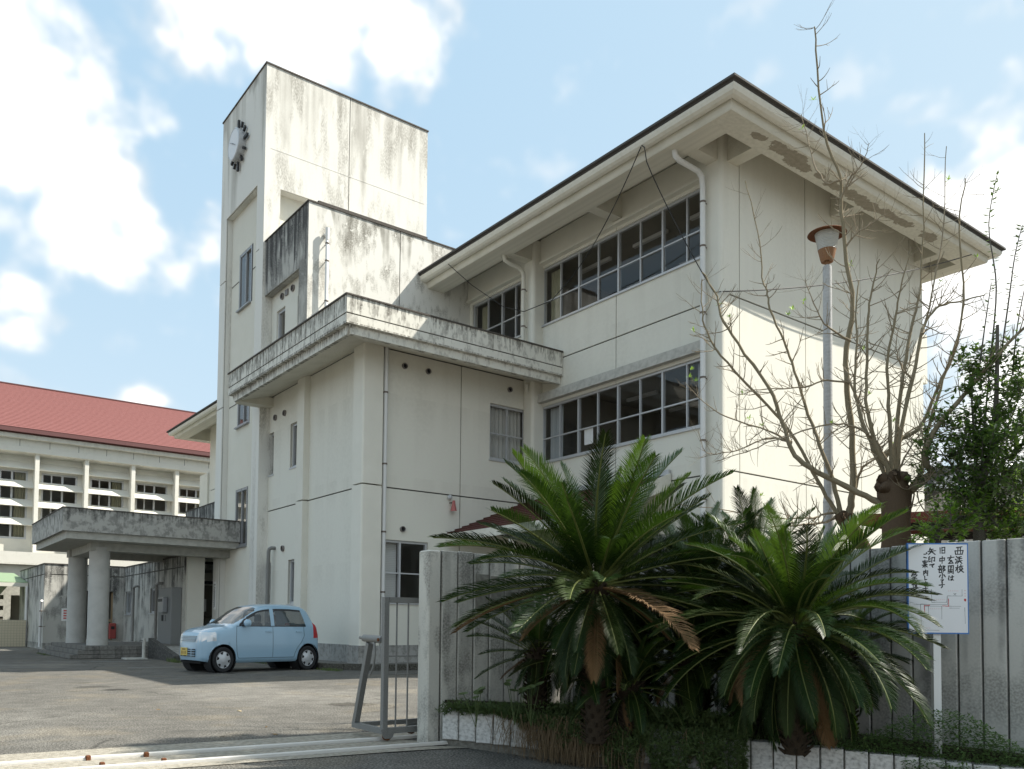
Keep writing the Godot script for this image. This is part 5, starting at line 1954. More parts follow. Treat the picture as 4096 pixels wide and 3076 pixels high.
func make_wall_and_planter() -> void:
	var w := thing("ribbed_wall", Vector3(-6.7, 0, -6.0), "grey ribbed concrete boundary wall with vertical grooves behind the cycads", "wall")
	var top := 1.80
	var core := MB.new()
	core.box(Vector3(-6.83, -0.4, -6.9 - 0.18), Vector3(-6.672, top - 0.004, -4.14))
	core.box(Vector3(-6.67, -0.4, -6.9 - 0.18), Vector3(-0.9, top - 0.004, -6.922))
	add(w, "core", core, M.wall_core)
	var end := MB.new()
	end.cbox(Vector3(-6.835, -0.02, -4.26), Vector3(-6.648, top, -4.125), 0.012)
	add(w, "end_pier", end, M.panelling)
	var z := -4.275
	var i := 0
	while z > -6.80:
		var pb := MB.new()
		var hi := top + rng.randf_range(-0.004, 0.004)
		pb.cbox(Vector3(-6.69, -0.1, z - 0.170), Vector3(-6.65 + rng.randf_range(-0.002, 0.002), hi, z), 0.006)
		add(w, "panel", pb, M.panelling)
		if i >= 2 and i <= 5:
			var sc := MB.new()
			sc.box(Vector3(-6.66, 1.24, z - 0.163), Vector3(-6.6445, 1.62 - 0.012 * i, z - 0.007))
			add(w, "plaque_scar", sc, M.scar)
		z -= 0.186
		i += 1
	var x := -6.63
	i = 0
	while x < -1.0:
		var pb := MB.new()
		var hi := top + rng.randf_range(-0.004, 0.004)
		pb.cbox(Vector3(x, -0.1, -6.94), Vector3(x + 0.168, hi, -6.90 + rng.randf_range(-0.002, 0.002)), 0.006)
		add(w, "panel", pb, M.panelling_dark)
		x += 0.184
		i += 1
	# low planter wall of white faced blocks on a grey footing
	var p := thing("planter", Vector3(-5.0, 0, -5.0), "low planter edged with a row of white blocks before the wall", "planter")
	var foot := MB.new()
	var prev := Vector2.ZERO
	for k in 25:
		var s := k * 0.22
		var a := low_at(s, 0.0)
		var b := low_at(s + 0.22, 0.0)
		var ta := low_top(s) - 0.02
		var tb := low_top(s + 0.22) - 0.02
		foot.quad(Vector3(a.x, -0.7, a.y), Vector3(b.x, -0.7, b.y), Vector3(b.x, tb, b.y), Vector3(a.x, ta, a.y))
		var ai := low_at(s, -0.14)
		var bi := low_at(s + 0.22, -0.14)
		foot.quad(Vector3(a.x, ta, a.y), Vector3(b.x, tb, b.y), Vector3(bi.x, tb, bi.y), Vector3(ai.x, ta, ai.y))
	add(p, "footing", foot, M.footing)
	var s := 0.02
	while s < 5.2:
		var t := low_top(s + 0.08)
		var bb := MB.new()
		var a := low_at(s, 0.018)
		var b := low_at(s + 0.160, 0.018)
		var c := low_at(s + 0.160, -0.13)
		var d := low_at(s, -0.13)
		var y0 := t - 0.27 + rng.randf_range(-0.004, 0.004)
		var y1 := t + rng.randf_range(-0.004, 0.006)
		var k := 0.007
		var a2 := low_at(s + k, 0.025)
		var b2 := low_at(s + 0.160 - k, 0.025)
		# chamfered face
		bb.quad(Vector3(a2.x, y0 + k, a2.y), Vector3(b2.x, y0 + k, b2.y), Vector3(b2.x, y1 - k, b2.y), Vector3(a2.x, y1 - k, a2.y))
		bb.quad(Vector3(a2.x, y1 - k, a2.y), Vector3(b2.x, y1 - k, b2.y), Vector3(b.x, y1, b.y), Vector3(a.x, y1, a.y))
		bb.quad(Vector3(a.x, y0, a.y), Vector3(b.x, y0, b.y), Vector3(b2.x, y0 + k, b2.y), Vector3(a2.x, y0 + k, a2.y))
		bb.quad(Vector3(a.x, y0, a.y), Vector3(a2.x, y0 + k, a2.y), Vector3(a2.x, y1 - k, a2.y), Vector3(a.x, y1, a.y))
		bb.quad(Vector3(b2.x, y0 + k, b2.y), Vector3(b.x, y0, b.y), Vector3(b.x, y1, b.y), Vector3(b2.x, y1 - k, b2.y))
		bb.quad(Vector3(a.x, y1, a.y), Vector3(b.x, y1, b.y), Vector3(c.x, y1, c.y), Vector3(d.x, y1, d.y))
		bb.quad(Vector3(d.x, y0, d.y), Vector3(a.x, y0, a.y), Vector3(a.x, y1, a.y), Vector3(d.x, y1, d.y))
		bb.quad(Vector3(b.x, y0, b.y), Vector3(c.x, y0, c.y), Vector3(c.x, y1, c.y), Vector3(b.x, y1, b.y))
		add(p, "block", bb, M.white_block)
		s += 0.172
	var so := MB.new()
	var path := [Vector2(-6.66, -4.3), Vector2(-6.66, -5.6), Vector2(-6.66, -6.91), Vector2(-5.2, -6.91), Vector2(-3.6, -6.91), Vector2(-2.0, -6.91)]
	for k in 5:
		var l0 := low_at(k * 1.04, -0.12)
		var l1 := low_at((k + 1) * 1.04, -0.12)
		var h0: Vector2 = path[k]
		var h1: Vector2 = path[k + 1]
		var y0 := low_top(k * 1.04) - 0.03
		var y1 := low_top((k + 1) * 1.04) - 0.03
		for q in 4:
			var f0 := q / 4.0
			var f1 := (q + 1) / 4.0
			var b0 := 0.10 * sin(f0 * PI)
			var b1 := 0.10 * sin(f1 * PI)
			var aa := l0.lerp(h0, f0)
			var ab := l1.lerp(h1, f0)
			var ac := l1.lerp(h1, f1)
			var ad := l0.lerp(h0, f1)
			so.quad(Vector3(aa.x, y0 + b0, aa.y), Vector3(ab.x, y1 + b0, ab.y), Vector3(ac.x, y1 + b1, ac.y), Vector3(ad.x, y0 + b1, ad.y))
	add(p, "soil", so, M.soil)

# ---------------------------------------------------------------- sliding gate
func make_gate() -> void:
	var o := thing("sliding_gate", Vector3(-6.98, 0, -3.9), "galvanised steel sliding gate parked behind the end of the wall", "gate")
	var x := -6.98
	var z0 := -3.83
	var z1 := -7.0
	var h := 1.36
	var sq := 0.055
	var f := MB.new()
	f.cbox(Vector3(x - sq / 2, 0.075, z0 - sq), Vector3(x + sq / 2, h, z0), 0.004)
	f.box(Vector3(x - sq / 2, h - sq, z1), Vector3(x + sq / 2, h - 0.002, z0 - sq - 0.001))
	f.box(Vector3(x - sq / 2, 0.075, z1), Vector3(x + sq / 2, 0.075 + sq, z0 - sq - 0.001))
	add(o, "frame", f, M.galv)
	var k := 0
	var z := z0 - 0.15
	while z > z1:
		var b := MB.new()
		b.tube([Vector3(x, 0.12, z), Vector3(x, h - 0.03, z)], [0.0085], 8)
		add(o, "bar", b, M.galv)
		z -= 0.125
		k += 1
	for y in [0.63, 0.80]:
		var b := MB.new()
		b.tube([Vector3(x, y, z0 - 0.03), Vector3(x, y, z1)], [0.006], 6)
		add(o, "tie_rod", b, M.galv)
	# raking stay, foot and latch
	var st := MB.new()
	var foot := Vector3(x - 0.60, 0.11, z0 - 0.04)
	var head := Vector3(x - 0.31, 0.92, z0 - 0.03)
	st.beam(foot, head, 0.055, 0.055, Vector3(0, 0, 1))
	add(o, "stay", st, M.galv)
	var ft := MB.new()
	ft.beam(foot + Vector3(-0.03, -0.01, 0), Vector3(x, 0.10, z0 - 0.03), 0.055, 0.05)
	ft.beam(foot + Vector3(0, -0.01, -0.03), foot + Vector3(0.0, -0.01, -3.0), 0.05, 0.045)
	add(o, "foot", ft, M.galv)
	var la := MB.new()
	la.tube([Vector3(x - 0.40, 0.965, z0 - 0.02), Vector3(x - 0.03, 0.955, z0 - 0.02)], [0.036], 14)
	la.tube([Vector3(x - 0.49, 0.968, z0 - 0.02), Vector3(x - 0.39, 0.966, z0 - 0.02)], [0.016], 10)
	add(o, "latch", la, M.galv)
	var lb := MB.new()
	lb.tube([Vector3(x - 0.05, 0.955, z0 + 0.012), Vector3(x - 0.05, 0.955, z0 + 0.026)], [0.016], 10)
	add(o, "bolt", lb, M.rust)
	var hd := MB.new()
	hd.tube([Vector3(x - 0.16, 0.93, z0), Vector3(x - 0.13, 0.82, z0 + 0.01), Vector3(x - 0.15, 0.70, z0 + 0.01), Vector3(x - 0.21, 0.62, z0 + 0.01)], [0.012, 0.012, 0.012, 0.01], 8)
	add(o, "handle", hd, M.galv)
	for q in [[x, z0 - 0.06], [x, z0 - 0.62], [x - 0.3, z0 - 0.5]]:
		var wb := MB.new()
		wb.tube([Vector3(q[0] - 0.014, 0.055, q[1]), Vector3(q[0] + 0.014, 0.055, q[1])], [0.045], 16)
		var wo := add(o, "wheel", wb, M.rust)
		var br := MB.new()
		br.prism([Vector2(-0.075, 0.12), Vector2(-0.055, 0.05), Vector2(-0.03, 0.03), Vector2(0.03, 0.03), Vector2(0.055, 0.05), Vector2(0.075, 0.12)], Vector3(q[0] + 0.02, 0, q[1]), Vector3.BACK, Vector3.UP, Vector3(0.005, 0, 0))
		add(wo, "bracket", br, M.galv)

# ---------------------------------------------------------------- hand lettered sign
func brush(im: Image, pts: Array, w: float, c: Color) -> void:
	for i in pts.size() - 1:
		var a: Vector2 = pts[i]
		var b: Vector2 = pts[i + 1]
		var n := int(maxf(1.0, a.distance_to(b) / 1.2))
		for k in n + 1:
			var t := float(k) / n
			var p := a.lerp(b, t)
			var r := w * (1.15 - 0.35 * t)
			im.fill_rect(Rect2i(int(p.x - r), int(p.y - r), int(maxf(1.0, r * 2)), int(maxf(1.0, r * 2))), c)

func sign_texture() -> ImageTexture:
	# coordinates in units of the close-up of the board (985 x 1485 inside its edges)
	var W := 492
	var H := 742
	var im := Image.create(W, H, false, Image.FORMAT_RGB8)
	im.fill(lin(0.74, 0.745, 0.75))
	var blue := lin(0.055, 0.17, 0.44)
	im.fill_rect(Rect2i(0, 0, W, 11), blue)
	im.fill_rect(Rect2i(0, H - 11, W, 11), blue)
	im.fill_rect(Rect2i(0, 0, 11, H), blue)
	im.fill_rect(Rect2i(W - 9, 0, 9, H), blue)
	var ink := lin(0.02, 0.02, 0.02)
	var strokes := [
		[1125, 180, 1215, 165], [1100, 235, 1230, 225, 1215, 285, 1110, 290, 1100, 235], [1150, 180, 1140, 280], [1185, 175, 1190, 280],
		[1120, 325, 1140, 345], [1105, 370, 1125, 385], [1105, 435, 1135, 395], [1150, 340, 1200, 325], [1145, 365, 1210, 355], [1140, 400, 1215, 390], [1175, 340, 1165, 400, 1130, 440], [1175, 400, 1210, 440],
		[1110, 510, 1165, 500], [1140, 465, 1135, 585], [1135, 510, 1105, 560], [1170, 490, 1225, 480], [1190, 460, 1195, 490], [1180, 510, 1165, 540], [1205, 505, 1225, 530], [1210, 530, 1150, 590], [1175, 535, 1235, 585],
		[1030, 315, 1035, 335], [980, 350, 1085, 335], [1030, 345, 1000, 385, 1040, 390, 995, 440], [1040, 390, 1065, 440], [995, 440, 1070, 430],
		[990, 480, 985, 605], [990, 480, 1020, 478, 1020, 520], [1040, 475, 1070, 472, 1068, 608], [1040, 475, 1040, 515], [1005, 545, 1055, 540], [1000, 570, 1060, 565], [1030, 530, 1028, 570, 1005, 600], [1030, 570, 1055, 598],
		[1000, 645, 990, 690, 1000, 715], [1025, 665, 1075, 655], [1050, 640, 1052, 700, 1030, 715, 1030, 695, 1070, 712],
		[860, 185, 860, 275], [890, 180, 890, 270], [890, 180, 935, 175, 935, 270], [890, 225, 935, 220], [890, 270, 935, 268],
		[855, 360, 850, 400], [855, 360, 930, 350, 925, 390], [850, 400, 925, 392], [893, 330, 888, 440],
		[835, 490, 885, 485], [860, 465, 860, 485], [845, 500, 850, 525], [878, 495, 870, 525], [825, 535, 895, 528], [840, 550, 842, 590, 880, 585, 882, 548, 840, 550], [905, 480, 905, 585], [905, 480, 935, 485, 915, 520, 938, 545, 915, 560],
		[890, 600, 892, 680, 875, 675], [860, 630, 840, 665], [915, 625, 940, 660],
		[870, 710, 905, 705, 880, 740, 895, 760], [840, 795, 925, 785], [885, 765, 890, 815, 870, 840],
		[700, 190, 685, 225], [690, 215, 750, 205], [665, 245, 790, 230], [725, 210, 715, 250, 670, 295], [725, 245, 780, 295],
		[690, 330, 675, 345, 675, 415], [675, 370, 705, 365], [675, 410, 710, 400], [725, 345, 770, 340, 768, 400, 750, 395], [725, 345, 722, 425],
		[690, 465, 760, 450, 725, 480, 740, 505],
		[600, 290, 635, 285], [595, 340, 640, 350], [640, 265, 648, 280],
		[612, 390, 612, 405], [580, 415, 578, 405, 650, 400, 648, 415], [590, 430, 645, 425], [615, 410, 595, 445, 640, 450], [570, 470, 655, 462], [612, 450, 612, 515], [605, 475, 575, 505], [620, 475, 650, 500],
		[590, 570, 588, 635], [590, 570, 655, 562, 652, 635, 640, 630], [622, 550, 620, 580, 602, 610], [622, 580, 640, 605],
		[605, 650, 608, 710, 640, 700], [590, 760, 650, 750], [595, 785, 650, 778], [620, 740, 622, 800, 600, 810], [575, 855, 655, 845], [620, 825, 622, 890, 605, 915],
		[405, 610, 415, 630], [430, 605, 435, 625], [465, 600, 450, 625], [395, 650, 395, 635, 480, 630, 475, 648], [415, 665, 460, 660, 440, 680], [440, 680, 445, 725, 425, 722], [400, 695, 480, 690],
		[400, 790, 440, 785], [420, 760, 418, 840], [450, 780, 480, 775], [465, 760, 465, 780], [475, 795, 440, 840], [450, 800, 485, 835],
		[430, 865, 430, 920], [430, 865, 465, 862], [430, 885, 460, 882], [395, 940, 475, 930], [430, 930, 425, 985], [445, 940, 480, 985],
	]
	for s in strokes:
		brush(im, sign_pts(s), 4.2, ink)
	for s in [[712, 865, 715, 1075, 955, 1075, 965, 970, 1205, 970, 1205, 865], [530, 1110, 970, 1110, 972, 985], [530, 1110, 545, 1445, 375, 1445], [610, 1140, 875, 1138, 875, 1350], [660, 1145, 660, 1340], [985, 1138, 1185, 1138], [1000, 1168, 1160, 1168], [430, 1530, 830, 1530], [1245, 1160, 1250, 1420], [1070, 925, 1108, 960], [1108, 925, 1070, 960]]:
		brush(im, sign_pts(s), 1.4, ink)
	var red := lin(0.45, 0.03, 0.03)
	for s in [[985, 1020, 988, 1138, 885, 1132], [680, 1125, 595, 1128, 598, 1240], [560, 1300, 605, 1300]]:
		brush(im, sign_pts(s), 3.0, red)
	brush(im, sign_pts([1250, 1030, 1258, 1045]), 7.0, red)
	var pink := lin(0.62, 0.30, 0.28)
	for r in [[980, 888, 1160], [755, 1032, 910], [690, 1180, 850], [610, 1498, 680]]:
		var x: float = r[0]
		while x < r[2]:
			brush(im, sign_pts([x, r[1] - 9, x + 16, r[1] - 9]), 0.8, pink)
			brush(im, sign_pts([x + 8, r[1] - 12, x + 8, r[1] + 10]), 0.8, pink)
			brush(im, sign_pts([x + 2, r[1] + 6, x + 18, r[1] + 4]), 0.8, pink)
			x += 30.0
	for y in [880, 930, 970]:
		brush(im, sign_pts([1240, y, 1265, y]), 1.2, pink)
		brush(im, sign_pts([1252, y - 10, 1252, y + 12]), 1.2, pink)
	return ImageTexture.create_from_image(im)

func sign_pts(s: Array) -> Array:
	var out := []
	for i in range(0, s.size(), 2):
		out.append(Vector2((s[i] - 325.0) * 0.5, (s[i + 1] - 105.0) * 0.5))
	return out

func make_sign() -> void:
	var dep := 6.35
	var c := at(3749, 2354, dep)
	var right := Vector3(0.66, 0.0, -0.751).normalized()
	var nrm := Vector3(-right.z, 0, right.x) * -1.0
	nrm = right.cross(Vector3.UP) * -1.0
	if nrm.dot(EYE - c) < 0:
		nrm = -nrm
	var hw := 0.224
	var hh := 0.344
	var o := thing("sign_board", Vector3(c.x, 0.15, c.z), "white blue-edged sign board with black brush lettering and a map", "sign")
	var b := MB.new()
	var p := [c - right * hw - Vector3.UP * hh, c + right * hw - Vector3.UP * hh, c + right * hw + Vector3.UP * hh, c - right * hw + Vector3.UP * hh]
	b.quad_uv(p[0] + nrm * 0.013, p[1] + nrm * 0.013, p[2] + nrm * 0.013, p[3] + nrm * 0.013, Vector2(0, 1), Vector2(1, 1), Vector2(1, 0), Vector2(0, 0))
	var m := StandardMaterial3D.new()
	m.albedo_texture = sign_texture()
	m.roughness = 0.5
	m.cull_mode = BaseMaterial3D.CULL_DISABLED
	add(o, "sign_face", b, m)
	var k := MB.new()
	k.beam(c - right * hw, c + right * hw, 0.022, hh * 2.0)
	add(o, "panel", k, mat(0.055, 0.17, 0.44, 0.5))
	var po := MB.new()
	var pc := c + right * 0.0 - nrm * 0.035
	po.beam(Vector3(pc.x, -0.2, pc.z), Vector3(pc.x, c.y + 0.2, pc.z), 0.055, 0.045, nrm)
	add(o, "post", po, M.white_metal)

# ---------------------------------------------------------------- street lamp behind the wall
func make_lamp() -> void:
	var dep := 10.0
	var g := at(3318, 2500, dep)
	var b := Vector3(g.x, 0, g.z)
	var o := thing("garden_lamp", b, "tall lamp post with rusty shade and ribbed glass among bare branches", "lamp")
	var ytop := at(3312, 1035, dep).y
	var yh := func(py: float) -> float: return at(3312, py, dep).y
	var p := MB.new()
	p.lathe([Vector2(0.07, 0.0), Vector2(0.066, 2.6), Vector2(0.068, 2.62), Vector2(0.056, 2.70), Vector2(0.052, ytop - 0.02), Vector2(0.030, ytop)], b, Vector3.UP, 16)
	add(o, "post", p, M.lamp_post)
	var nk := MB.new()
	nk.lathe([Vector2(0.026, ytop - 0.01), Vector2(0.026, yh.call(1018)), Vector2(0.07, yh.call(1022)), Vector2(0.082, yh.call(1010)), Vector2(0.104, yh.call(976)), Vector2(0.108, yh.call(973)), Vector2(0.1, yh.call(970))], b, Vector3.UP, 24)
	add(o, "fitting", nk, M.rust_orange)
	var gl := MB.new()
	var prof := []
	for i in 25:
		var t := i / 24.0
		var r := lerpf(0.104, 0.142, t) + (0.0035 if i % 2 == 0 else -0.002)
		prof.append(Vector2(r, lerpf(yh.call(973), yh.call(900), t)))
	gl.lathe(prof, b, Vector3.UP, 28)
	add(o, "ribbed_glass", gl, M.lamp_glass)
	var sh := MB.new()
	var ys: float = yh.call(905)
	sh.lathe([Vector2(0.13, ys), Vector2(0.22, ys - 0.012), Vector2(0.228, ys - 0.006), Vector2(0.22, ys + 0.004), Vector2(0.12, ys + 0.05), Vector2(0.03, ys + 0.075), Vector2(0.001, ys + 0.08)], b, Vector3.UP, 32)
	add(o, "shade", sh, M.rust)

# ---------------------------------------------------------------- speaker and cables
func hang(a: Vector3, b: Vector3, sag: float, n := 14) -> Array:
	var out := []
	for i in n + 1:
		var t := float(i) / n
		var p := a.lerp(b, t)
		p.y -= sag * 4.0 * t * (1.0 - t)
		out.append(p)
	return out

func make_small_things() -> void:
	var s := thing("horn_speaker", Vector3(-18.5, 4.3, -12.11), "faded red horn speaker under a small lamp on the wall", "speaker")
	var x := -18.52
	var hb := MB.new()
	hb.lathe([Vector2(0.035, 0.14), Vector2(0.045, 0.05), Vector2(0.075, -0.10), Vector2(0.09, -0.13), Vector2(0.07, -0.12)], Vector3(x + 0.14, 4.24, -12.14), Vector3(0.15, 1, 0.1).normalized(), 18)
	add(s, "horn", hb, mat(0.42, 0.13, 0.12, 0.6))
	var br := MB.new()
	br.beam(Vector3(x, 4.33, -12.10), Vector3(x + 0.13, 4.33, -12.12), 0.03, 0.03)
	add(s, "bracket", br, M.clip)
	var lm := MB.new()
	lm.lathe([Vector2(0.001, 0.0), Vector2(0.06, 0.01), Vector2(0.07, 0.05), Vector2(0.045, 0.09), Vector2(0.001, 0.10)], Vector3(x + 0.02, 4.47, -12.07), Vector3(1, 0, 0), 16)
	add(s, "lamp", lm, M.alu)
	# cables
	var e0 := Vector3(-12.55, 11.60, -13.08)
	var cb := MB.new()
	var pts := hang(e0, Vector3(-16.2, 10.15, -14.25), 0.25, 10)
	pts.append_array([Vector3(-17.0, 9.85, -14.3), Vector3(-18.2, 9.9, -14.3), Vector3(-18.9, 10.2, -14.1), Vector3(-19.8, 11.0, -13.6), Vector3(-20.2, 11.6, -13.05)])
	cb.tube(pts, [0.012], 5)
	var o := add(self, "drooping_cable", cb, M.wire)
	tag(o, "black cable drooping from the gutter across the upper windows", "cable")
	var c2 := MB.new()
	var q := [e0 + Vector3(0.02, 0.02, 0.0), Vector3(-12.42, 11.52, -13.05), Vector3(-12.45, 11.25, -13.15)]
	var low := Vector3(-11.7, 8.45, -14.50)
	q.append_array(hang(Vector3(-12.40, 11.0, -13.25), low, 0.1, 10))
	q.append(Vector3(-11.52, 8.42, -14.52))
	c2.tube(q, [0.012], 5)
	var o2 := add(self, "drop_cable", c2, M.wire)
	tag(o2, "black cable dropping from the eave past the corner downpipe", "cable")
	var c3 := MB.new()
	c3.tube(hang(Vector3(-11.50, 8.42, -14.55), Vector3(-10.25, 11.35, -23.6), 0.22, 18), [0.014], 5)
	var o3 := add(self, "end_wall_cable", c3, M.wire)
	tag(o3, "dark cable stretched across the sunlit end wall to the far eave", "cable")

# ---------------------------------------------------------------- light blue hatchback
func curve_at(pts: Array, x: float) -> float:
	# pts: [x, y] with x falling or rising; smooth interpolation
	for i in pts.size() - 1:
		var a: Array = pts[i]
		var b: Array = pts[i + 1]
		if (x - a[0]) * (x - b[0]) <= 0.0:
			var t: float = (x - a[0]) / (b[0] - a[0])
			var p: Array = pts[maxi(i - 1, 0)]
			var q: Array = pts[mini(i + 2, pts.size() - 1)]
			return cubic_interpolate_in_time(a[1], b[1], p[1], q[1], t, b[0] - a[0], p[0] - a[0], q[0] - a[0]) if i > 0 and i < pts.size() - 2 else lerpf(a[1], b[1], t)
	return pts[-1][1]

var car_top := [[1.70, 0.70], [1.675, 0.80], [1.61, 0.872], [1.50, 0.925], [1.35, 0.962], [1.18, 0.99], [0.98, 1.02], [0.80, 1.125], [0.55, 1.28], [0.34, 1.395], [0.20, 1.445], [-0.05, 1.485], [-0.40, 1.50], [-0.80, 1.49], [-1.08, 1.455], [-1.22, 1.39], [-1.34, 1.27], [-1.44, 1.12], [-1.52, 0.98], [-1.57, 0.86], [-1.60, 0.74]]
var car_wide := [[1.70, 0.40], [1.675, 0.50], [1.61, 0.585], [1.50, 0.655], [1.35, 0.705], [1.18, 0.728], [0.80, 0.737], [0.0, 0.737], [-0.8, 0.735], [-1.18, 0.72], [-1.36, 0.695], [-1.48, 0.66], [-1.56, 0.61], [-1.60, 0.55]]

func car_section(z: float, n: int) -> PackedVector2Array:
	var yt := curve_at(car_top, z)
	var w := curve_at(car_wide, z)
	var cab := smoothstep(1.03, 1.34, yt) if z > -1.0 else smoothstep(0.9, 1.3, yt)
	var yb := lerpf(yt - 0.09, 0.985, cab)
	var bottom := 0.205 if z < 1.5 else lerpf(0.205, 0.26, clampf((z - 1.4) / 0.3, 0, 1))
	var pts := [
		Vector2(w * 0.90, bottom), Vector2(w * 0.975, bottom + 0.05), Vector2(w * 0.99, 0.36), Vector2(w, 0.55), Vector2(w * 0.99, minf(0.78, yt - 0.16)), Vector2(lerpf(w * 0.95, w * 0.955, cab), yb),
		Vector2(lerpf(w * 0.88, w * 0.86, cab), lerpf(yt - 0.045, 1.24, cab)), Vector2(lerpf(w * 0.72, w * 0.775, cab), lerpf(yt - 0.02, yt - 0.085, cab)), Vector2(lerpf(w * 0.55, w * 0.68, cab), lerpf(yt - 0.008, yt - 0.03, cab)), Vector2(w * 0.40, yt - 0.006), Vector2(0.0, yt)]
	if cab > 0.05:
		pts[6].y = lerpf(pts[5].y, pts[7].y, 0.6)
	var c := Curve2D.new()
	for i in pts.size():
		var p: Vector2 = pts[i]
		var tang := Vector2.ZERO
		if i > 0 and i < pts.size() - 1:
			tang = (pts[i + 1] - pts[i - 1]) * 0.14
		c.add_point(p, -tang, tang)
	var out := PackedVector2Array()
	# fixed share of samples per control span so that rings match from station to station
	var spans := [1, 2, 3, 4, 4, 4, 4, 2, 2, 3]
	for i in spans.size():
		for k in spans[i]:
			out.append(c.sample(i, float(k) / spans[i]))
	out.append(pts[-1])
	return out

func make_car() -> void:
	var o := thing("parked_car", Vector3(-19.40, 0.0, -7.18), "light blue small hatchback car parked before the stair block", "car")
	base_of.erase(o)
	o.rotation.y = deg_to_rad(8.0)
	o.scale = Vector3(1.0, 1.04, 0.90)
	var zs := []
	var z := 1.70
	while z > -1.60:
		zs.append(z)
		z -= 0.02
	zs.append(-1.60)
	var rings := []
	for q in zs:
		rings.append(car_section(q, 30))
	var rn: int = rings[0].size()
	# grid of points, drawn onto the rims of the wheel arches
	var grid := []
	for i in zs.size():
		var row := PackedVector3Array()
		for j in rn:
			var p := Vector3(rings[i][j].x, rings[i][j].y, zs[i])
			for wz in [1.18, -1.18]:
				var d := Vector2(p.z - wz, p.y - 0.285)
				if p.x > 0.4 and d.length() > 0.285 and d.length() < 0.35 and p.y < 0.70:
					d = d.normalized() * 0.322
					p.z = wz + d.x
					p.y = 0.285 + d.y
			row.append(p)
		grid.append(row)
	var sides := [1.0, -1.0]
	var paint := mat(0.28, 0.43, 0.545, 0.3)
	paint.clearcoat_enabled = true
	paint.clearcoat = 0.8
	paint.clearcoat_roughness = 0.06
	var tint := StandardMaterial3D.new()
	tint.albedo_color = Color(0.20, 0.23, 0.23, 0.42)
	tint.transparency = BaseMaterial3D.TRANSPARENCY_ALPHA
	tint.roughness = 0.03
	tint.metallic_specular = 0.7
	tint.cull_mode = BaseMaterial3D.CULL_DISABLED
	var lens := mat(0.62, 0.64, 0.65, 0.12, 0.3)
	var chrome := mat(0.42, 0.50, 0.56, 0.2, 0.6)
	var tail := mat(0.40, 0.012, 0.018, 0.15)
	for s in sides:
		var lots := {}
		for i in zs.size() - 1:
			for j in rn - 1:
				var mirror := Vector3(s, 1, 1)
				var a: Vector3 = grid[i][j] * mirror
				var b: Vector3 = grid[i + 1][j] * mirror
				var c: Vector3 = grid[i + 1][j + 1] * mirror
				var d: Vector3 = grid[i][j + 1] * mirror
				var m := (a + b + c + d) / 4.0
				var yt := curve_at(car_top, m.z)
				var ax := absf(m.x)
				var cut := false
				for wz in [1.18, -1.18]:
					if Vector2(m.z - wz, m.y - 0.285).length() < 0.3205 and ax > 0.4 and m.y < 0.70:
						cut = true
				if cut:
					continue
				var kind := "body"
				var za := 0.86 - (m.y - 1.0) * 1.62
				var zr := -1.13 + (m.y - 1.0) * 0.36
				if m.y > 1.005 and ax > 0.50 and m.y < yt - 0.105 and m.z > -1.2:
					if m.z < za and m.z > -0.10:
						kind = "front_glass"
					elif m.z < -0.19 and m.z > zr:
						kind = "rear_glass"
					if kind != "body" and m.y > yt - 0.165:
						kind = "visor" if m.z > -0.15 else "rear_visor"
				elif m.y > 1.04 and m.z > 0.26 and m.z < 0.95 and ax < 0.60 - (m.y - 1.0) * 0.12 and m.y < 1.42:
					kind = "windscreen"
				elif m.z < -1.22 and m.y > 1.06 and ax < 0.50:
					kind = "rear_screen"
				if kind == "body":
					if ax > 0.6 and m.y > 0.30 and m.y <= 1.45 and m.z < 0.84 and m.z > -0.145 and m.z < za + 0.09:
						kind = "front_door"
					elif ax > 0.55 and m.y > 0.30 and m.y <= 1.45 and m.z <= -0.145 and m.z > -1.04 + 0.0:
						if Vector2(m.z + 1.18, m.y - 0.285).length() > 0.40:
							kind = "rear_door"
					elif m.z > 1.36 and m.y > 0.70 - (m.z - 1.36) * 0.1 and m.y < 0.86 and ax > 0.36 + (1.70 - m.z) * 0.35 and m.y < 0.90 - (m.z - 1.36) * 0.16:
						kind = "headlight"
					elif m.z < -1.36 and m.y > 0.70 and m.y < 1.08 and ax > 0.555:
						kind = "tail_light"
					elif m.z > 0.96 and m.z < 1.64 and j > 19 and m.y > 0.84:
						kind = "bonnet"
				if not lots.has(kind):
					lots[kind] = MB.new()
				var mb: MB = lots[kind]
				if s > 0:
					mb.quad(a, d, c, b)
				else:
					mb.quad(a, b, c, d)
		for kind in lots:
			var mb: MB = lots[kind]
			smooth(mb)
			var mm: Material = paint
			var called: String = kind
			match kind:
				"front_glass", "rear_glass":
					mm = tint
					called = "side_window"
				"windscreen", "rear_screen":
					mm = tint
				"visor", "rear_visor":
					called = "visor"
					mm = M.black
				"headlight":
					mm = lens
				"tail_light":
					mm = tail
				"front_door", "rear_door":
					called = "door"
			add(o, called, mb, mm)
		# seams
		var sm := MB.new()
		for line in [[[-0.145, 0.31], [-0.145, 0.98]], [[0.845, 0.98], [0.86, 0.70], [0.84, 0.45], [0.80, 0.31]], [[0.80, 0.305], [-0.75, 0.305]], [[-1.05, 0.98], [-1.06, 0.78], [-0.98, 0.64], [-0.86, 0.52], [-0.79, 0.40], [-0.76, 0.31]]]:
			var pl := []
			for k in line.size() - 1:
				for t in 6:
					var zz := lerpf(line[k][0], line[k + 1][0], t / 6.0)
					var yy := lerpf(line[k][1], line[k + 1][1], t / 6.0)
					pl.append(Vector3((car_side_x(zz, yy) + 0.0005) * s, yy, zz))
			var le: Array = line[-1]
			pl.append(Vector3((car_side_x(le[0], le[1]) + 0.0005) * s, le[1], le[0]))
			sm.tube(pl, [0.0045], 5)
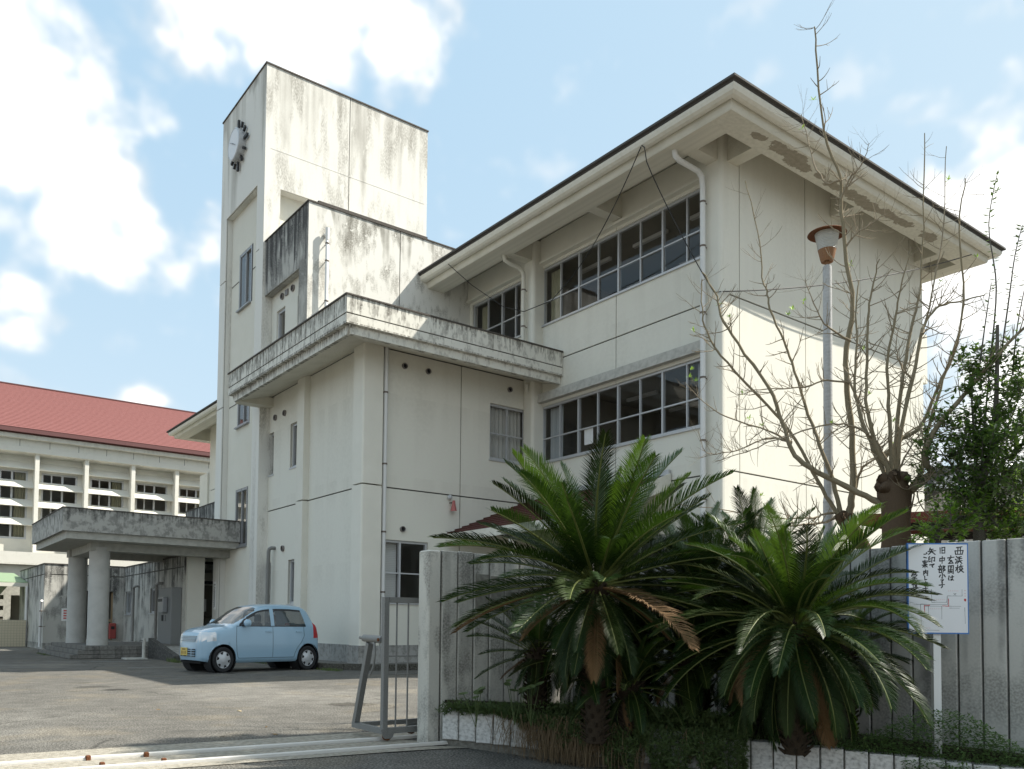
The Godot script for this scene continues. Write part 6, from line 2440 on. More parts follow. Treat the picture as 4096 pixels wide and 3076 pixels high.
		sm.tube([Vector3((car_side_x(0.85, 0.99) + 0.002) * s, 0.992, 0.85), Vector3((car_side_x(-0.15, 0.99) + 0.004) * s, 0.994, -0.15), Vector3((car_side_x(-1.1, 0.99) + 0.004) * s, 0.996, -1.1)], [0.007], 6)
		add(o, "door_seam", sm, M.black)
		# handles, mirror, arch liner
		for hz in [-0.02, -0.90]:
			var hb := MB.new()
			var hx := car_side_x(hz, 0.88)
			hb.cbox(Vector3((hx - 0.01) * s, 0.865, hz - 0.085), Vector3((hx + 0.022) * s, 0.895, hz + 0.085), 0.008)
			add(o, "door_handle", hb, paint)
		var mr := MB.new()
		mr.lathe([Vector2(0.001, -0.075), Vector2(0.06, -0.065), Vector2(0.085, -0.03), Vector2(0.088, 0.03), Vector2(0.075, 0.055), Vector2(0.001, 0.058)], Vector3(0.83 * s, 1.06, 0.63), Vector3(0, 0, -1), 18)
		for i in mr.v.size():
			mr.v[i].x = 0.83 * s + (mr.v[i].x - 0.83 * s) * 1.15
			mr.v[i].y = 1.06 + (mr.v[i].y - 1.06) * 0.95
		add(o, "mirror", mr, paint)
		var ms := MB.new()
		ms.beam(Vector3(0.70 * s, 1.0, 0.68), Vector3(0.80 * s, 1.02, 0.64), 0.05, 0.03)
		add(o, "mirror_foot", ms, M.black)
		for wz in [1.18, -1.18]:
			var al := MB.new()
			al.lathe([Vector2(0.335, 0.0), Vector2(0.335, 0.36), Vector2(0.001, 0.36)], Vector3(0.715 * s, 0.285, wz), Vector3(-s, 0, 0), 28)
			add(o, "wheel_arch", al, M.dark)
	# wheels
	for s in sides:
		for wz in [1.18, -1.18]:
			var wc := Vector3(0.655 * s, 0.275, wz)
			var ax := Vector3(s, 0, 0)
			var ty := MB.new()
			ty.lathe([Vector2(0.185, -0.07), Vector2(0.25, -0.075), Vector2(0.272, -0.055), Vector2(0.275, 0.0), Vector2(0.272, 0.05), Vector2(0.25, 0.072), Vector2(0.20, 0.066), Vector2(0.182, 0.05)], wc, ax, 36)
			var to := add(o, "wheel", ty, mat(0.018, 0.018, 0.019, 0.85))
			var cp := MB.new()
			cp.lathe([Vector2(0.184, 0.045), Vector2(0.178, 0.062), Vector2(0.165, 0.058), Vector2(0.10, 0.068), Vector2(0.05, 0.078), Vector2(0.001, 0.08)], wc, ax, 36)
			add(to, "wheel_cover", cp, mat(0.50, 0.51, 0.52, 0.3, 0.35))
			for k in 6:
				var sl := MB.new()
				var an := TAU * k / 6.0 + 0.3
				var e1 := Vector3(0, cos(an), sin(an))
				var e2 := Vector3(0, -sin(an), cos(an))
				var c0 := wc + ax * 0.0625
				sl.quad(c0 + e1 * 0.168 - e2 * 0.040, c0 + e1 * 0.168 + e2 * 0.040, c0 + e1 * 0.118 + ax * 0.006 + e2 * 0.017, c0 + e1 * 0.118 + ax * 0.006 - e2 * 0.017)
				add(to, "wheel_slot", sl, M.dark)
	# nose, tail and underbody closures
	for e in [0, zs.size() - 1]:
		var cap := MB.new()
		var cc := Vector3(0, 0.5, zs[e] + (0.035 if e == 0 else -0.03))
		for j in rn - 1:
			for s in sides:
				var a := Vector3(rings[e][j].x * s, rings[e][j].y, zs[e])
				var b := Vector3(rings[e][j + 1].x * s, rings[e][j + 1].y, zs[e])
				if (s > 0) == (e == 0):
					cap.tri(cc, a, b)
				else:
					cap.tri(cc, b, a)
		var lo0 := Vector3(rings[e][0].x, rings[e][0].y, zs[e])
		cap.tri(cc, Vector3(-lo0.x, lo0.y, lo0.z), lo0)
		smooth(cap)
		add(o, "bumper", cap, paint)
	var ub := MB.new()
	ub.box(Vector3(-0.60, 0.19, -1.5), Vector3(0.40, 0.24, 1.6))
	add(o, "floor_pan", ub, M.dark)
	# grille, lower intake, plate
	var gr := MB.new()
	for k in 4:
		gr.box(Vector3(-0.36, 0.665 + k * 0.032, 1.685 - k * 0.012), Vector3(0.36, 0.682 + k * 0.032, 1.742 - k * 0.012))
	add(o, "grille", gr, chrome)
	var it := MB.new()
	it.box(Vector3(-0.34, 0.34, 1.66), Vector3(0.34, 0.50, 1.733))
	var ito := add(o, "air_intake", it, M.dark)
	var ib := MB.new()
	for k in 3:
		ib.box(Vector3(-0.35, 0.36 + k * 0.05, 1.71), Vector3(0.35, 0.378 + k * 0.05, 1.745))
	for x in [-0.2, 0.0, 0.2]:
		ib.box(Vector3(x - 0.01, 0.34, 1.712), Vector3(x + 0.01, 0.50, 1.744))
	add(ito, "slat", ib, paint)
	var np := MB.new()
	np.box(Vector3(-0.30, 0.36, 1.747), Vector3(0.03, 0.525, 1.755))
	var npo := add(o, "number_plate", np, mat(0.62, 0.47, 0.10, 0.5))
	var nl := MB.new()
	nl.box(Vector3(-0.22, 0.475, 1.7552), Vector3(-0.05, 0.505, 1.7558))
	for k in 4:
		nl.box(Vector3(-0.265 + k * 0.068, 0.385, 1.7552), Vector3(-0.23 + k * 0.068, 0.455, 1.7558))
	add(npo, "lettering", nl, mat(0.25, 0.13, 0.03, 0.6))
	# seats and dashboard seen through the glass
	for x in [-0.34, 0.34]:
		var sb := MB.new()
		sb.cbox(Vector3(x - 0.22, 0.45, -0.25), Vector3(x + 0.22, 0.62, 0.22), 0.05)
		sb.cbox(Vector3(x - 0.21, 0.60, -0.40), Vector3(x + 0.21, 1.08, -0.24), 0.05)
		sb.cbox(Vector3(x - 0.12, 1.09, -0.40), Vector3(x + 0.12, 1.26, -0.30), 0.03)
		add(o, "seat", sb, mat(0.10, 0.10, 0.105, 0.9))
	var db := MB.new()
	db.cbox(Vector3(-0.62, 0.70, 0.52), Vector3(0.62, 0.98, 0.86), 0.05)
	add(o, "dashboard", db, M.black)
	var rs := MB.new()
	rs.cbox(Vector3(-0.58, 0.50, -1.12), Vector3(0.58, 1.02, -0.94), 0.05)
	add(o, "rear_seat", rs, mat(0.10, 0.10, 0.105, 0.9))

func car_side_x(z: float, y: float) -> float:
	var r := car_section(z, 30)
	for j in r.size() - 1:
		if r[j + 1].y >= y and r[j].y <= y:
			return lerpf(r[j].x, r[j + 1].x, clampf((y - r[j].y) / maxf(r[j + 1].y - r[j].y, 0.0001), 0, 1))
	return r[0].x

# average the normals of coincident vertices
func smooth(mb: MB) -> void:
	var acc := {}
	for i in mb.v.size():
		var k := Vector3i((mb.v[i] * 2000.0).round())
		acc[k] = acc.get(k, Vector3.ZERO) + mb.n[i]
	for i in mb.v.size():
		mb.n[i] = (acc[Vector3i((mb.v[i] * 2000.0).round())] as Vector3).normalized()

# ---------------------------------------------------------------- cycads
func frond_mesh(len: float, e0: float, curl: float, sd: int, leaf := 0.15) -> Array:
	var r := RandomNumberGenerator.new()
	r.seed = sd
	var n := 26
	var p := Vector3.ZERO
	var pts := [p]
	var dirs := []
	var bend := r.randf_range(-0.28, 0.28)
	for i in n:
		var t := float(i) / n
		var e := e0 - curl * pow(t, 1.25)
		var d := Vector3(cos(e), sin(e), bend * t).normalized()
		dirs.append(d)
		p += d * len / n
		pts.append(p)
	dirs.append(dirs[-1])
	var rach := MB.new()
	var rad := []
	for i in n + 1:
		rad.append(lerpf(0.011, 0.0025, float(i) / n))
	rach.tube(pts, rad, 5, false)
	var lv := MB.new()
	var cnt := 92
	for s in [1.0, -1.0]:
		for k in cnt:
			var t = 0.14 + 0.86 * (k + 0.5 * (0.5 + 0.5 * s)) / cnt
			var fi = t * n
			var i0 := mini(int(fi), n - 1)
			var base: Vector3 = pts[i0].lerp(pts[i0 + 1], fi - i0)
			var d: Vector3 = dirs[i0]
			var up := Vector3(-d.y, d.x, 0).normalized()
			var side = d.cross(up).normalized() * s
			var l := leaf * clampf(1.35 * sin(PI * (0.13 + 0.80 * t)), 0.3, 1.0) * r.randf_range(0.88, 1.1)
			var dir = (side * (0.95 - 0.45 * t) + d * (0.42 + 0.55 * t) + up * r.randf_range(0.22, 0.42)).normalized()
			var wv := d.cross(dir).cross(dir).normalized() * 0.0031
			var droop := Vector3(0, -0.14 * l, 0) if e0 > -0.2 else Vector3(0, -0.2 * l, 0)
			var m = base + dir * l * 0.55
			var tip = base + dir * l + droop
			lv.quad(base - wv * 0.7, base + wv * 0.7, m + wv, m - wv)
			lv.tri(m - wv, m + wv, tip)
	return [rach.commit(), lv.commit()]

func make_cycads() -> void:
	var leafm := mat(0.0125, 0.029, 0.0065, 0.42)
	leafm.metallic_specular = 0.28
	leafm.backlight_enabled = true
	leafm.backlight = lin(0.016, 0.034, 0.003)
	var young := mat(0.026, 0.056, 0.009, 0.42)
	young.backlight_enabled = true
	young.backlight = lin(0.04, 0.075, 0.005)
	var old := mat(0.022, 0.036, 0.008, 0.5)
	old.metallic_specular = 0.25
	var dry := mat(0.13, 0.072, 0.026, 0.85)
	var rachm := mat(0.11, 0.13, 0.03, 0.5)
	var barkm := mineral(81, lin(0.015, 0.011, 0.008), lin(0.04, 0.03, 0.02), lin(0.085, 0.063, 0.04), 6.0, 1.0, 0.05, 6.0)
	# frond variants by rise: [initial rise, curl]
	var sets := [[], []]
	var elev := [1.42, 1.25, 1.08, 0.90, 0.70, 0.45, 0.20, -0.10, -0.45, -0.80, -1.10]
	for i in elev.size():
		for v in 3:
			var e: float = elev[i] + (v - 1) * 0.06
			var curl := 0.30 + 0.11 * i + v * 0.24 if i < 6 else 0.7 + v * 0.24
			sets[0].append(frond_mesh(1.0, e, curl, 100 + i * 11 + v * 3))
			sets[1].append(frond_mesh(1.0, e - 0.04, curl * 0.5, 500 + i * 11 + v * 3, 0.165))
	# x, z, crown height, frond length, count, label
	var plants := [
		[at(2385, 2330, 6.9), 1.30, 110, "largest cycad with tall upright fronds left of the planter centre", 1, 0.62, 1],
		[at(3180, 2500, 6.35), 1.10, 120, "broad drooping cycad in front of the sign board", 2, 0.78, 0],
		[at(2800, 2370, 7.6), 0.98, 70, "cycad half hidden between the two big cycads", 3, 0.7, 1],
		[at(3010, 2330, 7.9), 0.95, 60, "cycad at the back against the ribbed wall", 4, 0.7, 1],
		[at(2360, 2640, 7.3), 0.70, 54, "small dark cycad low under the largest one", 5, 0.6, 0],
		[at(2760, 2640, 7.3), 0.75, 54, "small dark cycad low beside the planter edge", 6, 0.6, 0],
		[at(2150, 2600, 7.5), 0.62, 46, "small dark cycad sprout nearest the left part of the ribbed wall", 7, 0.6, 1],
		[at(2560, 2560, 7.7), 0.75, 56, "dark cycad sprout deep between the largest cycad and its right neighbour", 8, 0.7, 1],
		[at(2960, 2610, 7.2), 0.70, 56, "dark cycad sprout left of the broad drooping cycad, close to the soil", 9, 0.7, 0],
		[at(3370, 2610, 7.0), 0.62, 46, "dark cycad sprout between the broad cycad and the sign post", 10, 0.7, 0],
		[at(2520, 2740, 7.0), 0.60, 46, "low cycad sprout behind the trailing ground cover", 11, 0.6, 0],
		[at(3120, 2760, 6.8), 0.55, 46, "lowest cycad sprout beneath the broad drooping cycad", 12, 0.6, 0],
	]
	for q in plants:
		var c: Vector3 = q[0]
		var flen: float = q[1]
		var kinds: Array = sets[q[6]]
		var r := RandomNumberGenerator.new()
		r.seed = 300 + q[4]
		var o := thing("cycad", Vector3(c.x, 0.15, c.z), q[3], "cycad", "cycads in the planter")
		var hgt := c.y - 0.15
		# trunk clad in old leaf bases
		var tk := MB.new()
		tk.lathe([Vector2(0.08, 0.0), Vector2(0.09, hgt * 0.3), Vector2(0.09, hgt * 0.75), Vector2(0.10, hgt - 0.05), Vector2(0.06, hgt + 0.06), Vector2(0.001, hgt + 0.1)], Vector3(c.x, 0.15, c.z), Vector3.UP, 14)
		for k in 150:
			var an := k * 2.39996
			var y := 0.15 + hgt * (k / 150.0)
			var d := Vector3(cos(an), 0.7, sin(an)).normalized()
			var b0 := Vector3(c.x, y, c.z) + Vector3(cos(an), 0, sin(an)) * 0.07
			tk.tube([b0, b0 + d * 0.07], [0.018, 0.007], 5)
		add(o, "trunk", tk, barkm)
		var n: int = q[2]
		for k in n:
			var t := (k + 0.5) / n
			var rank := int(clampf(pow(t, 0.78) * elev.size(), 0, elev.size() - 1))
			var kind: Array = kinds[rank * 3 + (k % 3)]
			var sc = flen * r.randf_range(0.84, 1.08) * (1.0 if t > 0.08 else 0.75) * (1.0 if elev[rank] > -0.2 else q[5])
			var an := k * 2.39996 + r.randf_range(-0.25, 0.25)
			var basis := Basis(Vector3.UP, an) * Basis(Vector3.RIGHT, r.randf_range(-0.22, 0.22)) * Basis(Vector3.BACK, r.randf_range(-0.08, 0.08))
			basis = basis.scaled(Vector3.ONE * sc)
			var off := Vector3(cos(an), 0, -sin(an)) * 0.05
			var tr := Transform3D(basis, Vector3(0, hgt + 0.02 - 0.10 * t, 0) + off)
			var mm: Material = leafm
			if t < 0.16:
				mm = young
			elif r.randf() < 0.07 and t > 0.55:
				mm = dry
			elif r.randf() < 0.3:
				mm = old
			var fo := put(o, "frond", kind[1], mm, tr)
			put(fo, "rachis", kind[0], dry if mm == dry else rachm, Transform3D.IDENTITY)

# ---------------------------------------------------------------- pollarded bare trees behind the wall
var twig_rng := RandomNumberGenerator.new()

func smooth_path(p: Array, per: int) -> Array:
	var out := []
	for i in p.size() - 1:
		var p0: Vector3 = p[maxi(i - 1, 0)]
		var p1: Vector3 = p[i]
		var p2: Vector3 = p[i + 1]
		var p3: Vector3 = p[mini(i + 2, p.size() - 1)]
		for k in per:
			out.append(p1.cubic_interpolate(p2, p0, p3, float(k) / per))
	out.append(p[-1])
	return out

func grow_twigs(mb: MB, path: Array, r0: float, r1: float, count: int, length: float, tufts: Array) -> void:
	for k in count:
		var t := twig_rng.randf_range(0.18, 1.0)
		var f := t * (path.size() - 1)
		var i := mini(int(f), path.size() - 2)
		var b: Vector3 = path[i].lerp(path[i + 1], f - i)
		var d: Vector3 = (path[i + 1] - path[i]).normalized()
		var sidev := Vector3(twig_rng.randf_range(-1, 1), twig_rng.randf_range(-0.6, 0.9), twig_rng.randf_range(-1, 1))
		sidev = (sidev - d * sidev.dot(d)).normalized()
		var dir := (sidev * 0.9 + d * twig_rng.randf_range(0.1, 0.7)).normalized()
		var l := length * twig_rng.randf_range(0.35, 1.1)
		var pts := [b]
		var cur := b
		var steps := 5
		for s in steps:
			dir = (dir + Vector3(twig_rng.randf_range(-0.2, 0.2), twig_rng.randf_range(-0.08, 0.26), twig_rng.randf_range(-0.2, 0.2))).normalized()
			cur += dir * l / steps
			pts.append(cur)
		var rr := minf(lerpf(r0, r1, t) * 0.45, 0.0065)
		mb.tube(pts, [rr, rr * 0.9, rr * 0.75, rr * 0.6, rr * 0.5, rr * 0.35], 5, false)
		if l > 0.22:
			for s in 2:
				var e := (dir + Vector3(twig_rng.randf_range(-1, 1), twig_rng.randf_range(-0.3, 0.8), twig_rng.randf_range(-1, 1)) * 0.8).normalized()
				var q: Vector3 = pts[2 + s]
				mb.tube([q, q + e * l * 0.2, q + e * l * 0.36 + Vector3(0, 0.02, 0)], [rr * 0.5, rr * 0.4, rr * 0.25], 4, false)
		if twig_rng.randf() < 0.045:
			tufts.append(cur)

func make_bare_trees() -> void:
	twig_rng.seed = 4711
	var bark := mineral(82, lin(0.13, 0.105, 0.065), lin(0.24, 0.20, 0.13), lin(0.38, 0.33, 0.235), 7.0, 0.95, 0.03, 5.0)
	var knob := mineral(83, lin(0.04, 0.026, 0.016), lin(0.11, 0.077, 0.05), lin(0.23, 0.17, 0.115), 8.0, 1.0, 0.04, 6.0)
	var shoot := mineral(84, lin(0.17, 0.135, 0.09), lin(0.28, 0.23, 0.16), lin(0.42, 0.36, 0.27), 9.0, 0.8, 0.03, 3.0)
	var bud := mat(0.22, 0.36, 0.05, 0.6)
	bud.backlight_enabled = true
	bud.backlight = lin(0.2, 0.3, 0.03)
	# close-up coordinates -> pixel
	var px := func(x: float, y: float) -> Vector2: return Vector2(2700 + x * 0.6323, 1200 + y * 0.6323)
	# branch: depth at start, depth at end, radius start, radius end, points
	var pollard := {
		"called": "pollarded_tree", "label": "stout pollarded tree with knobbly head and long bare shoots", "base": Vector2(1400, 1700), "depth": 9.0,
		"trunk": [[1398, 1720, 0.165], [1400, 1560, 0.15], [1402, 1420, 0.145], [1398, 1300, 0.15], [1388, 1230, 0.17], [1385, 1180, 0.165], [1395, 1120, 0.10], [1400, 1085, 0.03]],
		"branches": [
			[9.0, 9.4, 0.040, 0.006, [[1345, 1190], [1335, 1120], [1260, 960], [1170, 720], [1140, 560], [1150, 300], [1145, 100], [1160, -120]]],
			[9.0, 8.7, 0.040, 0.006, [[1370, 1180], [1350, 1080], [1290, 950], [1215, 700], [1213, 400], [1222, 120], [1245, -60], [1290, -260]]],
			[9.0, 8.6, 0.034, 0.005, [[1378, 1180], [1362, 900], [1352, 600], [1345, 380], [1400, 100], [1425, -60], [1490, -330]]],
			[9.0, 9.2, 0.036, 0.006, [[1415, 1150], [1420, 900], [1500, 500], [1560, 215], [1580, 160], [1650, 55], [1780, 10], [1960, -30]]],
			[9.0, 9.6, 0.036, 0.005, [[1388, 1120], [1400, 850], [1450, 450], [1500, 150], [1545, -40], [1570, -450], [1580, -1056]]],
			[9.0, 9.5, 0.040, 0.006, [[1390, 1140], [1330, 1000], [1450, 870], [1560, 790], [1690, 500], [1760, 340], [1830, 0], [1800, -450], [1838, -770]]],
			[9.0, 8.5, 0.062, 0.012, [[1470, 1215], [1540, 1170], [1625, 1085], [1595, 1045], [1592, 930], [1720, 720], [1960, 450], [2100, 280], [2230, 150]]],
			[9.0, 9.3, 0.038, 0.007, [[1480, 1200], [1560, 1080], [1580, 930], [1620, 750], [1680, 560], [1745, 360], [1800, 200]]],
			[9.0, 9.3, 0.050, 0.007, [[1345, 1320], [1290, 1285], [1100, 1190], [850, 1060], [740, 950], [680, 780], [590, 550], [400, 280], [290, 100], [265, -20], [170, -180]]],
			[9.0, 8.8, 0.022, 0.004, [[1395, 1130], [1310, 960], [1250, 880], [1130, 800], [1000, 785], [870, 810], [600, 900], [450, 960], [260, 1022]]],
			[9.0, 8.7, 0.018, 0.003, [[1400, 1130], [1450, 1000], [1560, 840], [1700, 760]]],
			[9.0, 8.4, 0.016, 0.003, [[1440, 1230], [1500, 1180], [1600, 1140], [1640, 1080]]],
			[9.1, 8.8, 0.014, 0.003, [[1420, 1420], [1500, 1300], [1520, 1200], [1560, 1310], [1700, 1420], [1890, 1430]]],
			[9.0, 9.5, 0.020, 0.004, [[1560, 215], [1580, 160], [1640, -100], [1700, -500], [1711, -971]]],
			[9.0, 9.0, 0.016, 0.003, [[1500, 500], [1440, 430], [1400, 300], [1420, 150]]],
		]}
	var small := {
		"called": "leaning_pollard", "label": "smaller leaning bare tree beside the lamp post with one tall leader", "base": Vector2(1240, 1760), "depth": 9.7,
		"trunk": [[1250, 1760, 0.085], [1190, 1560, 0.08], [1120, 1450, 0.085], [1075, 1400, 0.095], [1060, 1360, 0.085], [1062, 1335, 0.03]],
		"branches": [
			[9.7, 9.5, 0.060, 0.007, [[1090, 1385], [1110, 1300], [1130, 1100], [1110, 750], [1080, 400], [1125, 30], [1085, -250], [1055, -553], [1044, -781], [941, -1067], [895, -1581], [882, -1732]]],
			[9.7, 9.9, 0.034, 0.006, [[1040, 1370], [980, 1280], [870, 1090], [720, 820], [540, 620], [330, 400], [200, 200], [172, 60], [170, -130]]],
			[9.7, 10.0, 0.034, 0.005, [[1050, 1360], [1000, 1150], [930, 950], [870, 800], [820, 640], [740, 400], [690, 260], [600, 60], [580, -60], [552, -142], [523, -440], [443, -759]]],
			[9.7, 9.3, 0.020, 0.004, [[1010, 1345], [940, 1355], [870, 1378], [640, 1380], [310, 1330], [0, 1288]]],
			[9.7, 9.2, 0.022, 0.004, [[1010, 1380], [920, 1410], [760, 1425], [560, 1440], [420, 1490]]],
			[9.7, 9.6, 0.018, 0.003, [[740, 900], [600, 830], [330, 740], [180, 640], [65, 520]]],
			[9.7, 9.4, 0.014, 0.003, [[700, 890], [580, 870], [430, 940], [290, 970], [190, 960], [150, 830]]],
			[9.7, 9.8, 0.026, 0.006, [[1110, 1390], [1145, 1180], [1190, 1060], [1330, 960], [1470, 840], [1640, 740]]],
			[9.6, 9.3, 0.020, 0.004, [[1095, 500], [1150, 610], [1190, 700], [1230, 830], [1300, 960]]],
			[9.5, 9.2, 0.018, 0.003, [[1110, 260], [1000, 190], [930, 130], [860, -20], [820, -130]]],
			[9.6, 9.8, 0.016, 0.003, [[1080, 520], [960, 510], [820, 550], [660, 560], [500, 570], [390, 600], [330, 540]]],
			[9.5, 9.2, 0.018, 0.003, [[1050, -640], [1100, -760], [1180, -860], [1230, -990]]],
			[9.5, 9.8, 0.018, 0.003, [[1045, -760], [960, -740], [880, -860], [840, -1020], [800, -1180]]],
			[9.6, 9.4, 0.016, 0.003, [[1075, -330], [1160, -430], [1300, -520], [1390, -560]]],
		]}
	for td in [pollard, small]:
		var b2: Vector2 = px.call(td.base.x, td.base.y)
		var bp := at(b2.x, b2.y, td.depth)
		var o := thing(td.called, Vector3(bp.x, 0, bp.z), td.label, "tree", "bare trees behind the wall")
		var tp := [Vector3(bp.x, -0.1, bp.z)]
		var tr := [td.trunk[0][2] * 1.25]
		for q in td.trunk:
			var p: Vector2 = px.call(q[0], q[1])
			tp.append(at(p.x, p.y, td.depth))
			tr.append(q[2])
		var tk := MB.new()
		tk.tube(tp, tr, 16)
		# roughen the trunk
		var f := FastNoiseLite.new()
		f.seed = 3
		f.frequency = 6.0
		for i in tk.v.size():
			var up := clampf((tk.v[i].y - 2.0) / 0.8, 0.0, 1.0)
			tk.v[i] += tk.n[i] * f.get_noise_3dv(tk.v[i]) * (0.02 + 0.05 * up)
		add(o, "trunk", tk, knob)
		# burrs of old cuts
		var head: Vector3 = tp[-3]
		var kb := MB.new()
		for k in 16:
			var d := Vector3(twig_rng.randf_range(-1, 1), twig_rng.randf_range(-0.5, 0.9), twig_rng.randf_range(-1, 1)).normalized()
			var rr: float = tr[-3]
			var c := head + d * rr * 0.85
			kb.tube([c - d * 0.05, c + d * 0.03, c + d * 0.055], [rr * 0.42, rr * 0.38, rr * 0.12], 8)
		for i in kb.v.size():
			kb.v[i] += kb.n[i] * f.get_noise_3dv(kb.v[i] * 2.0) * 0.03
		add(o, "burr", kb, knob)
		for br in td.branches:
			var pts := []
			var src: Array = br[4]
			for i in src.size():
				var p: Vector2 = px.call(src[i][0], src[i][1])
				pts.append(at(p.x, p.y, lerpf(br[0], br[1], float(i) / (src.size() - 1))))
			var path := smooth_path(pts, 4)
			for i in range(2, path.size()):
				path[i] += Vector3(twig_rng.randf_range(-1, 1), twig_rng.randf_range(-1, 1), twig_rng.randf_range(-1, 1)) * 0.008
			var rad := []
			for i in path.size():
				rad.append(lerpf(br[2] * 0.82, br[3], pow(float(i) / (path.size() - 1), 0.75)) * twig_rng.randf_range(0.93, 1.08))
			var mb := MB.new()
			mb.tube(path, rad, 8)
			var bo := add(o, "branch", mb, bark if br[2] > 0.03 else shoot)
			var tw := MB.new()
			var tufts := []
			grow_twigs(tw, path, br[2], br[3], int(8 + path.size() * 0.8), 0.38, tufts)
			var to := add(bo, "twigs", tw, shoot)
			to.set_meta("kind", "stuff")
			for tpnt: Vector3 in tufts:
				var lf := MB.new()
				for k in 9:
					var d := Vector3(twig_rng.randf_range(-1, 1), twig_rng.randf_range(-0.2, 1), twig_rng.randf_range(-1, 1)).normalized()
					var sd := d.cross(Vector3(0.3, 0.9, 0.2)).normalized() * 0.008
					lf.quad(tpnt, tpnt + d * 0.03 + sd, tpnt + d * 0.06, tpnt + d * 0.03 - sd)
				add(bo, "leaf_tuft", lf, bud)

# ---------------------------------------------------------------- broad leaved evergreens
func leaf(mb: MB, p: Vector3, d: Vector3, up: Vector3, l: float, w: float) -> void:
	var s := d.cross(up).normalized() * w / 2
	var nn := s.cross(d).normalized()
	var m := p + d * l * 0.45 - nn * l * 0.05
	var t := p + d * l - nn * l * 0.16
	mb.quad(p, m - nn * 0.004 + s, t, m)
	mb.quad(p, m, t, m - nn * 0.004 - s)

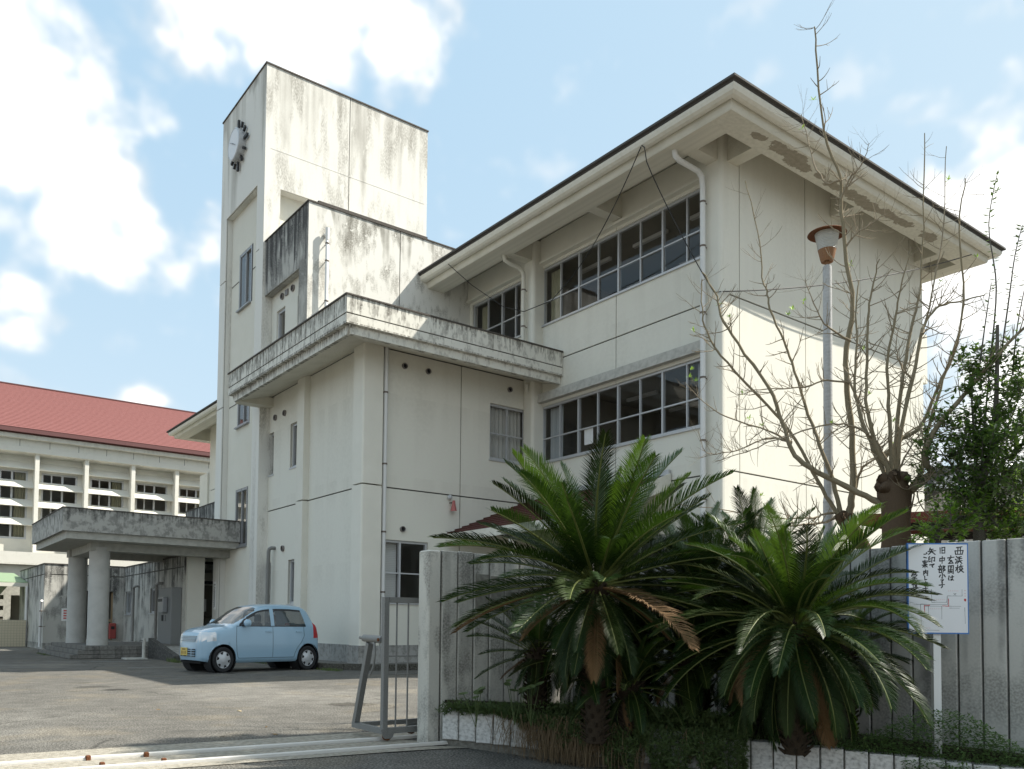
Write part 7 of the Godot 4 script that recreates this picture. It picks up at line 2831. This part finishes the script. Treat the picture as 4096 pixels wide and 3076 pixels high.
func make_evergreens() -> void:
	var r := RandomNumberGenerator.new()
	r.seed = 99
	var lm := mat(0.065, 0.112, 0.034, 0.26)
	lm.metallic_specular = 0.6
	lm.backlight_enabled = true
	lm.backlight = lin(0.10, 0.17, 0.024)
	var ly := mat(0.10, 0.19, 0.022, 0.36)
	ly.backlight_enabled = true
	ly.backlight = lin(0.14, 0.25, 0.02)
	var bark := mineral(85, lin(0.06, 0.055, 0.045), lin(0.12, 0.11, 0.09), lin(0.20, 0.185, 0.16), 5.0, 0.95, 0.03, 4.0)
	# trees: base pixel, depth, clumps [px, py, depth, radius, leaves, bright]
	var trees := [
		{"label": "glossy evergreen tree with upright leafy shoots at the right edge", "base": Vector2(3915, 2200), "depth": 8.6, "stem": [[3915, 2300], [3918, 2150], [3912, 2060], [3925, 1950], [3960, 1800], [3985, 1600], [3990, 1300]],
		"clumps": [[3900, 1700, 8.6, 0.42, 620, 0], [4010, 1640, 8.7, 0.46, 700, 0], [3960, 1850, 8.4, 0.48, 900, 0], [3830, 1870, 8.6, 0.40, 600, 0], [4080, 1830, 8.5, 0.52, 900, 0], [3860, 2000, 8.7, 0.36, 420, 0], [4010, 2010, 8.8, 0.46, 520, 0], [4110, 2020, 8.6, 0.46, 600, 0], [3880, 1490, 8.7, 0.24, 170, 0], [3960, 1450, 8.8, 0.26, 200, 0], [3760, 1800, 8.8, 0.28, 160, 0], [4090, 1560, 8.8, 0.4, 380, 0],
			[3790, 2110, 8.3, 0.22, 180, 1], [3700, 2135, 8.3, 0.13, 70, 1], [3850, 2080, 8.4, 0.26, 200, 1], [4000, 2120, 8.5, 0.22, 130, 1], [3960, 2060, 8.8, 0.25, 130, 1], [4080, 2110, 8.5, 0.22, 110, 1]],
		"shoots": [[[3960, 1450], [3985, 1150], [3955, 900], [3990, 690]], [[4000, 1450], [4035, 1200], [4060, 1020], [4090, 900]], [[3920, 1450], [3940, 1300], [3965, 1130]], [[4050, 1500], [4070, 1300], [4110, 1100]]]},
		{"label": "tall evergreen standing outside the right edge behind the wall", "big": true, "base": Vector2(4720, 2300), "depth": 7.6, "stem": [[4720, 2400], [4700, 1700], [4740, 900], [4720, 100], [4700, -500]],
		"clumps": [[4720, -200, 8.8, 1.1, 1500, 0], [4560, -150, 8.7, 0.7, 900, 0], [4850, -600, 8.9, 1.1, 1500, 0], [4560, -700, 8.8, 0.9, 1200, 0], [4950, -100, 8.6, 1.1, 1300, 0], [4650, -1000, 8.8, 0.9, 1200, 0], [5000, -1000, 8.9, 1.0, 1200, 0], [4900, 400, 8.4, 0.9, 1100, 0], [5200, -500, 8.5, 1.2, 1500, 0], [5100, 200, 8.0, 1.0, 1200, 0], [4400, -900, 8.9, 0.6, 700, 0], [5250, 700, 7.8, 0.9, 900, 0]], "shoots": []},
	]
	for td in trees:
		var b := at(td.base.x, td.base.y, td.depth)
		var o := thing("evergreen_tree", Vector3(b.x, 0, b.z), td.label, "tree", "evergreens behind the wall")
		var st := [Vector3(b.x, -0.2, b.z)]
		for q in td.stem:
			st.append(at(q[0], q[1], td.depth))
		var tk := MB.new()
		var path := smooth_path(st, 3)
		var rad := []
		for i in path.size():
			rad.append(lerpf(0.075, 0.012, float(i) / path.size()))
		tk.tube(path, rad, 10)
		add(o, "trunk", tk, bark)
		var limbs := MB.new()
		for q in td.clumps:
			var c := at(q[0], q[1], q[2])
			var mb := MB.new()
			var n: int = q[4]
			var rr: float = q[3]
			# twigs carry the leaves in sprays
			var origin: Vector3 = path[int(path.size() * 0.45)]
			limbs.tube([origin.lerp(c, 0.15), origin.lerp(c, 0.6) + Vector3(0, 0.06, 0), c], [0.02, 0.012, 0.006], 5)
			var sprays := maxi(6, n / 9)
			for s in sprays:
				var d := Vector3(r.randf_range(-1, 1), r.randf_range(-0.7, 1.0), r.randf_range(-1, 1))
				while d.length() > 1.0 or d.length() < 0.1:
					d = Vector3(r.randf_range(-1, 1), r.randf_range(-0.7, 1.0), r.randf_range(-1, 1))
				var e := c + d * rr
				var sdirv := (d.normalized() + Vector3(0, 0.5, 0) + Vector3(r.randf_range(-0.5, 0.5), r.randf_range(-0.3, 0.5), r.randf_range(-0.5, 0.5))).normalized()
				limbs.tube([e - sdirv * 0.10, e + sdirv * 0.12], [0.004, 0.002], 4, false)
				for k in 14:
					var t := k / 14.0
					var p := e + sdirv * (t * 0.24 - 0.1)
					var side := Vector3(r.randf_range(-1, 1), r.randf_range(-0.4, 0.6), r.randf_range(-1, 1)).normalized()
					var ld := (side + sdirv * 0.5 + Vector3(0, -0.15, 0)).normalized()
					var grow := 1.5 if td.has("big") else 1.0
					leaf(mb, p, ld, Vector3(0, 1, 0) + side * 0.2, r.randf_range(0.06, 0.09) * grow, r.randf_range(0.030, 0.042) * grow)
			add(o, "crown", mb, ly if q[5] == 1 else lm)
		for s in td.shoots:
			var pts := []
			for p in s:
				pts.append(at(p[0], p[1], td.depth + 0.15))
			var sp := smooth_path(pts, 5)
			var lb := MB.new()
			var rads := []
			for i in sp.size():
				rads.append(lerpf(0.010, 0.003, float(i) / sp.size()))
			limbs.tube(sp, rads, 5)
			for i in sp.size() - 1:
				for k in 5:
					var p: Vector3 = sp[i].lerp(sp[i + 1], k / 5.0)
					if r.randf() < 0.30:
						continue
					var an := r.randf() * TAU
					var ld := Vector3(cos(an), 0.35, sin(an)).normalized()
					leaf(lb, p, ld, Vector3.UP, r.randf_range(0.05, 0.085), 0.028)
			add(o, "leafy_shoot", lb, lm if s[0][0] != 3960 else ly)
		add(o, "limbs", limbs, bark)

# ---------------------------------------------------------------- ground cover, weeds, grass
func make_ground_cover() -> void:
	var r := RandomNumberGenerator.new()
	r.seed = 31
	var green := mat(0.058, 0.092, 0.024, 0.7)
	green.backlight_enabled = true
	green.backlight = lin(0.03, 0.06, 0.01)
	var green2 := mat(0.060, 0.088, 0.022, 0.7)
	var straw := mat(0.17, 0.12, 0.065, 0.9)
	# trailing mass over the planter edge; s runs along the low wall
	var a := MB.new()
	var b := MB.new()
	var c := MB.new()
	for k in 26000:
		var s := pow(r.randf(), 0.65) * 2.75
		var bulk := lerpf(0.14, 0.46, smoothstep(0.2, 1.9, s)) * (1.0 - 0.25 * smoothstep(2.4, 2.75, s))
		var hang_len := lerpf(0.06, 0.55, smoothstep(0.45, 1.9, s))
		if s < 0.25:
			hang_len = 0.12
		var t := r.randf()
		var p2: Vector2
		var y: float
		var out: Vector3 = Vector3(0.491, 0, 0.871)
		if t < 0.45:
			# on top of the bed
			var inn := -r.randf_range(-0.06, 0.55)
			p2 = low_at(s, inn)
			y = low_top(s) + bulk * 0.4 * r.randf() * smoothstep(-0.6, -0.1, inn) + 0.02
		else:
			var h := r.randf()
			var ragged := hang_len * (0.65 + 0.35 * sin(s * 9.0) * sin(s * 23.0 + 1.0))
			p2 = low_at(s, 0.03 + bulk * 0.45 * sin(PI * clampf(h * 0.85 + 0.1, 0, 1)) * r.randf_range(0.5, 1.0))
			y = low_top(s) + 0.05 - h * ragged
		var p := Vector3(p2.x, y, p2.y)
		var d := (out * r.randf_range(0.0, 0.9) + Vector3(r.randf_range(-0.7, 0.7), r.randf_range(-0.5, 0.8), r.randf_range(-0.7, 0.7))).normalized()
		var l := r.randf_range(0.025, 0.06)
		var w := d.cross(Vector3(r.randf_range(-1, 1), 0.4, r.randf_range(-1, 1))).normalized() * 0.0045
		var q: MB = a if r.randf() < 0.62 else b
		q.tri(p - w, p + w, p + d * l)
		q.tri(p + d * l * 0.3 - w, p + d * l * 0.3 + w, p + d * l * 0.9 + w * 4.0)
	for k in 1000:
		var s := clampf(1.30 + 0.26 * r.randfn(), 0.6, 2.2)
		if r.randf() < 0.12:
			s = r.randf_range(0.5, 2.6)
		var p2 := low_at(s, 0.04 + r.randf() * 0.13)
		var y0 := low_top(s) + r.randf_range(-0.12, 0.06)
		var l := r.randf_range(0.10, 0.42)
		var p := Vector3(p2.x, y0, p2.y)
		var sw := Vector3(r.randf_range(-0.06, 0.06), 0, r.randf_range(-0.06, 0.06))
		var m := p + Vector3(0, -l * 0.5, 0) + sw + Vector3(0.491, 0, 0.871) * 0.03
		var e := p + Vector3(0, -l, 0) + sw * 1.5
		e.y = maxf(e.y, ground_y(e.x, e.z) + 0.01)
		c.tube([p, m, e], [0.0022, 0.002, 0.0012], 4, false)
	var o1 := add(self, "trailing_ground_cover", a, green)
	tag(o1, "dark green trailing ground cover hanging over the planter edge", "ground cover", "", "stuff")
	var o2 := add(self, "light_ground_cover", b, green2)
	tag(o2, "lighter green sprigs mixed into the trailing ground cover", "ground cover", "", "stuff")
	var o3 := add(self, "dry_runners", c, straw)
	tag(o3, "dry brown runners hanging over the white planter blocks", "dry grass", "", "stuff")
	# leafy weeds at the right end of the bed, clover and litter
	var w1 := MB.new()
	for k in 5200:
		var s := clampf(4.15 + 0.36 * r.randfn(), 3.0, 4.75)
		var inn := -absf(r.randfn()) * 0.22 + 0.03
		if s > 3.85 and s < 4.35 and r.randf() < 0.25:
			inn = 0.05 + r.randf() * 0.04
		var p2 := low_at(s, inn)
		var hgt := 0.36 * exp(-pow((s - 4.15) / 0.5, 2.0)) * r.randf()
		var y := low_top(s) + hgt
		if inn > 0.03:
			y = low_top(s) - r.randf() * 0.24
		var d := Vector3(r.randf_range(-1, 1), r.randf_range(-0.2, 0.5), r.randf_range(-1, 1)).normalized()
		leaf(w1, Vector3(p2.x, y, p2.y), d, Vector3.UP, r.randf_range(0.018, 0.042), r.randf_range(0.012, 0.024))
	var ow := add(self, "leafy_weeds", w1, mat(0.075, 0.135, 0.032, 0.6))
	tag(ow, "bright green leafy weeds spilling over the planter below the sign", "weeds", "", "stuff")
	var w2 := MB.new()
	for k in 2600:
		var s := r.randf_range(2.3, 5.2)
		var inn := -r.randf_range(0.02, 0.75)
		var p2 := low_at(s, inn)
		var p := Vector3(p2.x, low_top(s) - 0.02, p2.y)
		var d := Vector3(r.randf_range(-0.5, 0.5), 1.0, r.randf_range(-0.5, 0.5)).normalized()
		var l := r.randf_range(0.03, 0.12) * (1.6 if r.randf() < 0.12 else 1.0)
		var wv := Vector3(r.randf_range(-1, 1), 0, r.randf_range(-1, 1)).normalized() * 0.0035
		w2.tri(p - wv, p + wv, p + d * l)
	var og := add(self, "planter_grass", w2, mat(0.07, 0.105, 0.03, 0.7))
	tag(og, "thin grass and seedlings growing in the planter soil", "grass", "", "stuff")
	# rosette with long leaves at the right
	var rp := low_at(4.78, -0.10)
	var ro := thing("rosette_weed", Vector3(rp.x, low_top(4.78), rp.y), "tall weed with a rosette of long drooping leaves by the wall", "weed")
	for k in 26:
		var an := k * 2.4
		var t := k / 26.0
		var el := lerpf(1.35, 0.15, t)
		var mb := MB.new()
		var l := lerpf(0.15, 0.25, sin(t * PI))
		var pr := Vector3(rp.x, low_top(4.78) + 0.10 - 0.05 * t, rp.y)
		var prevw := Vector3.ZERO
		var prev := pr
		for i in 5:
			var f := (i + 1) / 5.0
			var e := el - 1.1 * f * f
			var d := Vector3(cos(an) * cos(e), sin(e), sin(an) * cos(e))
			var nx := prev + d * l / 5.0
			var wv := Vector3(-sin(an), 0, cos(an)) * 0.016 * sin(PI * clampf(f * 0.92 + 0.06, 0, 1))
			mb.quad(prev - prevw, prev + prevw, nx + wv, nx - wv)
			prev = nx
			prevw = wv
		add(ro, "leaf", mb, mat(0.062, 0.115, 0.045, 0.55) if k == 0 else ro.get_child(0).material_override)
	var stem := MB.new()
	stem.tube([Vector3(rp.x, low_top(4.78) - 0.05, rp.y), Vector3(rp.x, low_top(4.78) + 0.11, rp.y)], [0.010, 0.007], 7)
	add(ro, "stem", stem, mat(0.09, 0.11, 0.04, 0.6))
	# round butterbur-like leaves against the wall
	var big := [[2.0, 0.30, 1920, 2790], [0, 0, 2040, 2740], [0, 0, 2080, 2735], [0, 0, 1895, 2760], [0, 0, 2120, 2750]]
	for i in 3:
		var spot := [[1905, 2775, 6.9], [2060, 2742, 7.1], [2125, 2752, 7.0]]
		var p := at(spot[i][0], spot[i][1], spot[i][2])
		var bo := thing("butterbur", Vector3(p.x, 0.3, p.z), ["leftmost clump of round green leaves at the wall foot", "middle clump of round dark leaves at the wall foot", "rightmost round leaves at the wall foot under the fronds"][i], "weed", "round leaved weeds at the wall foot")
		for k in 5:
			var lb := MB.new()
			var lc := p + Vector3(r.randf_range(-0.09, 0.09), r.randf_range(-0.05, 0.05), r.randf_range(-0.09, 0.09))
			var nn := Vector3(r.randf_range(-0.3, 0.6), 1.0, r.randf_range(0.0, 0.7)).normalized()
			var e1 := nn.cross(Vector3.RIGHT).normalized()
			var e2 := nn.cross(e1)
			var rd := r.randf_range(0.030, 0.048)
			for q in 10:
				var a0 := TAU * q / 10.0
				var a1 := TAU * (q + 1) / 10.0
				lb.tri(lc - nn * 0.012, lc + (e1 * cos(a1) + e2 * sin(a1)) * rd, lc + (e1 * cos(a0) + e2 * sin(a0)) * rd)
			lb.tube([lc, Vector3(p.x, 0.26, p.z)], [0.003], 4)
			add(bo, "leaf", lb, green2)
	# weeds along the kerb, the ramp and the annex
	var w3 := MB.new()
	for spot in [[-19.4, -8.6, 1.3, 0.05, 260], [-22.5, -8.6, 1.2, 0.05, 160], [-24.2, -6.75, 0.5, 0.10, 160], [-18.3, -8.7, 0.4, 0.06, 120], [-34.3, -8.2, 0.4, 0.35, 120], [-31.5, -4.6, 1.5, 0.05, 80]]:
		for k in spot[4]:
			var p := Vector3(spot[0] + r.randf_range(-1, 1) * spot[2], 0.0, spot[1] + r.randf_range(-0.08, 0.08))
			var d := Vector3(r.randf_range(-0.6, 0.6), 1.0, r.randf_range(-0.6, 0.6)).normalized()
			var l: float = spot[3] * r.randf_range(0.5, 1.6)
			var wv := Vector3(r.randf_range(-1, 1), 0, r.randf_range(-1, 1)).normalized() * 0.008
			w3.tri(p - wv, p + wv, p + d * l)
	var o4 := add(self, "kerb_weeds", w3, mat(0.085, 0.12, 0.03, 0.7))
	tag(o4, "tufts of weeds along the kerb, ramp and annex foot", "weeds", "", "stuff")
